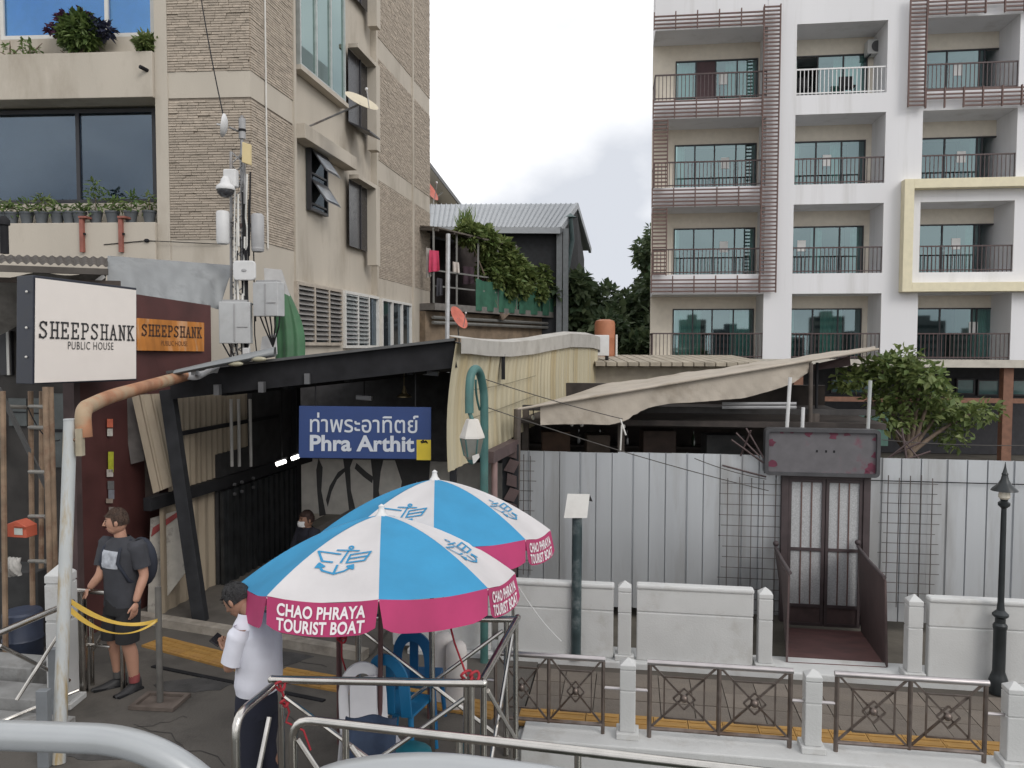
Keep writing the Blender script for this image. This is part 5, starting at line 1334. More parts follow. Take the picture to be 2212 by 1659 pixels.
# panel antennas
q0, q1 = mp_(482,528,-.3), mp_(482,455,-.3); t = thing('white_sector_antenna','tall white sector antenna on the left of the mast','antenna',q0)
MB().lathe([(.06,0),(.085,.01),(.095,.04),(.095,q1.z-q0.z-.04),(.085,q1.z-q0.z-.01),(.05,q1.z-q0.z)], q0, 14).build('radome', WPL, t, smooth=40); arm(q0.lerp(q1,.7)+Vector((.08,.06,0)), t); arm(q0.lerp(q1,.25)+Vector((.08,.06,0)), t)
q0, q1 = mp_(557,545,-.2), mp_(558,462,-.2); t = thing('grey_sector_antenna','grey sector antenna on the right of the mast','antenna',q0)
MB().lathe([(.05,0),(.085,.012),(.095,.05),(.09,.06),(.095,.08),(.095,q1.z-q0.z-.03),(.07,q1.z-q0.z)], q0, 14).build('radome', GPL, t, smooth=40); arm(q0.lerp(q1,.6)+Vector((-.08,.06,0)), t)
# square white antenna
q = mp_(527,584,-.35); t = thing('square_white_antenna','rounded square white antenna facing the river on the mast','antenna',q-Vector((0,0,.15)))
m = MB(); pts = rrect(-.165,.165,-.145,.145,.06,5); m.prism([q+Vector((x,0,z)) for x, z in pts],(0,.06,0)); m.build('case', WPL, t, bev=.015); arm(q+Vector((0,.07,0)), t)
m = MB(); m.sphere(q+Vector((0,-.004,0)),.04,(1,.2,.6)); m.build('logo_dent', GPL, t)
# equipment cabinets
for nm, lbl, x0, x1, y0, y1, dd, rot in (('equipment_cabinet','white ribbed equipment cabinet on the right side of the mast',548,606,612,683,-.35,-14),('equipment_cabinet','pale grey equipment cabinet low on the left of the mast',474,537,655,742,-.38,8)):
    a = mp_((x0+x1)/2, y1, dd); w2 = (x1-x0)/FPX*MD; h2 = (y1-y0)/FPX*MD; R9 = Matrix.Rotation(rad(rot),3,'Z')
    t = thing(nm, lbl, 'cabinet', a, 'cabinets on the mast')
    cc = a+Vector((0,.09,h2/2)); MB().boxc(cc,(w2,.20,h2),R9).build('case', mat('cabinet_grey',(0.44,0.45,0.455),0.5,var=0.06,dirt=(0.3,0.29,0.28),dirt_amt=0.4), t, bev=.01)
    MB().boxc(cc+R9@Vector((0,-.105,0)),(.02,.012,h2*.9),R9).build('rib', GPL, t)
    MB().boxc(cc+Vector((0,0,h2/2+.015)),(w2*.8,.16,.03),R9).build('hood', GPL, t)
    MB().boxc(cc+R9@Vector((w2*.25,-.106,-h2*.1)),(w2*.35,.010,.012),R9).build('latch', GPL, t)
    arm(a+Vector((0,.15,h2*.4)), t)
    for k in range(5): MB().tube([a+R9@Vector((lerp(-w2*.4,w2*.4,k/4),.08,0)), a+R9@Vector((lerp(-w2*.3,w2*.3,k/4)+.04,.05,-.15)), a+Vector((.05,.1,-.45))],.012,5).build('cable_tail', BLACKM, t)
q = [mp_(572,612,-.25),mp_(626,640,-.2),mp_(608,584,-.15),mp_(570,580,-.2)]
solo(MB().prism(q,(0,.02,.01)),'grey_flap',mat('flap_grey',(0.34,0.335,0.33),0.6,var=0.1),'bent grey metal flap sticking out above the right cabinet','flap')
solo(MB().box(-.05,.05,-.04,.04,0,.28),'white_junction_box',WPL,'small white junction box among the mast cables','box',bev=.01).location = mp_(533,792,-.3)
q = [mp_(560,775,-.1),mp_(598,765,-.1),mp_(596,720,-.1),mp_(566,728,-.1)]
solo(MB().prism(q,(0,.03,0)),'white_cover_plate',WPL,'white cover plate behind the cables at the mast foot','plate')
# green tarpaulin
tg = [P(596,800,12.3),P(656,790,12.3),P(628,640,12.5),P(590,640,12.4)]
def gtarp(s,t):
    p = quadpt(tg,s,t); return p + Vector((.10*math.sin(PI*t)*s,-.10*math.sin(PI*s)-.02*math.sin(s*17),.25*math.sin(PI*s)*t*t))
solo(MB().grid(gtarp,24,16,th=(0,.006,0)),'green_tarpaulin',mat('green_tarp',(0.045,0.13,0.06),0.6,var=0.2,scale=4,bump=0.2,bscale=8),'green tarpaulin hung beside the mast cabinets','tarpaulin',smooth=70)
# LED street light head
a, b = P(392,806,8.6), P(604,764,8.9)
ld = thing('street_light_head','long grey street light head lying above the pier eave','street light',a)
def led(s,t):
    ang = 2*PI*t; p = a.lerp(b,s); w = .12*(math.sin(PI*min(1,max(0,.12+s*.85)))**.45); h = .055*(.6+.6*s)
    return p+Vector((-.05,w*math.cos(ang)*1.3,h*math.sin(ang)*(1.2 if math.sin(ang)>0 else .5)))
MB().grid(led,20,14).build('shell', mat('lamp_grey',(0.19,0.20,0.205),0.5,0.2,var=0.1), ld, smooth=60)
for s in (.62,.86): q = a.lerp(b,s)+Vector((-.05,-.11,-.03)); MB().sphere(q,.07,(1.3,.5,.4)).build('lens', mat('led_lens',(0.30,0.28,0.20),0.2), ld, smooth=60)
MB().beam(a.lerp(b,.1)+Vector((0,.05,-.02)), fl.lerp(fr,.1)+Vector((0,.1,.1)),.05,.05).build('bracket', GPL, ld)
m = MB(); m.grid(lambda s,t: quadpt([P(378,826,8.85),P(470,806,8.8),P(476,790,8.9),P(392,806,8.9)],s,t)+Vector((0,0,.02*math.sin(9*s))),12,4,th=(0,0,-.006)); m.build('bent_plate', GPL, ld, smooth=60)
# black wire from the mast up across the brick face
solo(MB().tube(sag(mp_(484,256),P(430,-30,14.2),.10),.010,5),'black_cable',BLACKM,'thin black cable running from the mast up the brick front','cable')
# ================================================================ leaves and trees
def leafcloud(mb, blobs, n, size, rng, flat=.6, aspect=1.7):
    """small folded leaves spread through the blobs (centre, radius xyz, weight)"""
    tot = sum(b[2] for b in blobs)
    for c, r, wgt in blobs:
        k = int(n*wgt/tot)
        for _ in range(k):
            while True:
                v = Vector((rng.uniform(-1,1),rng.uniform(-1,1),rng.uniform(-1,1)))
                if v.length <= 1 and v.length > rng.uniform(0,.75) and (math.sin(v.x*5.1+c[0]*3)*math.sin(v.y*4.3+c[1])*math.sin(v.z*5.7+c[2]*2) < rng.uniform(.05,.6)): break
            p = Vector(c)+Vector((v.x*r[0],v.y*r[1],v.z*r[2]))
            s = size*rng.uniform(.45,1.5)
            d = (v*.6+Vector((rng.uniform(-1,1),rng.uniform(-1,1),rng.uniform(-.9,.5)))).normalized()
            up = Vector((rng.uniform(-1,1),rng.uniform(-1,1),1.2)).normalized()
            a = d.cross(up)
            if a.length < .05: continue
            a.normalize(); nrm = a.cross(d)*(s*.12)
            mb.add([p, p+d*s*.5+a*s/aspect*.5+nrm, p+d*s, p+d*s*.5-a*s/aspect*.5+nrm], [(0,1,2,3)])
def limbs(mb, base, tips, r0, rng, r1=.02):
    for tp in tips:
        tp = Vector(tp); b = Vector(base); mid = b.lerp(tp,.5)+Vector((rng.uniform(-.1,.1),rng.uniform(-.1,.1),rng.uniform(-.05,.15)))*(tp-b).length*.6
        pts = bez(b,mid,tp,6); mb.tube(pts,[lerp(r0,r1,i/6) for i in range(7)],6)
BARK = mat('bark',(0.16,0.12,0.09),0.9,var=0.3,scale=8,bump=0.6,bscale=25)
LEAF1 = leafmat('leaf_mid',(0.085,0.15,0.045),(0.17,0.23,0.07))
LEAF2 = leafmat('leaf_dark',(0.06,0.10,0.05),(0.14,0.18,0.085))
LEAF3 = leafmat('leaf_light',(0.10,0.155,0.045),(0.20,0.24,0.08))
def tree(name, label, base, top, blobs, n, size, m_, r0=.12, seed=1, tips=None):
    rng = random.Random(seed); t = thing(name, label, 'tree', base)
    tr = MB(); base = Vector(base); top = Vector(top)
    pts = bez(base, base.lerp(top,.5)+Vector((.1,0,0)), top, 8); tr.tube(pts,[lerp(r0,r0*.45,i/8) for i in range(9)],8)
    limbs(tr, pts[5], [Vector(b[0]) for b in blobs][:10], r0*.45, rng)
    tr.build('trunk', BARK, t, smooth=60)
    cm = MB(); leafcloud(cm, blobs, n, size, rng); cm.build('crown', m_, t)
    return t
def blob(x, y, d, rx, ry, rz, w): return (P(x,y,d), (rx,rz,ry), w)
# tree by the zinc fence, right
D = 13.0; k = D/FPX
bl_list = []
for x, y, rx, ry, w in ((1935,790,48,24,1.3),(1990,812,52,30,1.6),(1905,800,55,28,1.2),(1850,815,52,22,.8),(2010,850,48,26,1.2),(1945,850,60,30,1.5),(2040,880,55,26,1.2),(1985,890,62,26,1.4),(1925,905,45,24,.9),(2095,895,48,20,.9),(2050,920,38,26,.8),(2060,950,22,18,.35),(1900,860,30,26,.4),(1955,770,22,18,.4),(1830,830,30,14,.3),(2125,885,26,16,.4)):
    bl_list.append(blob(x,y,D+random.uniform(-.3,.3),rx*k,ry*k,.45,w))
tb = P(1962,1040,D); tree('broadleaf_tree','leafy green tree standing behind the zinc fence beside the timber column',Vector((tb.x,D,-.6)),P(1958,820,D),bl_list,2900,.13,LEAF3,.10,3)
# far trees in the gap between the buildings
def fartree(label, x, y, d, w, h, seed, m_=LEAF2, n=5200, sz=.42, nb=11):
    rng = random.Random(seed); bl = []
    for i in range(nb):
        bl.append(blob(x+rng.uniform(-.55,.55)*w, y+rng.uniform(-.5,.5)*h, d+rng.uniform(-1,1), w*rng.uniform(.22,.36)*d/FPX, h*rng.uniform(.16,.3)*d/FPX, 1.4, 1))
    b = P(x,y,d); tree('broadleaf_tree',label,Vector((b.x,d,-.6)),P(x,y,d),bl,n,sz,m_,.22,seed)
fartree('dark tree right behind the black shed in the gap',1285,690,40,120,130,11)
fartree('dark tree at the left foot of the white apartment block',1368,720,36,95,190,12)
fartree('tall thin-leaved tree beside the apartment block slats',1402,600,44,52,150,13,n=2200,sz=.36,nb=8)
fartree('low dark tree behind the orange water tank',1330,745,33,130,90,14)
fartree('dark bushy tree at the end of the green netting',1218,665,34,60,90,15)
# ================================================================ buildings in the gap
GRP = 'far buildings in the gap'
# shed with a grey metal roof
d1, d2 = 33.0, 30.0
sh = thing('metal_roof_shed','black walled shed with a pale grey metal gable roof in the gap','shed',Vector((P(1120,700,32).x,32,-.6)))
RZ = mat('pale_metal_roof',(0.34,0.36,0.38),0.45,0.3,var=0.08,dirt=(0.25,0.26,0.27),dirt_amt=0.4)
e0, e1 = P(880,490,31.5), P(1210,492,31.5); rg0, rg1 = P(880,442,35.0), P(1246,440,35.0)
m = MB(); corr(m,[e0,e1,rg1,rg0],34,.05,per=5,nv=1,shape='trap'); m.build('roof_slope', RZ, sh)
b1_ = P(1275,538,38.5)
m = MB(); m.prism([rg1,rg0,Vector((e0.x,39,b1_.z)),b1_],(0,0,-.08)); m.build('roof_slope', RZ, sh)
m = MB(); m.beam(e0+Vector((0,-.05,-.12)),e1+Vector((0,-.05,-.12)),.14,.24); m.build('gutter', RZ, sh)
m = MB(); m.beam(e1+Vector((0,0,-.08)),rg1+Vector((0,0,-.08)),.12,.25); m.build('verge', RZ, sh)
m = MB(); m.beam(rg1+Vector((0,0,-.08)),b1_+Vector((0,0,-.08)),.12,.25); m.build('verge', RZ, sh)
wl, wr = P(890,500,32.0), P(1205,500,32.0)
MB().prism([Vector((wl.x,32,-.6)),Vector((wr.x,32,-.6)),Vector((wr.x,32,wr.z)),Vector((wl.x,32,wl.z))],(0,.2,0)).build('wall', mat('shed_black',(0.018,0.020,0.024),0.7,var=0.4), sh)
g1_ = P(1262,560,38.0)
MB().prism([Vector((wr.x+.05,32.3,-.6)),Vector((g1_.x,38,-.6)),Vector((g1_.x,38,g1_.z)),Vector((rg1.x,35,rg1.z-.3)),Vector((wr.x+.05,32.3,wr.z))],(-.15,.1,0)).build('gable_wall', mat('shed_grey',(0.07,0.07,0.072),0.8,var=0.25), sh)
for x in (1208,1222): MB().beam(Vector((P(x,600,31.8).x,31.8,-.6)),P(x,494,31.8),.22,.2).build('corner_post', mat('shed_post',(0.20,0.215,0.225),0.6,0.2), sh)
p = P(1232,470,33); MB().lathe([(.28,0),(.10,.12),(.02,.18)],p,10).build('vent_cowl', mat('teal_cowl',(0.10,0.15,0.15),0.5), sh)
MB().tube([p,P(1236,520,33.2),P(1222,600,33)],.10,8).build('vent_pipe', MATS['teal_cowl'], sh)
# cream house behind
ch = thing('cream_house','cream house with a hipped dark roof edge behind the metal shed','house',Vector((P(960,440,42).x,43,-.6)))
c0, c1 = P(905,345,40), P(1030,426,52)
def hp(p, z): return Vector((p.x,p.y,z))
zr = P(930,352,41).z
ea, eb = Vector((P(921,352,38).x,38,0)), Vector((P(1028,420,58).x,58,0)); ze = P(921,352,38).z
MB().beam(hp(ea,ze),hp(eb,ze),.25,.22).build('eave', mat('dark_eave',(0.10,0.10,0.10),0.6), ch)
MB().prism([hp(ea,ze-.12)+Vector((.1,0,0)),hp(eb,ze-.12),hp(eb,ze-.14)+Vector((-3,1,0)),hp(ea,ze-.14)+Vector((-3,1,0))],(0,0,.05)).build('soffit', WHITEFR, ch)
MB().prism([hp(ea,ze+.1),hp(eb,ze+.1),hp(eb,ze+1.5)+Vector((-5,0,0)),hp(ea,ze+1.5)+Vector((-5,0,0))],(0,0,.05)).build('roof', mat('dark_tile',(0.12,0.12,0.12),0.7), ch)
wa, wb = ea+Vector((-1.0,.2,0)), eb+Vector((-1.0,-.5,0))
MB().prism([hp(wa,-.6),hp(wb,-.6),hp(wb,ze-.2),hp(wa,ze-.2)],(-.2,0,0)).build('wall', mat('house_cream',(0.50,0.44,0.33),0.85,var=0.06), ch)
for s in (.18,.42,.66,.86):
    q = wa.lerp(wb,s); MB().prism([hp(q,ze-1.9),hp(q+Vector((.12,.9,0)),ze-1.9),hp(q+Vector((.12,.9,0)),ze-.7),hp(q,ze-.7)],(.06,0,0)).build('window', DARKFR, ch)
for s in (.3,.7): q = wa.lerp(wb,s); MB().tube([hp(q+Vector((.8,0,0)),ze-.2),hp(q+Vector((.3,0,0)),ze-.6),hp(q+Vector((.15,0,0)),ze-2.4)],.07,6).build('drain_pipe', WHITEFR, ch)
# lower house with laundry balcony and vines
bh_ = thing('balcony_house','weathered house with a railed laundry balcony wrapped in green netting','house',Vector((P(1060,700,28).x,28,-.6)))
def bpt(x, d, z): return Vector((P(x,700,d).x, d, z))
fA, fB = P(921,655,25.6), P(1205,690,33.0)                 # balcony floor edge line
zfl = lerp(fA.z,fB.z,.4)
WALLB = mat('weathered_wall',(0.22,0.165,0.115),0.9,var=0.25,scale=2,dirt=(0.10,0.08,0.06),dirt_amt=0.6)
L0, L1 = Vector((P(921,600,25.6).x,25.6,0)), Vector((P(1205,600,33.0).x,33.0,0)); dl = (L1-L0); ol_ = Vector((dl.y,-dl.x,0)).normalized()
def bl2(s, o, z): return L0.lerp(L1,s)+ol_*o+Vector((0,0,z))
zfl = P(921,655,25.6).z
MB().prism([bl2(0,-.05,-.6),bl2(1,-.05,-.6),bl2(1,-.05,zfl-.25),bl2(0,-.05,zfl-.25)],-ol_*.3).build('lower_wall', WALLB, bh_)
MB().prism([bl2(0,.35,zfl),bl2(1,.35,zfl),bl2(1,-2.2,zfl),bl2(0,-2.2,zfl)],(0,0,-.22)).build('balcony_floor', mat('grey_slab',(0.16,0.15,0.14),0.9,var=0.2), bh_)
MB().prism([bl2(0,-2.2,zfl),bl2(1,-2.2,zfl),bl2(1,-2.2,zfl+2.6),bl2(0,-2.2,zfl+2.6)],-ol_*.1).build('upper_wall', mat('dark_wood_wall',(0.05,0.04,0.038),0.85,var=0.4,scale=3), bh_)
for z in (.55,1.05): MB().beam(bl2(0,.3,zfl+z),bl2(1,.3,zfl+z),.05,.05).build('hand_rail', mat('grey_rail',(0.20,0.20,0.19),0.6,0.2), bh_)
for i in range(8): MB().beam(bl2(i/7,.3,zfl),bl2(i/7,.3,zfl+(2.4 if i<5 else 1.1)),.06,.06).build('baluster_post', MATS['grey_rail'], bh_)
NET = mat('green_net',(0.03,0.11,0.07),0.8,var=0.2,scale=5)
for i, (a, b) in enumerate(((.26,.42),(.425,.58),(.585,.78),(.785,1.0))):
    m = MB(); m.grid(lambda s,t: bl2(lerp(a,b,s),.36+.04*math.sin(s*12),lerp(zfl-.15,zfl+.95-.06*math.sin(PI*s),t)),14,4); m.build('netting_panel', NET, bh_, smooth=60)
for z in (-.45,-.62): MB().tube([bl2(.02,.12,zfl+z),bl2(1,.12,zfl+z)],.06,6).build('wall_pipe', MATS['grey_rail'], bh_)
rz = P(921,500,26).z
m = MB(); m.prism([bl2(0,.5,rz),bl2(.55,.5,rz-.1),bl2(.55,-2.2,rz+.35),bl2(0,-2.2,rz+.4)],(0,0,.05)); m.build('awning', mat('brown_sheet',(0.11,0.095,0.08),0.8,var=0.3), bh_)
for i in range(6): MB().beam(bl2(.1*i,.5,rz-.05),bl2(.1*i,-2.1,rz+.3),.05,.08).build('awning_rafter', mat('rafter',(0.08,0.07,0.06),0.8), bh_)
# laundry
for k, (x, y0, y1, w, d, col, lbl) in enumerate(((938,540,588,24,25.4,(.62,.07,.15),'pink shirt'),(926,535,600,12,25.5,(.40,.38,.36),'grey cloth'),(985,565,592,16,26.4,(.55,.5,.46),'white shirt'),(1012,575,615,26,27.5,(.05,.03,.04),'dark cloth'),(1040,580,620,14,28.2,(.10,.045,.06),'maroon cloth'),(950,600,640,14,25.4,(.05,.05,.06),'dark trousers'))):
    q = [P(x-w/2,y1,d),P(x+w/2,y1-3,d),P(x+w/2*.8,y0+2,d),P(x-w/2*.9,y0,d)]
    m = MB(); m.grid(lambda s,t: quadpt(q,s,t)+Vector((0,.05*math.sin(s*11+k)*(1-t),0)),10,5,th=(0,.012,0))
    solo(m,'laundry_%s'%('shirt' if 'shirt' in lbl else 'cloth'),mat('cloth_%d'%k,col,0.9,var=0.1),'%s drying on the far balcony' % lbl,'laundry','laundry on the far balcony',smooth=70)
# tall white pole
pA, pB = P(963,690,24.5), P(968,505,24.5)
solo(MB().tube([Vector((pA.x,24.5,-.6)),pB],.07,8),'white_pole',mat('pole_white',(0.50,0.51,0.53),0.5,0.2),'tall white pole in front of the laundry balcony','pole',smooth=40)
# vines
vn = thing('vine_mass','mass of yellow green vines spilling over the balcony roof','vine',P(1080,690,28))
rng = random.Random(5); m = MB()
vb = []
for x, y, rx, ry, w in ((1010,505,24,22,.6),(1045,520,30,26,1),(1075,545,34,30,1.2),(1100,575,34,34,1.2),(1085,610,40,34,1.2),(1060,590,30,34,.9),(1125,600,30,36,1),(1150,630,30,26,.6),(1110,625,36,20,.6),(1172,600,20,26,.3)):
    lo, hi = 0.0, 1.0
    for _ in range(30):
        q = bl2((lo+hi)/2,.12,0)
        if CX+FPX*q.x/q.y < x: lo = (lo+hi)/2
        else: hi = (lo+hi)/2
    dv = bl2(lo,.12,0).y
    vb.append(blob(x,y,dv,rx*dv/FPX,ry*dv/FPX,.45,w))
leafcloud(m, vb, 8000, .24, rng); m.build('foliage', LEAF3, vn)
m = MB()
for i in range(60):
    b = P(1003+random.uniform(-10,12),510,28.2); tpx = P(1003+random.uniform(-22,24),random.uniform(440,480),28.2+random.uniform(-.3,.3)); a_ = Vector((.03,0,0))
    md = b.lerp(tpx,.6)+Vector((random.uniform(-.1,.1),0,.1)); m.add([b-a_,b+a_,md+a_*.7,tpx,md-a_*.7],[(0,1,2,3,4)])
m.build('grass_tuft', LEAF1, vn)
m = MB(); limbs(m, P(1085,690,28.8), [b[0] for b in vb], .05, rng, .015); m.build('stem', BARK, vn)
# satellite dishes
def dish(name, label, p, r, yaw, pitch, m_, mount, stand=None):
    t = thing(name, label, 'satellite dish', p-Vector((0,0,r)))
    R = Matrix.Rotation(rad(yaw),3,'Z') @ Matrix.Rotation(rad(pitch),3,'X')
    prof = [(.005,-.16*r)]+[(r*s,-.16*r+.2*r*s*s) for s in (.25,.5,.75,1)]+[(r*1.01,.05*r),(r*.97,.055*r)]+[(r*s,-.14*r+.2*r*s*s) for s in (.75,.5,.25)]+[(.004,-.14*r)]
    MB().lathe(prof, p, 24, R).build('reflector', m_, t, smooth=50)
    f = R@Vector((0,0,r*.75)); b0 = R@Vector((0,-r*.9,0))
    MB().tube([p+b0, p+f], r*.03, 6).build('feed_arm', GALV, t); MB().sphere(p+f, r*.09).build('feed_horn', WPL, t)
    MB().tube([p+R@Vector((0,0,-.15*r)), mount], r*.06, 6).build('mount', GALV, t)
    return t
REDD = mat('red_dish',(0.50,0.14,0.10),0.6,var=0.15)
p = P(991,686,21.5); dish('satellite_dish','faded red satellite dish below the laundry balcony',p,.34,62,62,REDD,p+Vector((-.05,1.2,-.9)))
p = P(926,408,27.5); dish('satellite_dish','faded red satellite dish peeking past the beige building high up',p,.48,70,58,REDD,p+Vector((-.9,.6,-.6)))
p = P(781,219,16.8); dish('satellite_dish','cream satellite dish on the side wall of the beige building',p,.37,48,38,mat('cream_dish',(0.56,0.50,0.38),0.6,var=0.05),LS.pt(LS.loc(p)[0],0,p.z-.5))
# water tank, condenser, low roof
p = P(1306,775,21); R_ = 22/FPX*21
wt = thing('orange_water_tank','orange cylindrical water tank behind the yellow wall','water tank',Vector((p.x,21,p.z-.3)))
hz_ = P(1306,690,21).z-(p.z-.3)
MB().lathe([(R_*.96,0),(R_,.04),(R_,hz_*.3),(R_*1.02,hz_*.31),(R_,hz_*.33),(R_,hz_*.62),(R_*1.02,hz_*.63),(R_,hz_*.65),(R_,hz_*.92),(R_*.9,hz_*.97),(R_*.5,hz_)],Vector((p.x,21,p.z-.3)),20).build('body', mat('tank_orange',(0.33,0.125,0.06),0.6,var=0.12), wt, smooth=35)
MB().tube([Vector((p.x+R_*1.1,20.9,p.z-.3)),Vector((p.x+R_*1.1,20.9,p.z-.3+hz_*.7))],.03,6).build('pipe', WHITEFR, wt)
lr = thing('low_flat_building','low cream walled outbuilding with a flat tiled roof edge','outbuilding',Vector((P(1360,800,19).x,19,-.6)))
a, b = P(1285,792,18.5), P(1660,792,18.5)
MB().prism([Vector((a.x,18.7,-.6)),Vector((b.x,18.7,-.6)),Vector((b.x,18.7,b.z)),Vector((a.x,18.7,a.z))],(0,4,0)).build('wall', mat('outbuilding_wall',(0.36,0.32,0.26),0.9,var=0.12), lr)
for i in range(16):
    x0, x1 = lerp(a.x,b.x,i/16), lerp(a.x,b.x,(i+1)/16)-.03
    MB().prism([Vector((x0,18.3,a.z+.02)),Vector((x1,18.3,a.z+.02)),Vector((x1,21.5,a.z+.16)),Vector((x0,21.5,a.z+.16))],(0,0,.09)).build('roof_tile', mat('pale_tile',(0.33,0.29,0.23),0.85,var=0.25,scale=3), lr)
p = P(1300,770,18.6); t = thing('condenser_unit','white condenser unit on the low roof beside the water tank','air conditioner',Vector((p.x,19.2,a.z+.2)))
MB().box(p.x-.32,p.x+.22,19.0,19.3,a.z+.25,a.z+.75).build('casing', WPL, t, bev=.01)
MB().box(p.x-.22,p.x+.0,18.985,18.999,a.z+.34,a.z+.66).build('fan_grille', MATS['fan_grille'], t)
for sx in (-.28,.16): MB().box(p.x+sx,p.x+sx+.05,19.0,19.3,a.z+.12,a.z+.25).build('foot', BLACKM, t)
# ================================================================ riverside bar: dark interior, canvas awning, bulbs
br = thing('riverside_bar','dark open-fronted bar behind the zinc fence','bar building',Vector((P(1450,1000,14).x,14,-.6)))
BF = Frame(P(1450,950,15.0),-8.7)
a, b = BF.hit(1100,950)[0], BF.hit(1780,950)[0]
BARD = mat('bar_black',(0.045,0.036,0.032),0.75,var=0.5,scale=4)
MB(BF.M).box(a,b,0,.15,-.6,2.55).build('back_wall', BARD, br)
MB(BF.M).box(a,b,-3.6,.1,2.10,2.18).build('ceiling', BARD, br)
for z in (1.75,1.35): MB(BF.M).box(a+.4,b-1.2,-.35,-.001,z,z+.04).build('shelf', mat('bar_shelf',(0.06,0.05,0.045),0.6), br)
for x in (1118,1135,1342,1750,1760):
    u = BF.hit(x,930,-3.4)[0]; MB(BF.M).box(u-.05,u+.05,-3.45,-3.35,-.6,2.3).build('post', mat('bar_post',(0.085,0.07,0.06),0.8,var=0.3), br)
MB(BF.M).box(a+.1,b-.1,-3.42,-3.34,BF.hit(1500,892,-3.4)[1],BF.hit(1500,880,-3.4)[1]).build('front_beam', mat('bar_beam',(0.04,0.037,0.036),0.7,var=0.4), br)
for z in (872,880): MB().tube([P(1560,z,11.4),P(1720,z,11.2)],.025,6).build('grey_tube', GPL, br)
rng = random.Random(9)
GL = [mat('bottle_%d'%i,c_,0.15,spec=0.8) for i,c_ in enumerate(((.02,.05,.02),(.06,.03,.01),(.10,.10,.10),(.03,.03,.05)))]
for i in range(14):
    u = lerp(a+1.0,b-2.2,i/13)+rng.uniform(-.05,.05); z = 1.791 if i % 2 else 1.391
    solo(MB().lathe([(.036,0),(.036,.16),(.014,.21),(.014,.28)],BF.pt(u,-.18,z),8),'bottle',GL[i%4],'bottle on the shelves of the dark bar','bottle','bottles on the bar shelves',smooth=40)
BULB = mat('bulb_glass',(0.55,0.55,0.52),0.15,var=0.05)
for i, (x, y) in enumerate(((1477,965),(1515,968),(1561,968),(1606,958),(1645,968),(1672,965),(1610,990),(1508,945),(1582,945),(1615,945))):
    p = P(1075+(x-1400)*.768*1.3, 900+(i%3)*9+rng.uniform(-4,4), 11.2)
    t = thing('hanging_bulb','small clear bulb hanging on the string under the canvas awning','bulb',p,'bulbs under the awning')
    MB().sphere(p,.028,(1,1,1.3)).build('glass', BULB, t, smooth=60); MB().tube([p+Vector((0,0,.03)),Vector((p.x,p.y,P(1400,884,11.2).z))],.008,5).build('cord', BLACKM, t)
# canvas awning
CANV = mat('beige_canvas',(0.40,0.355,0.30),0.9,var=0.08,scale=2,bump=0.5,bscale=9,dirt=(0.22,0.18,0.13),dirt_amt=0.5,dscale=1.5)
aw = thing('canvas_awning','big sagging beige canvas awning rising to the right over the bar','awning',P(1120,884,10.6))
f0, f1 = P(1118,884,10.6), P(1898,754,11.4); k0_, k1_ = P(1292,832,14.5), P(1890,747,14.5)
m = MB(); m.grid(lambda s,t: quadpt([f0,f1,k1_,k0_],s,t)+Vector((0,0,-.03*math.sin(PI*t)+.010*math.sin(s*25)*t+.006*math.sin(s*70+t*5))),40,8,th=(0,0,-.012)); m.build('canopy', CANV, aw, smooth=70)
MB().tube([f0,f1],.018,8).build('front_roll', CANV, aw, smooth=40)
low = [(1160,918),(1240,916),(1340,918),(1352,890),(1420,872),(1500,868),(1560,862),(1600,862),(1640,846),(1700,832),(1735,806),(1745,790)]
def smooth_low(x):
    return sum(interp(low, min(1745,max(1160,x+dx_)))*w3 for dx_, w3 in ((-36,.12),(-18,.2),(0,.36),(18,.2),(36,.12)))
for i_, (x_, y_, w4, h4, lbl_) in enumerate(((1200,950,60,40,'brown stacked crate left under the awning'),(1290,955,50,36,'taupe covered box under the awning'),(1420,950,70,44,'brown cupboard in the middle of the dark bar'),(1560,955,80,36,'grey counter end in the dark bar'))):
    p_ = P(x_,y_,12.6); s_ = 12.6/FPX; solo(MB().box(-w4*s_/2,w4*s_/2,-.2,.2,0,p_.z+.6+h4*s_*.5),'bar_cabinet',mat('cabinet_%d'%i_,((.10,.06,.04),(.13,.10,.08),(.08,.055,.045),(.09,.09,.09))[i_],.8,var=.25),lbl_,'cabinet','cabinets in the dark bar',bev=.01).location = (p_.x,12.6,-.6)
def val(s,t):
    x = lerp(1160,1745,s); top_ = quadpt([f0,f1,k1_,k0_], (x-1118)/(1898-1118), 0.02); yb = smooth_low(x)
    d_ = top_.y; bt = P(CX+FPX*top_.x/d_, yb, d_)
    return top_.lerp(bt, t)+Vector((0,.022*math.sin(s*19)*t+.016*math.sin(s*61+t*4)*t+.008*math.sin(s*130-t*9)*t,0))
m = MB(); m.grid(val,70,8,th=(0,.008,0)); m.build('hanging_flap', CANV, aw, smooth=70)
m = MB(); m.tube([P(1118,884,10.6),Vector((P(1110,1000,10.6).x,10.6,-.5))],.05,8); m.build('pole', mat('bar_post',(0,0,0)), aw)
m = MB(); m.tube([P(1752,785,11.3),Vector((P(1752,1000,11.3).x,11.3,-.5))],.03,8); m.build('pole', mat('bar_post',(0,0,0)), aw)
m = MB(); m.tube([P(1765,783,11.6),Vector((P(1762,1000,11.6).x,11.6,-.5))],.022,8); m.build('pole', BLACKM, aw)
for (x0,y0,x1,y1) in ((1340,905,1352,940),(1343,918,1340,975),(1118,895,1113,960)):
    m = MB(); m.tube([P(x0,y0,10.7),P(x1,y1,10.7)],.012,6); m.build('tie', WHITEFR, aw)
q = [P(1760,800,11.8),P(1838,790,11.8),P(1836,770,11.9),P(1755,788,11.9)]
m = MB(); m.prism(q,(0,.05,0)); m.build('brown_end_flap', RUSTB, aw)
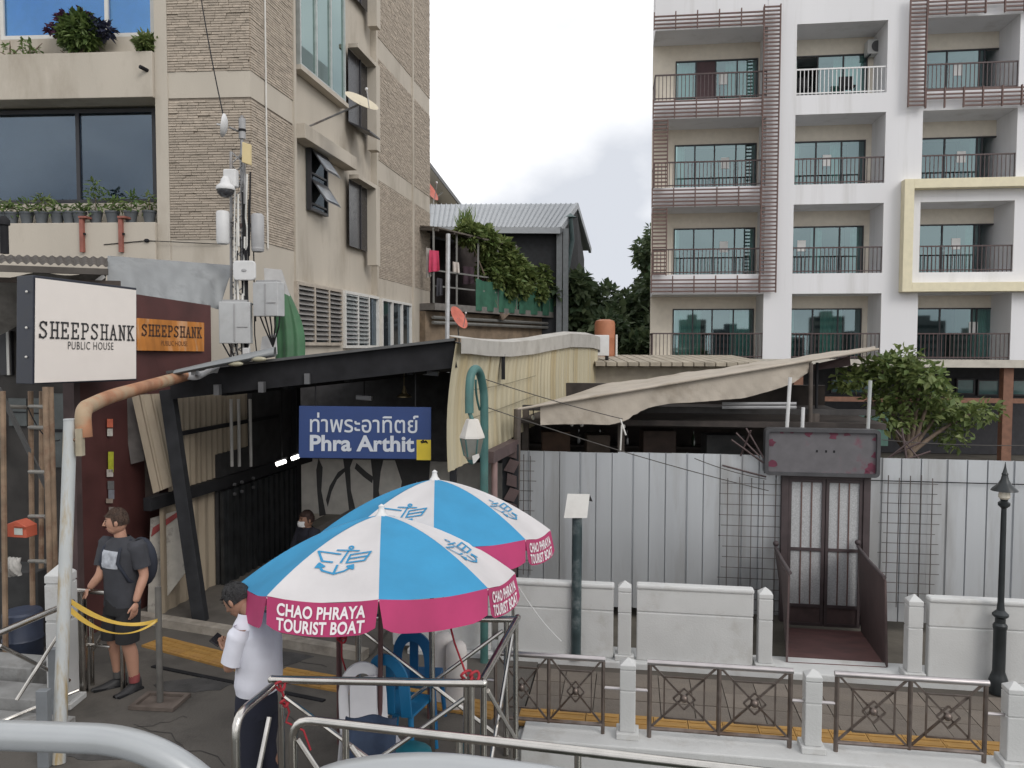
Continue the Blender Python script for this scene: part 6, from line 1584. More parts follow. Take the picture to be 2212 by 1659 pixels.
# slim poles above the peeling sign
for x0,y0,x1,y1,lbl,cm_ in ((1697,922,1707,815,'slim white pole standing behind the peeling sign, left one',WPL),(1873,930,1880,822,'slim white and yellow pole standing behind the peeling sign',WY),(1732,922,1735,880,'short white stick between the poles behind the peeling sign',WPL)):
    b_ = P(x0,y0,10.9); solo(MB().tube([Vector((b_.x,10.9,b_.z-.4)),P(x1,y1,10.9)],.026,8),'slim_pole',cm_,lbl,'pole','slim poles behind the peeling sign',smooth=40)
# rebar star bursts on the fence top
for nm, lb2, segs2 in (('rebar_burst','bundle of bent rusty rebar sticking out of the fence right of the sign',((1905,1000,1990,935),(1935,930,2000,1010),(1925,985,1990,955),(1905,1010,2010,975),(1915,1030,2020,1005),(1948,925,1960,1000))),('rebar_burst','crossed rusty rebar sticking up left of the peeling sign',((1590,935,1640,985),(1580,950,1650,1000),(1600,985,1622,930),(1612,925,1650,990),(1560,1005,1655,1030)))):
    t = thing(nm, lb2, 'rebar', P((segs2[0][0]+segs2[0][2])/2,985,10.7), 'rebar sticking out of the fence')
    for x0,y0,x1,y1 in segs2: MB().tube([P(x0,y0,10.75),P(x1,y1,10.6)],.013,5).build('bar', RUSTB, t)
# cables
for lb2,p0,p1,sg in (('thin cable from the yellow wall to the canvas awning, upper one',P(1050,820,9.2),P(1345,905,10.5),.02),('thin cable from the yellow wall to the fence, lower one',P(1052,880,9.2),P(1660,1060,10.6),.05),('thin cable along the top of the zinc fence',P(1500,990,10.7),P(1655,1035,10.6),.03),('thin cable over the dark ground floor right of the tree',P(1905,950,11),P(2230,962,11),.03)):
    solo(MB().tube(sag(p0,p1,sg),.006,5),'thin_cable',mat('cable_grey',(0.06,0.055,0.05),0.7),lb2,'cable')
# ================================================================ pots and plants on the left ledges
POT = mat('grey_pot',(0.085,0.095,0.105),0.7,var=0.2)
pm_ = MB(); pm_.lathe([(.085,0),(.12,.20),(.13,.20),(.13,.235),(.115,.235),(.10,.18)],(0,0,0),14); _o = pm_.build('pot', POT, smooth=35); pot_me = _o.data; bpy.data.objects.remove(_o)
for i, (x, hh, n_) in enumerate(((8,.30,60),(26,.22,50),(58,.25,55),(90,.42,90),(124,.20,50),(172,.18,50),(207,.62,120),(243,.34,80),(283,.36,80),(323,.38,70),(150,.14,40))):
    u = LF.hit(x,470,.08)[0]; p = LF.pt(u,.08,l2t)
    words = ('at the left edge','second from the left edge','third from the left edge','with a bright tall tuft left of the window post','with low leaves right of the bright tuft','with low leaves above the left red bracket','with the tallest dark plant below the window','with a leafy clump between the brackets','right of the right red bracket','at the right end of the ledge','small one behind the row')[i]
    t = thing('potted_plant','grey pot on the lower ledge '+words,'potted plant',p,'pots on the lower ledge')
    o = bpy.data.objects.new('pot', pot_me); COL.objects.link(o); o.parent = t
    m = MB(); rng = random.Random(i+40)
    leafcloud(m,[(p+Vector((0,0,.20+hh*.45)),(.11+.05*rng.random(),.10,hh*.5),1)],n_,.13,rng,aspect=3.2); m.build('leaves', LEAF3 if i in (0,3,9) else LEAF1, t)
    m = MB(); m.tube([p+Vector((0,0,.17)),p+Vector((.01,0,.2+hh*.6))],.008,5); m.build('stem', BARK, t)
def ledge_plant(label, x, y, rx, ry, n_, sz, m_, seed, n=.1, parts=()):
    u, z = LF.hit(x,y,n); p = LF.pt(u,n,l1t); rng = random.Random(seed)
    t = thing('ledge_plant', label, 'plant', p, 'plants on the upper ledge')
    s = 14.4/FPX; m = MB(); leafcloud(m,[(LF.pt(u,n,z),(rx*s,.25,ry*s),1)],n_,sz,rng,aspect=2.6); m.build('leaves', m_, t)
    for (px,py,pr,pm2,pn) in parts:
        uu, z2 = LF.hit(px,py,n); m = MB(); leafcloud(m,[(LF.pt(uu,n,z2),(pr*s,.15,pr*s*.8),1)],pn,.12,rng); m.build('flowers', pm2, t)
    m = MB(); limbs(m,p,[LF.pt(u,n,z+.2),LF.pt(u-.2,n,z),LF.pt(u+.25,n,z+.1)],.02,rng,.006); m.build('stem', BARK, t)
PURP = leafmat('purple_leaf',(0.06,0.025,0.05),(0.10,0.03,0.07))
BLUEL = leafmat('dark_blue_leaf',(0.03,0.04,0.07),(0.05,0.05,0.09))  # leaf clusters of a dark blue tone
ledge_plant('big green flowering shrub on the upper ledge',172,70,40,38,1500,.15,LEAF1,61,parts=((118,64,13,PURP,110),(140,40,12,PURP,90),(185,34,9,PURP,60),(225,66,18,BLUEL,110),(210,52,12,BLUEL,60)))
ledge_plant('small fern tuft at the right end of the upper ledge',320,96,20,16,420,.14,LEAF3,62)
ledge_plant('thin weeds left of the shrub on the upper ledge',64,106,14,14,70,.12,LEAF1,63)
ledge_plant('tiny weed at the far left of the upper ledge',22,112,8,10,40,.10,LEAF1,64)
ledge_plant('tiny weed just left of the big shrub',152,108,8,8,40,.10,LEAF2,65)
# spout on the ledge face and its stain
u, z = LF.hit(318,152,-.1); solo(MB().tube([LF.pt(u,-.09,z),LF.pt(u-.06,-.24,z+.02)],.035,10),'drain_spout',BLACKM,'black drain spout on the upper ledge face','spout',smooth=40)
u, z = LF.hit(318,520,-.1); m = MB(); m.tube([LF.pt(LF.hit(232,530,0)[0],-.11,LF.hit(232,530)[1]),LF.pt(u,-.115,z),LF.pt(LF.hit(480,528)[0],-.03,LF.hit(480,528)[1])],.008,5); solo(m,'wall_cable',BLACKM,'thin cable along the beige wall below the brick panel','cable')
u, z = LF.hit(318,520,-.1); solo(MB().sphere(LF.pt(u,-.12,z),.05,(1,.6,.7)),'cable_box',BLACKM,'small black cable box on the beige wall under the ledge','box')
# ================================================================ far bank across the river, mirrored in the lowest windows
rng = random.Random(21)
for i, (x, w2, h2, lbl) in enumerate(((-22,16,9,'low wide'),(-2,11,15,'slim tall'),(14,15,11,'stepped grey'),(34,18,7.5,'long low'),(52,12,16,'tallest dark'),(68,16,10,'broad pale'),(88,14,14,'narrow brown'),(108,22,9,'rightmost long'))):
    t = thing('far_bank_block', lbl+' block on the far bank, mirrored in the lowest balcony windows', 'building', (x,-285,-1.4), 'blocks on the far bank')
    m_ = mat('far_block_%d'%(i%3), ((.16,.15,.15),(.22,.2,.18),(.12,.12,.13))[i%3], .9)
    MB().box(x-w2/2,x+w2/2,-300,-285,-1.5,h2).build('wall', m_, t)
    MB().box(x-w2*.2,x+w2*.15,-296,-288,h2,h2+2.2).build('roof_house', m_, t)
    for z in range(2,int(h2)-1,3): MB().box(x-w2*.44,x+w2*.44,-284.98,-284.9,z,z+1.3).build('window_band', DARKFR, t)
# ================================================================ tourist boat umbrellas
UBLUE = mat('umbrella_blue',(0.045,0.295,0.535),0.8,var=0.10,scale=3,bump=0.1,bscale=60)
UWHITE = mat('umbrella_white',(0.66,0.64,0.645),0.8,var=0.07,scale=3,bump=0.1,bscale=60)
UPINK = mat('umbrella_pink',(0.49,0.05,0.16),0.8,var=0.12,scale=3)
ULOGO = mat('logo_blue',(0.02,0.22,0.42),0.7,var=0.04)
ULET = mat('letter_white',(0.75,0.70,0.72),0.7,var=0.03)
def cloth(m_, amt):
    t = m_.node_tree; b = t.nodes['Principled BSDF']; o = [n for n in t.nodes if n.type == 'OUTPUT_MATERIAL'][0]
    tl = t.nodes.new('ShaderNodeBsdfTranslucent'); ms = t.nodes.new('ShaderNodeMixShader'); ms.inputs['Fac'].default_value = amt
    t.links.new(b.inputs['Base Color'].links[0].from_socket, tl.inputs['Color'])
    t.links.new(b.outputs['BSDF'], ms.inputs[1]); t.links.new(tl.outputs['BSDF'], ms.inputs[2]); t.links.new(ms.outputs['Shader'], o.inputs['Surface'])
for _m in (UBLUE, UWHITE, UPINK): cloth(_m, .22)
LOGO_RAW = [[(630,612),(790,628)],[(655,650),(500,632),(540,722),(602,725)],[(710,622),(655,728)],[(690,735),(725,658),(868,662),(800,738),(690,735)],[(712,697),(838,699)],[(632,752),(605,820)],
            [(525,765),(545,800),(605,825),(665,808),(718,775)],[(508,778),(525,742),(554,765),(508,778)],[(690,768),(724,764),(714,800),(690,768)],
            [(735+16*math.cos(a*PI/5),583+16*math.sin(a*PI/5)) for a in range(11)]]
def unskew(p):
    x, y = p; y2 = y-.10*(x-680); x2 = x+.45*(y2-690); return ((x2-680)/380.0, (690-y2)/380.0)
LOGO = [[unskew(p) for p in ln] for ln in LOGO_RAW]
def umbrella(label, apex, R, h, rot, tiltx, tilty, pole_foot):
    foot = Vector(pole_foot)
    t = thing('beach_umbrella', label, 'umbrella', foot, 'tourist boat umbrellas')
    M = Matrix.Translation(apex) @ Matrix.Rotation(rad(tiltx),4,'X') @ Matrix.Rotation(rad(tilty),4,'Y')
    def rib(k, q):
        a = rad(rot+45*k); r = R*q; z = -h*(.22*q+.78*q**1.85); return Vector((r*math.cos(a), r*math.sin(a), z))
    def surf(k, s, q, lift=0.0):
        p = rib(k,q).lerp(rib(k+1,q), s)
        p.z -= (.030*math.sin(PI*s)+.004*math.sin(s*9+k*2+q*5))*q                       # cloth sags between the ribs
        n = rib(k+.5, 1.0); n.z = 0; n.normalize(); p += (n*.5+Vector((0,0,.85)))*lift
        return p
    def vsurf(k, s, v, lift=0.0):
        p = rib(k,1).lerp(rib(k+1,1), s); p.z -= .030*math.sin(PI*s)
        n = rib(k+.5,1.0); n.z = 0; n.normalize()
        w = .016*v                                           # narrows and swings out a touch
        c = rib(k,1).lerp(rib(k+1,1), .5); ed = rib(k+1,1)-rib(k,1); ed.z = 0; ed.normalize()
        return p + n*(.025*v+.012*math.sin(k*2.1+s*4)*v+lift) + ed*(-(s-.5)*2*w) + Vector((0,0,-.20*v*(1-.16*max(0,abs(s-.5)*2-.80)/.20)))
    for k in range(8):
        white = (k % 2 == 0)
        m = MB(M); m.grid(lambda s, q: surf(k,s,.02+.98*q), 8, 14); o = m.build('canopy_panel', UWHITE if white else UBLUE, t, smooth=80)
        m = MB(M); m.grid(lambda s, v: vsurf(k,s,v), 14, 5); m.build('valance', UPINK, o, smooth=80)
        if white:
            v, f = strokes2d(LOGO, .036)
            m = MB(M); m.add([surf(k, .5+ x*.42/(.66*.765), .66 - y*.36, .006) for x, y in v], f); m.build('anchor_logo', ULOGO, o)
            for txt, v0, v1 in (('CHAO PHRAYA',.50,.12),('TOURIST BOAT',.94,.56)):
                v, f = text2d(txt, offset=.03, spacing=1.05); v = fit(v,.10,.90,0,1)
                m = MB(M); m.add([vsurf(k, x, lerp(v0,v1,y), .006) for x, y in v], f); m.build('lettering', ULET, o)
        m = MB(M); m.tube([rib(k,.05)+Vector((0,0,-.012)), rib(k,.35)+Vector((0,0,-.012)), rib(k,.7)+Vector((0,0,-.012)), rib(k,1)+Vector((0,0,-.012))], .006, 6); m.build('rib', WHITEFR, t)
        m = MB(M); m.tube([rib(k,.55)+Vector((0,0,-.02)), Vector((0,0,-h*.95))], .005, 5); m.build('strut', WHITEFR, t)
    m = MB(M); m.lathe([(.05,-.03),(.045,0),(.028,.02),(.02,.05),(.024,.065),(.004,.08)],(0,0,0),12); m.build('finial', WPL, t, smooth=50)
    MB().tube([foot, M @ Vector((0,0,-.03))], .019, 10).build('pole', mat('umbrella_pole',(0.10,0.05,0.05),0.5,0.2,var=0.15), t, smooth=40)
    return t
UD1, UD2 = 5.8, 6.75
ap1 = P(824,1112,UD1); ap2 = P(939,1035,UD2)
U1 = umbrella('blue and white tourist boat umbrella in front, nearest the stainless pen', ap1, 1.0, .46, -126.5, -9.0, -1.0, Vector((P(818,1300,UD1).x,UD1,0)))
umbrella('blue and white tourist boat umbrella behind the front one', ap2, 1.0, .46, -130.0, -8.0, -1.0, Vector((P(926,1300,UD2).x,UD2,0)))
m = MB(); m.tube(sag(P(1120,1268,5.9),P(1212,1385,6.3),.03),.005,5); m.build('guy_cord', WPL, U1)

# ================================================================ stainless pen and gangway rails
ZR = 1.1
FL_, FR_, BR_ = G(597,1468,ZR), G(1028,1476,ZR), G(1116,1338,ZR); BL_ = FL_+(BR_-FR_)
def barrier(label, a, b, h=ZR, rt=.026, mid=False, ends=True, xs=True, legs=True):
    t = thing('stainless_barrier', label, 'barrier', Vector((a.x,a.y,0)), 'stainless barriers of the pen')
    d = (b-a).normalized()
    MB().tube([a-d*.03,b+d*.05],rt,12).build('top_rail', STEEL, t, smooth=40)
    if ends:
        for p in (a-d*.03,b+d*.05): MB().sphere(p,rt*1.05,seg=10,rings=6).build('end_ball', STEEL, t, smooth=60)
    if legs:
        for p in [a+d*.03,b-d*.03]+([a.lerp(b,.5)] if mid else []):
            MB().tube([Vector((p.x,p.y,0)),p-UP*rt*.5],.022,10).build('leg', STEEL, t, smooth=40)
    if xs:
        lo = lambda p: Vector((p.x,p.y,.14)); hi = lambda p: Vector((p.x,p.y,h-.10))
        o = Vector((d.y,-d.x,0))*.022
        MB().tube([hi(a+d*.06)+o,lo(b-d*.06)+o],.016,8).build('cross_brace', STEEL, t, smooth=40)
        MB().tube([lo(a+d*.06)-o,hi(b-d*.06)-o],.016,8).build('cross_brace', STEEL, t, smooth=40)
    return t
barrier('stainless cross-braced barrier at the front of the umbrella pen', FL_, FR_)
barrier('stainless cross-braced barrier on the right side of the umbrella pen', FR_+Vector((.04,.06,0)), BR_, ends=False)
barrier('stainless cross-braced barrier at the back of the umbrella pen', BL_, BR_+Vector((-.05,.0,.0)), mid=True)
p = FR_+Vector((-.06,.03,0)); solo(MB().tube([Vector((p.x,p.y,0)),p-UP*.02],.024,10),'stainless_post',STEEL,'second stainless post beside the front right pen corner','post',smooth=40)
# curved hand rails
def hoop(label, pts, r=.026, extra=()):
    t = thing('stainless_hand_rail', label, 'hand rail', Vector((pts[0].x,pts[0].y,0)), 'bent stainless hand rails')
    MB().tube(bend(pts,.13,6),r,12).build('rail', STEEL, t, smooth=60)
    for a, b in extra: MB().tube([a,b],.016,8).build('brace', STEEL, t, smooth=40)
    return t
a1 = G(508,1548,ZR); dA = (a1-FL_).normalized()
hoop('bent stainless hand rail left of the pen, by the man in white', [Vector((a1.x,a1.y,0)), a1, FL_+dA*.06-UP*.02], extra=((Vector((a1.x,a1.y,.2))-dA*.03, FL_+dA*.1-UP*.2),))
c1 = G(632,1552,ZR); c2 = G(1106,1598,ZR); c3 = G(1900,1697,ZR)
cc2 = c1.lerp(c3,.36); dC = (c3-c1).normalized()
hoop('long stainless hand rail crossing the bottom of the picture', [Vector((c1.x,c1.y,0)), c1, c3],
     extra=tuple((c1+dC*x0-UP*z0, c1+dC*x1-UP*z1) for x0,z0,x1,z1 in ((.03,.12,.62,.9),(.36,.12,1.0,.9),(1.0,.14,.36,.95),(1.0,.14,1.7,.95),(1.7,.14,1.0,.95))))
for k, s in enumerate((.33,1.0,1.66)):
    p = c1+dC*s; solo(MB().tube([Vector((p.x,p.y,0)),p-UP*.01],.020,10),'stainless_post',STEEL,('left','middle','right')[k]+' stainless post under the long bottom hand rail','post','posts under the long hand rail',smooth=40)
# left side rails
e0, e1 = G(-60,1392,1.0), G(158,1300,1.0)
hoop('stainless hand rail sloping up to the leaning post at the left', [e0, e1], .026, extra=((G(36,1512,.35), G(152,1330,.93)),(G(0,1395,.80),G(150,1470,.25)),(G(170,1490,.2),G(0,1560,.1))))
f0_, f1_ = P(158,1274,7.3), P(262,1283,7.3)
hf = hoop('stainless hand rail held by the man in the dark shirt', [f0_, f1_, Vector((f1_.x,f1_.y,0))], .024, extra=((P(158,1390,7.3),P(238,1397,7.3)),(P(200,1405,7.3),P(262,1300,7.3))))
for k, (x, yb_) in enumerate(((180,1495),(200,1408))):
    p = G(x,yb_) if k == 0 else G(x,1480); d_ = p.y; solo(MB().tube([p, Vector((p.x,d_,P(x,1335,d_).z if k else f0_.z))],.045 if k == 0 else .02,12),'stainless_post',STEEL,('thick stainless post by the feet of the man in the dark shirt','thin stainless post behind the thick one')[k],'post','stainless posts left of the man',smooth=40)
for k, (x, y0) in enumerate(((98,1490),(118,1400))):
    p = G(x+ (4 if k else 0),1655 if k == 0 else 1560); solo(MB().box(-.045,.045,-.03,.03,0,P(x,y0,p.y).z),'flat_steel_post',mat('blue_grey_steel',(0.20,0.215,0.23),0.5,0.3,var=0.15),('flat blue grey steel post at the bottom left','flat blue grey steel post just behind the leaning post')[k],'post','flat posts at the left',bev=.004).location = p
# red ropes
ROPE = mat('red_rope',(0.30,0.02,0.03),0.8,var=0.2)
def rope(label, pts, loops=()):
    m = MB(); m.tube(pts,.007,6)
    for c, r in loops:
        m.tube([c+Vector((r*math.cos(a),.02*math.sin(a*2),r*.9*math.sin(a))) for a in [i*2*PI/14 for i in range(15)]],.009,6)
    solo(m,'red_rope',ROPE,label,'rope',smooth=60)
q = FL_+Vector((.03,-.03,-.02)); rope('red rope knotted on the front left pen corner',[q,q+Vector((.06,0,-.18)),q+Vector((.04,-.01,-.24)),q+Vector((.15,0,-.30)),q+Vector((.20,-.02,-.42))],((q-UP*.01,.032),(q+Vector((.03,0,-.12)),.022)))
q = FR_+Vector((-.06,.02,.04)); rope('red rope knotted near the front right pen corner',[q,q+Vector((-.10,.3,.10)),q+Vector((-.22,.8,.25))],((q,.035),(q+Vector((.05,0,0)),.03)))
q = P(738,1372,6.2); rope('red rope hanging on the back left pen post',[q,q+Vector((0,0,-.18)),q+Vector((.05,0,-.35)),q+Vector((.12,0,-.5))],((q,.03),(q-UP*.03,.035)))
solo(MB().tube([Vector((P(732,1400,6.3).x,6.3,0)),P(732,1362,6.3)],.022,10),'red_brown_pole',mat('umbrella_pole',(0,0,0)),'red brown pole by the back left corner of the pen','pole',smooth=40)
# ================================================================ plastic chairs, stool, bollards
def chair(label, loc, rz, m_, backh=.47, w=.36, solid=False):
    t = thing('plastic_chair', label, 'chair', loc, 'plastic chairs in the pen', rz)
    m = MB(); m.grid(lambda s,v: (lerp(-w/2,w/2,s),lerp(-.19,.19,v),.44-.015*math.sin(PI*s)*math.sin(PI*v)),8,8,th=(0,0,-.02)); m.build('seat', m_, t, smooth=50, local=True)
    # backrest: rounded arch with a slot
    out = []
    for i in range(17):
        a = PI*i/16; out.append((w/2*math.cos(a), .44+backh*.45+(backh*.55)*math.sin(a)**.8))
    pts = [(w/2,.43)]+out+[(-w/2,.43)]
    inn = [(w/2-.075,.43)]+[((w/2-.075)*math.cos(PI*i/16), .44+backh*.40+(backh*.42)*math.sin(PI*i/16)**.8) for i in range(17)]+[(-w/2+.075,.43)]
    m = MB(); n = len(pts); vs = []
    tl2 = lambda z: .18+.16*(z-.44)
    for ring in (pts, inn):
        for x, z in ring: vs.append((x, tl2(z)+.03*(1-(2*x/w)**2), z))
    for ring in (pts, inn):
        for x, z in ring: vs.append((x, tl2(z)+.03*(1-(2*x/w)**2)+.02, z))
    fs = []
    for i in range(n-1):
        fs += [(i,i+1,n+i+1,n+i),(2*n+i,3*n+i,3*n+i+1,2*n+i+1),(i,2*n+i,2*n+i+1,i+1),(n+i,n+i+1,3*n+i+1,3*n+i)]
    m.add(vs,fs); m.build('backrest', m_, t, smooth=50, local=True)
    sw = w/2-.08 if solid else .035
    m = MB(); m.box(-sw,sw,.20,.222,.45,.44+backh*.80); m.build('back_splat', m_, t, local=True)
    for sx in (-1,1):
        for sy in (-1,1):
            m = MB(); m.tube([(sx*(w/2-.02),sy*.17,.43),(sx*(w/2+.015),sy*.21,0)],[.024,.018],8); m.build('leg', m_, t, smooth=50, local=True)
    return t
CBLUE = mat('blue_plastic',(0.012,0.14,0.30),0.4,var=0.08); CWHITE = mat('white_chair_plastic',(0.62,0.62,0.64),0.4,var=0.05); CTEAL = mat('teal_plastic',(0.01,0.13,0.17),0.45,var=0.1)
g_ = P(872,1490,6.1); chair('bright blue plastic chair inside the pen', Vector((g_.x,6.1,0)), rad(160), CBLUE, .50, .34)
g_ = P(800,1490,5.55); chair('white plastic chair with a dark cloth inside the pen', Vector((g_.x,5.55,0)), rad(25), CWHITE, .44, .36, True)
g_ = P(906,1480,6.6); chair('second blue plastic chair half hidden behind the first', Vector((g_.x,6.6,0)), rad(175), mat('deep_blue_plastic',(0.01,0.09,0.22),0.4,var=0.08), .50, .34)
g_ = Vector((P(800,1490,5.45).x,5.45,0))
m = MB(); m.grid(lambda s,t: g_+Vector((.02+.36*(s-.5),-.16-.03*math.sin(s*9)+.25*(1 if t>.75 else 0)*(t-.75)*4*.3,.05+.62*t)),16,10,th=(0,.02,0))
solo(m,'dark_blue_cloth',mat('dark_blue_cloth',(0.025,0.04,0.075),0.9,var=0.2,bump=0.3,bscale=12),'dark blue jacket hung over the white chair','jacket',smooth=60)
g_ = P(882,1570,5.35); s0_ = thing('teal_stool','low teal plastic stool inside the pen','stool',Vector((g_.x,5.35,0)))
q = s0_.location; MB().lathe([(.02,.44),(.15,.44),(.165,.43),(.165,.40),(.15,.40)],q,14).build('seat', CTEAL, s0_, smooth=40)
for a in range(4):
    t_ = PI/4+a*PI/2; cs = Vector((math.cos(t_),math.sin(t_),0)); MB().beam(q+cs*.15+UP*.41,q+cs*.21,.05,.02).build('leg', CTEAL, s0_)
for k, (x, y, d_) in enumerate(((957,1366,7.1),(986,1384,6.95))):
    p = P(x,y,d_); solo(MB().lathe([(.095,0),(.095,p.z-.09),(.085,p.z-.04),(.055,p.z-.01),(.01,p.z)],Vector((p.x,d_,0)),16),'white_bollard',mat('bollard_white',(0.56,0.53,0.51),0.7,var=0.06,dirt=(0.35,0.3,0.28),dirt_amt=0.4),('rounded white bollard behind the blue chairs, left one','rounded white bollard behind the blue chairs, right one')[k],'bollard','white bollards',smooth=60)
m = MB(); m.tube([P(1237,1385,8.1),P(1225,1390,7.9)],.03,6)
# ================================================================ boat hand rails close to the camera
BRAILM = mat('boat_rail_grey',(0.36,0.375,0.385),0.32,0.35,var=0.06)
def boatrail(label, pts, r):
    solo(MB().tube(bend(pts,.25,10),r,20),'boat_hand_rail',BRAILM,label,'hand rail','boat hand rails',smooth=60)
boatrail('thick grey boat hand rail curving at the bottom left corner',[P(-420,1575,1.30),P(10,1588,1.28),P(330,1600,1.26),P(560,1800,1.24),P(600,2300,1.22)],.024)
boatrail('thick grey boat hand rail arching at the bottom edge, centre',[P(560,2200,1.1),P(640,1700,1.10),P(900,1660,1.08),P(1400,1725,1.04),P(1500,2300,1.0)],.026)
struct(MB().box(-3.5,3.5,-2.0,1.5,.95,1.05),'boat_deck',mat('deck_grey',(0.25,0.26,0.27),0.7,var=0.1))
# ================================================================ people
def skin(name, nodes, edges, root, m_, parent, sub=2, smooth=True):
    keys = list(nodes); off = rootloc(parent)
    me = bpy.data.meshes.new(name); me.from_pydata([Vector(nodes[k][0])-off for k in keys], [(keys.index(a),keys.index(b)) for a,b in edges], [])
    me.materials.append(m_)
    o = bpy.data.objects.new(name, me); COL.objects.link(o); o.parent = parent
    md = o.modifiers.new('skin','SKIN'); md.use_smooth_shade = True; md.branch_smoothing = .6
    for i, k in enumerate(keys):
        d = me.skin_vertices[0].data[i]; r = nodes[k][1:]; d.radius = (r[0], r[1] if len(r) > 1 else r[0]); d.use_root = (k == root)
    if sub: sb = o.modifiers.new('sub','SUBSURF'); sb.levels = sub; sb.render_levels = sub
    return o
SKIN = mat('skin',(0.42,0.23,0.16),0.6,var=0.06,scale=10); SKIN2 = mat('skin_tan',(0.30,0.165,0.11),0.6,var=0.06,scale=10)
EYE = mat('eye_dark',(0.02,0.015,0.012),0.2)
def hand(parent, w, fd, up, side, m_, L=.18, curl=.5):
    """palm and five fingers; w wrist, fd finger direction, up back of the hand, side thumb side"""
    fd, up, side = fd.normalized(), up.normalized(), side.normalized(); m = MB()
    R = Matrix((side, fd, up)).transposed()
    m.sphere(w+fd*.045,.05,(.80,.95,.38),10,7,R)
    for i, l in enumerate((.068,.078,.072,.056)):
        b = w+fd*.085+side*(.030-.020*i); k1 = b+fd*l*.5-up*.010*curl; k2 = k1+(fd*(1-curl)-up*curl).normalized()*l*.55
        m.tube([b-fd*.02,b,k1,k2],[.009,.009,.0085,.006],7)
    b = w+fd*.03+side*.034; m.tube([b-side*.01,b+side*.018+fd*.02,b+side*.026+fd*.05-up*.01],[.011,.010,.007],7)
    return m.build('hand', m_, parent, smooth=60)
def head(parent, c, fwd, m_, hairm, bald=False, mask=None, up=Vector((0,0,1)), hair_back=.0):
    """face, ears, hair around the head centre c"""
    f = fwd.normalized(); s = f.cross(up).normalized(); u = s.cross(f).normalized()
    R = Matrix((s, f, u)).transposed()
    def L_(x,y,z): return c+s*x+f*y+u*z
    m = MB(); m.sphere(c,.1,(.78,.95,1.14),18,14,R)                 # skull
    m.sphere(L_(0,.022,-.055),.075,(.78,.85,.85),14,10,R)           # jaw
    m.tube([L_(0,.085,.018),L_(0,.104,-.012),L_(0,.112,-.026),L_(0,.092,-.034)],[.008,.011,.014,.008],8)
    for sx in (-1,1): m.sphere(L_(sx*.080,-.005,-.01),.03,(.35,.6,1.0),8,8,R)
    o = m.build('head', m_, parent, smooth=60)
    e = MB()
    for sx in (-1,1): e.sphere(L_(sx*.032,.083,.012),.010,(1.2,.6,.7),8,6,R)
    e.build('eyes', EYE, o, smooth=60)
    e = MB()
    for sx in (-1,1): e.beam(L_(sx*.018,.092,.032),L_(sx*.048,.082,.034),.008,.006)
    e.build('eyebrows', hairm, o)
    MB().beam(L_(-.022,.086,-.062),L_(.022,.086,-.062),.008,.008).build('mouth', mat('lip',(0.25,0.10,0.08),0.6), o)
    h = MB()
    def hs(a, b):
        th = 2*PI*a; ph = PI/2-b*PI*.60; x = math.cos(th)*math.cos(ph); y = math.sin(th)*math.cos(ph); z = math.sin(ph)
        lim = 1.0
        if y > .25 and z < .42: z = .42+ (z-.42)*.05; 
        r = .108+.004*math.sin(th*9+b*7); return L_(x*r*.79, y*r*.96-.006, z*r*1.13+.004)
    h.grid(hs,28,12)
    rh = random.Random(int(c.x*1000))
    for _ in range(420):
        a, b = rh.random(), rh.uniform(.02,.95); p = hs(a,b); q = hs(a+rh.uniform(-.03,.03), min(1,b+.16)); nn = (p-c).normalized(); w = s*rh.uniform(-.0025,.0025)+u*.0018
        if (p-c).dot(f) > .06 and (p-c).dot(u) < .055: continue
        h.add([p-w, p+w, q+nn*rh.uniform(.002,.010)],[(0,1,2)])
    h.build('hair', hairm, parent, smooth=70)
    if mask:
        k = MB(); k.grid(lambda a,b: L_(.062*math.sin(PI*(a-.5)*.9), .045+.070*math.cos(PI*(a-.5)*.95)+.012*math.sin(PI*b), -.085+.075*b),10,5); k.build('face_mask', mask, parent, smooth=70)
    return o
def shoe(parent, ank, toe, m_):
    d = (toe-ank); d.z = 0; L_ = d.length; d.normalize(); s = Vector((-d.y,d.x,0)); m = MB()
    def f(a,b):
        t = a; w = .036+.012*math.sin(PI*min(1,t*1.1)); hgt = lerp(.105,.05,min(1,t*1.4)); th = PI*b
        return Vector((ank.x,ank.y,0))-d*.07+d*(t*(L_+.085))+s*(w*math.cos(th))*(math.sin(PI*min(.97,max(.03,t)))**.35)+Vector((0,0,.004+hgt*math.sin(th)*(1-.5*t**3)))
    m.grid(f,12,8); m.build('shoe', m_, parent, smooth=60)
    MB().prism([Vector((ank.x,ank.y,.0))-d*.07+s*.045,Vector((ank.x,ank.y,.0))-d*.07-s*.045,Vector((ank.x,ank.y,0))+d*(L_+.0)-s*.045,Vector((ank.x,ank.y,0))+d*(L_+.0)+s*.045],(0,0,.018)).build('sole', BLACKM, parent)

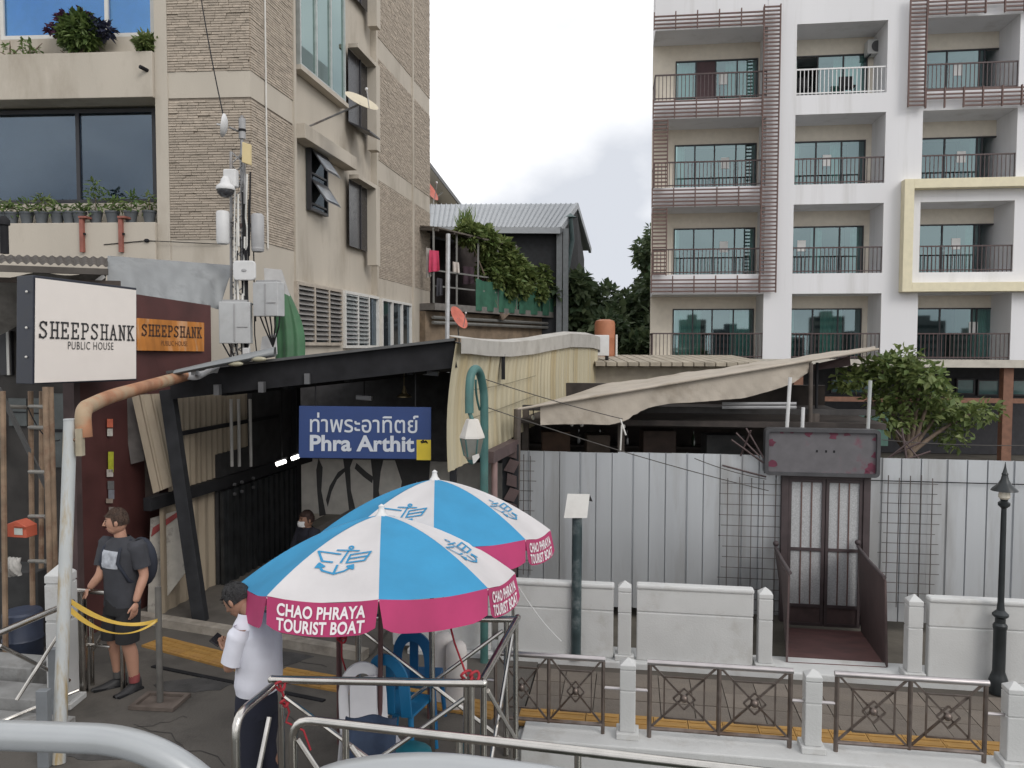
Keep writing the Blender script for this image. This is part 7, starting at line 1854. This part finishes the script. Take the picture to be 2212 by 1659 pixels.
def loft(mb, rings, n=20, wr=.0, seed=0, cap=False):
    """rings: (centre, side vector, front vector); closed cloth tube with soft folds"""
    R_ = len(rings)
    def fn(a, b):
        f = b*(R_-1); i = min(R_-2, int(f)); t = f-i
        c = rings[i][0].lerp(rings[i+1][0], t); s = rings[i][1].lerp(rings[i+1][1], t); q = rings[i][2].lerp(rings[i+1][2], t)
        th = 2*PI*a; k = 1+wr*(math.sin(th*3+b*9+seed)*.5+math.sin(th*7-b*14+seed*2)*.35+math.sin(b*23+th*2+seed)*.4)
        ce, se = math.cos(th), math.sin(th); e = .86
        return c + s*(math.copysign(abs(ce)**e,ce)*k) + q*(math.copysign(abs(se)**e,se)*k)
    mb.grid(fn, n, (R_-1)*4); return fn
def torso(parent, name, m_, B, rt, fwd, tab, sleeves, wr, seed, th=.004):
    m = MB(); rings = [(B(f,0,z), rt*rx, fwd*ry) for f, z, rx, ry in tab]
    fn = loft(m, rings, 28, wr, seed)
    for a, b, r0, r1 in sleeves:
        d = (b-a).normalized(); u = d.cross(fwd).normalized(); v = d.cross(u).normalized()
        loft(m, [(a-d*.05,u*r0*.7,v*r0*.7),(a,u*r0,v*r0),(a.lerp(b,.5),u*lerp(r0,r1,.5),v*lerp(r0,r1,.5)),(b,u*r1,v*r1)], 16, wr*1.3, seed+1)
    o = m.build(name, m_, parent, smooth=70); return o, fn
def legs_cloth(parent, name, m_, B, rt, fwd, hip, cols, wr, seed):
    m = MB(); loft(m, [(B(f,0,z), rt*rx, fwd*ry) for f, z, rx, ry in hip], 24, wr, seed)
    for col in cols: loft(m, [(c, rt*r, fwd*r*1.05) for c, r in col], 18, wr*1.3, seed+2)
    return m.build(name, m_, parent, smooth=70)
HAIRB = mat('brown_hair',(0.055,0.032,0.022),0.8,var=0.4,scale=30,bump=0.8,bscale=90); HAIRK = mat('black_hair',(0.012,0.011,0.012),0.6,var=0.3,scale=30,bump=0.8,bscale=90)
SHOE = mat('black_shoe',(0.02,0.02,0.022),0.6,var=0.2)
def body_nodes(B, sR, eR, wR, sL, eL, wL, nk, lean=0):
    return {'pel':(B(-.01,0,.93),.085,.07),'sp':(B(0,0,1.10),.085,.07),'ch':(B(0,0,1.33),.095,.075),'nk0':(B(nk*.4,0,1.45),.06,.06),'nk':(B(nk,0,1.53),.056),'hd':(B(nk*1.5,0,1.60),.055),
     'sR':(sR,.05),'uR':(sR.lerp(eR,.5),.052),'eR':(eR,.044),'fR':(eR.lerp(wR,.35),.045),'wR':(wR,.030),'sL':(sL,.05),'uL':(sL.lerp(eL,.5),.052),'eL':(eL,.044),'fL':(eL.lerp(wL,.35),.045),'wL':(wL,.030),
     'hR':(B(0,.09,.86),.07),'kR':(B(.03,.105,.50),.062),'cR':(B(-.01,.11,.36),.066),'aR':(B(-.03,.11,.09),.042),'hL':(B(0,-.09,.86),.07),'kL':(B(.04,-.105,.50),.062),'cL':(B(0,-.115,.36),.066),'aL':(B(-.02,-.12,.09),.042)}
BED = [('pel','sp'),('sp','ch'),('ch','nk0'),('nk0','nk'),('nk','hd'),('ch','sR'),('sR','uR'),('uR','eR'),('eR','fR'),('fR','wR'),('ch','sL'),('sL','uL'),('uL','eL'),('eL','fL'),('fL','wL'),('pel','hR'),('hR','kR'),('kR','cR'),('cR','aR'),('pel','hL'),('hL','kL'),('kL','cL'),('cL','aL')]
# ---------------- man in a dark T-shirt and shorts
base = G(268,1488); fwd = Vector((-.42,-.91,0)).normalized(); rt = Vector((fwd.y,-fwd.x,0)); lf_ = -rt     # rt: his right hand
H = P(262,1100,base.y).z; k_ = H/1.76
m1 = thing('person','man in dark grey T-shirt with pale print and black shorts holding the left rail','person',base)
def B(f, r, z): return base+fwd*f*k_+rt*r*k_+Vector((0,0,z*k_))
hx = P(180,1286,7.25)
sR, sL = B(-.01,.185,1.42), B(-.02,-.185,1.42)
eR = sR.lerp(hx,.5)+Vector((.05,-.03,-.06)); eL = B(-.05,-.25,1.14); wL = B(.06,-.25,.90)
dR = (hx-eR).normalized(); wR = hx-dR*.07
nodes = body_nodes(B,sR,eR,wR,sL,eL,wL,.01)
skin('body', nodes, BED, 'pel', SKIN, m1)
TEE = mat('dark_tshirt',(0.040,0.042,0.050),0.95,var=0.2,scale=8,bump=0.25,bscale=14)
tee, tf = torso(m1,'t_shirt',TEE,B,rt,fwd,[(0,.84,.180,.130),(0,.95,.176,.130),(.01,1.10,.166,.122),(.01,1.25,.182,.130),(0,1.36,.196,.128),(-.01,1.43,.170,.106),(-.01,1.475,.105,.085),(-.005,1.50,.072,.070)],
   [(sR,sR.lerp(eR,.72),.084,.072),(sL,sL.lerp(eL,.74),.084,.072)],.028,1)
PRT = mat('shirt_print',(0.36,0.38,0.42),0.9,var=0.35,scale=16)
m = MB(); m.grid(lambda s,t: (lambda p: p+fwd*.006)(tf(lerp(.34,.16,s), lerp(.40,.62,t))),10,8); m.build('chest_print', PRT, tee, smooth=70)
SHORT = mat('black_shorts',(0.018,0.018,0.02),0.95,var=0.2,bump=0.25,bscale=14)
legs_cloth(m1,'shorts',SHORT,B,rt,fwd,[(0,.98,.166,.122),(0,.88,.172,.130),(0,.76,.178,.128)],([(B(0,.09,.80),.098),(B(.02,.10,.64),.100),(B(.03,.11,.50),.096)],[(B(0,-.09,.80),.098),(B(.03,-.105,.64),.100),(B(.04,-.11,.50),.096)]),.02,3)
head(m1, B(.045,0,1.655), Vector((-.95,-.32,-.05)), SKIN, HAIRB)
hand(m1, wR, dR, Vector((0,0,1)), -rt+Vector((0,-.4,0)), SKIN, curl=.75)
hand(m1, wL, Vector((-.1,-.05,-1)), lf_, fwd, SKIN, curl=.45)
for sgn, a in ((1,'aR'),(-1,'aL')):
    an = nodes[a][0]; shoe(m1, an, an+fwd*.17+rt*sgn*.05+Vector((-.06,0,0)), SHOE)
    m = MB(); m.lathe([(.046,.085*k_),(.050,.12*k_),(.048,.16*k_)],Vector((an.x,an.y,0)),12); m.build('sock', mat('red_grey_sock',(0.20,0.05,0.05),0.9,var=0.4) if sgn < 0 else mat('grey_sock',(0.09,0.09,0.09),0.9), m1, smooth=60)
c = B(-.22,-.02,1.20); m = MB(); Rb = Matrix((rt,fwd,Vector((0,0,1)))).transposed(); m.sphere(c,.2,(.90,.48,1.20),14,10,Rb)
pk = thing('backpack','dark navy backpack on the back of the man in shorts','backpack',c-Vector((0,0,.24)))
NVP = mat('navy_pack',(0.018,0.022,0.035),0.8,var=0.2,bump=0.2,bscale=20)
m.build('bag', NVP, pk, smooth=70)
for sx in (-.105,.105): MB().tube([B(-.15,sx,1.36),B(-.02,sx,1.468),B(.10,sx*1.05,1.40),B(.135,sx*1.1,1.28),B(.06,sx*1.62,1.10),B(-.12,sx*1.3,1.02)],.016,8).build('strap', NVP, pk, smooth=60)
# ---------------- man in a white shirt seen from behind
b2 = Vector((P(556,1400,5.35).x,5.35,0)); fwd = Vector((-.90,.32,0)).normalized(); rt = Vector((fwd.y,-fwd.x,0)); base = b2; k_ = .945
m2 = thing('person','man in white short-sleeved shirt and navy trousers looking down at his hands','person',b2)
sR, sL = B(.02,.165,1.385), B(.02,-.165,1.385); hp_ = P(496,1392,5.30)
eR, eL = B(.10,.205,1.13), B(.09,-.20,1.13); wR, wL = hp_+rt*.07+Vector((.04,0,-.02)), hp_-rt*.07+Vector((.05,0,-.03))
nodes = body_nodes(B,sR,eR,wR,sL,eL,wL,.10)
skin('body', nodes, BED, 'pel', SKIN2, m2)
WSH = mat('white_shirt',(0.60,0.61,0.68),0.95,var=0.06,scale=8,bump=0.3,bscale=12)
ws, tf = torso(m2,'shirt',WSH,B,rt,fwd,[(-.01,.93,.168,.128),(-.01,1.00,.176,.136),(-.02,1.12,.172,.132),(-.01,1.26,.182,.134),(.01,1.36,.190,.126),(.03,1.43,.160,.105),(.05,1.47,.098,.080),(.065,1.495,.070,.066)],
   [(sR,sR.lerp(eR,.80),.078,.066),(sL,sL.lerp(eL,.80),.078,.066)],.03,5)
NAV = mat('navy_trousers',(0.012,0.014,0.026),0.95,var=0.2,bump=0.25,bscale=12)
legs_cloth(m2,'trousers',NAV,B,rt,fwd,[(-.01,.99,.158,.118),(0,.90,.168,.126),(0,.76,.176,.124)],([(B(0,.09,.80),.096),(B(.03,.10,.48),.078),(B(-.02,.10,.06),.072)],[(B(0,-.09,.80),.096),(B(.02,-.10,.48),.078),(B(-.03,-.10,.06),.072)]),.02,6)
MB().boxc(B(.0,0,.985),(.01,.01,.01)).build('belt_clip', BLACKM, m2)
head(m2, B(.175,0,1.575), Vector((-.80,.25,-.62)), SKIN2, HAIRK, up=Vector((-.55,.2,.82)).normalized())
hand(m2, wR, (hp_-wR)+fwd*.06, Vector((0,0,-1)), -rt, SKIN2, curl=.6); hand(m2, wL, (hp_-wL)+fwd*.06, Vector((0,0,-1)), rt, SKIN2, curl=.6)
for a in ('aR','aL'): an = nodes[a][0]; shoe(m2, an, an+fwd*.18, SHOE)
m = MB(); m.grid(lambda s,t: (lambda p: p+rt*-.004-fwd*.003)(tf(lerp(.80,.84,s), lerp(.60,.68,t))),3,3); m.build('shoulder_mark', mat('navy_mark',(0.03,0.05,0.14),0.8), ws)
q = hp_+fwd*.10+Vector((0,0,.02)); solo(MB().boxc(q,(.075,.15,.010),Matrix.Rotation(rad(35),3,'Y')),'mobile_phone',mat('phone_black',(0.012,0.012,0.014),0.2),'dark mobile phone held by the man in the white shirt','phone',bev=.003)
# ---------------- seated person with a mask behind the umbrellas
hc = P(662,1122,10.4); fwd = Vector((-.75,-.65,0)).normalized(); rt = Vector((fwd.y,-fwd.x,0)); sz = hc.z-.72
base = Vector((hc.x,10.4,sz-.45))-fwd*.03; k_ = 1.0
m3 = thing('person','seated person with dark hair and a white face mask behind the umbrellas','person',Vector((base.x,base.y,max(0,base.z))))
sR, sL = B(0,.17,1.02), B(0,-.17,1.02); eR, eL = B(.10,.22,.76), B(.10,-.22,.76); wR, wL = B(.30,.10,.66), B(.30,-.10,.66)
nodes = {'pel':(B(0,0,.54),.09,.08),'sp':(B(-.02,0,.72),.09,.07),'ch':(B(0,0,.92),.10,.08),'nk':(B(.02,0,1.07),.052),'hd':(B(.03,0,1.14),.055),'sR':(sR,.05),'eR':(eR,.042),'wR':(wR,.028),'sL':(sL,.05),'eL':(eL,.042),'wL':(wL,.028),
 'kR':(B(.42,.11,.50),.065),'aR':(B(.40,.11,.10),.04),'kL':(B(.42,-.11,.50),.065),'aL':(B(.40,-.11,.10),.04)}
skin('body', nodes, [('pel','sp'),('sp','ch'),('ch','nk'),('nk','hd'),('ch','sR'),('sR','eR'),('eR','wR'),('ch','sL'),('sL','eL'),('eL','wL'),('pel','kR'),('kR','aR'),('pel','kL'),('kL','aL')],'pel',SKIN2,m3)
torso(m3,'dark_top',mat('dark_top',(0.02,0.02,0.03),0.9,var=0.2),B,rt,fwd,[(0,.48,.165,.13),(-.02,.70,.155,.12),(0,.88,.185,.13),(0,.98,.185,.115),(.0,1.04,.11,.085),(.01,1.07,.07,.068)],[(sR,eR,.08,.062),(sL,eL,.08,.062)],.015,8)
m = MB()
for sx in (1,-1): loft(m,[(B(0,.09*sx,.52),rt*.1,Vector((0,0,.09))),(B(.2,.10*sx,.52),rt*.095,Vector((0,0,.085))),(B(.42,.11*sx,.50),rt*.08,fwd*.05+Vector((0,0,.07))),(B(.43,.11*sx,.40),rt*.075,fwd*.075),(B(.41,.11*sx,.12),rt*.065,fwd*.065)],16,.015,9)
m.build('trousers', NAV, m3, smooth=70)
head(m3, hc, fwd, SKIN2, mat('dark_brown_hair',(0.04,0.02,0.015),0.7,var=0.3), mask=mat('mask_white',(0.66,0.66,0.66),0.9))
hand(m3, wR, fwd, Vector((0,0,1)), -rt, SKIN2); hand(m3, wL, fwd, Vector((0,0,1)), rt, SKIN2)
sb = thing('bench','dark bench under the seated person in the passage','bench',Vector((hc.x,10.4,.03)))
bz_ = base.z+.42
MB().box(hc.x-.6,hc.x+.6,10.2,10.62,bz_-.04,bz_).build('seat', DARK, sb)
for sx in (-.55,.55): MB().box(hc.x+sx-.03,hc.x+sx+.03,10.22,10.6,.03,bz_-.04).build('leg', DARK, sb)
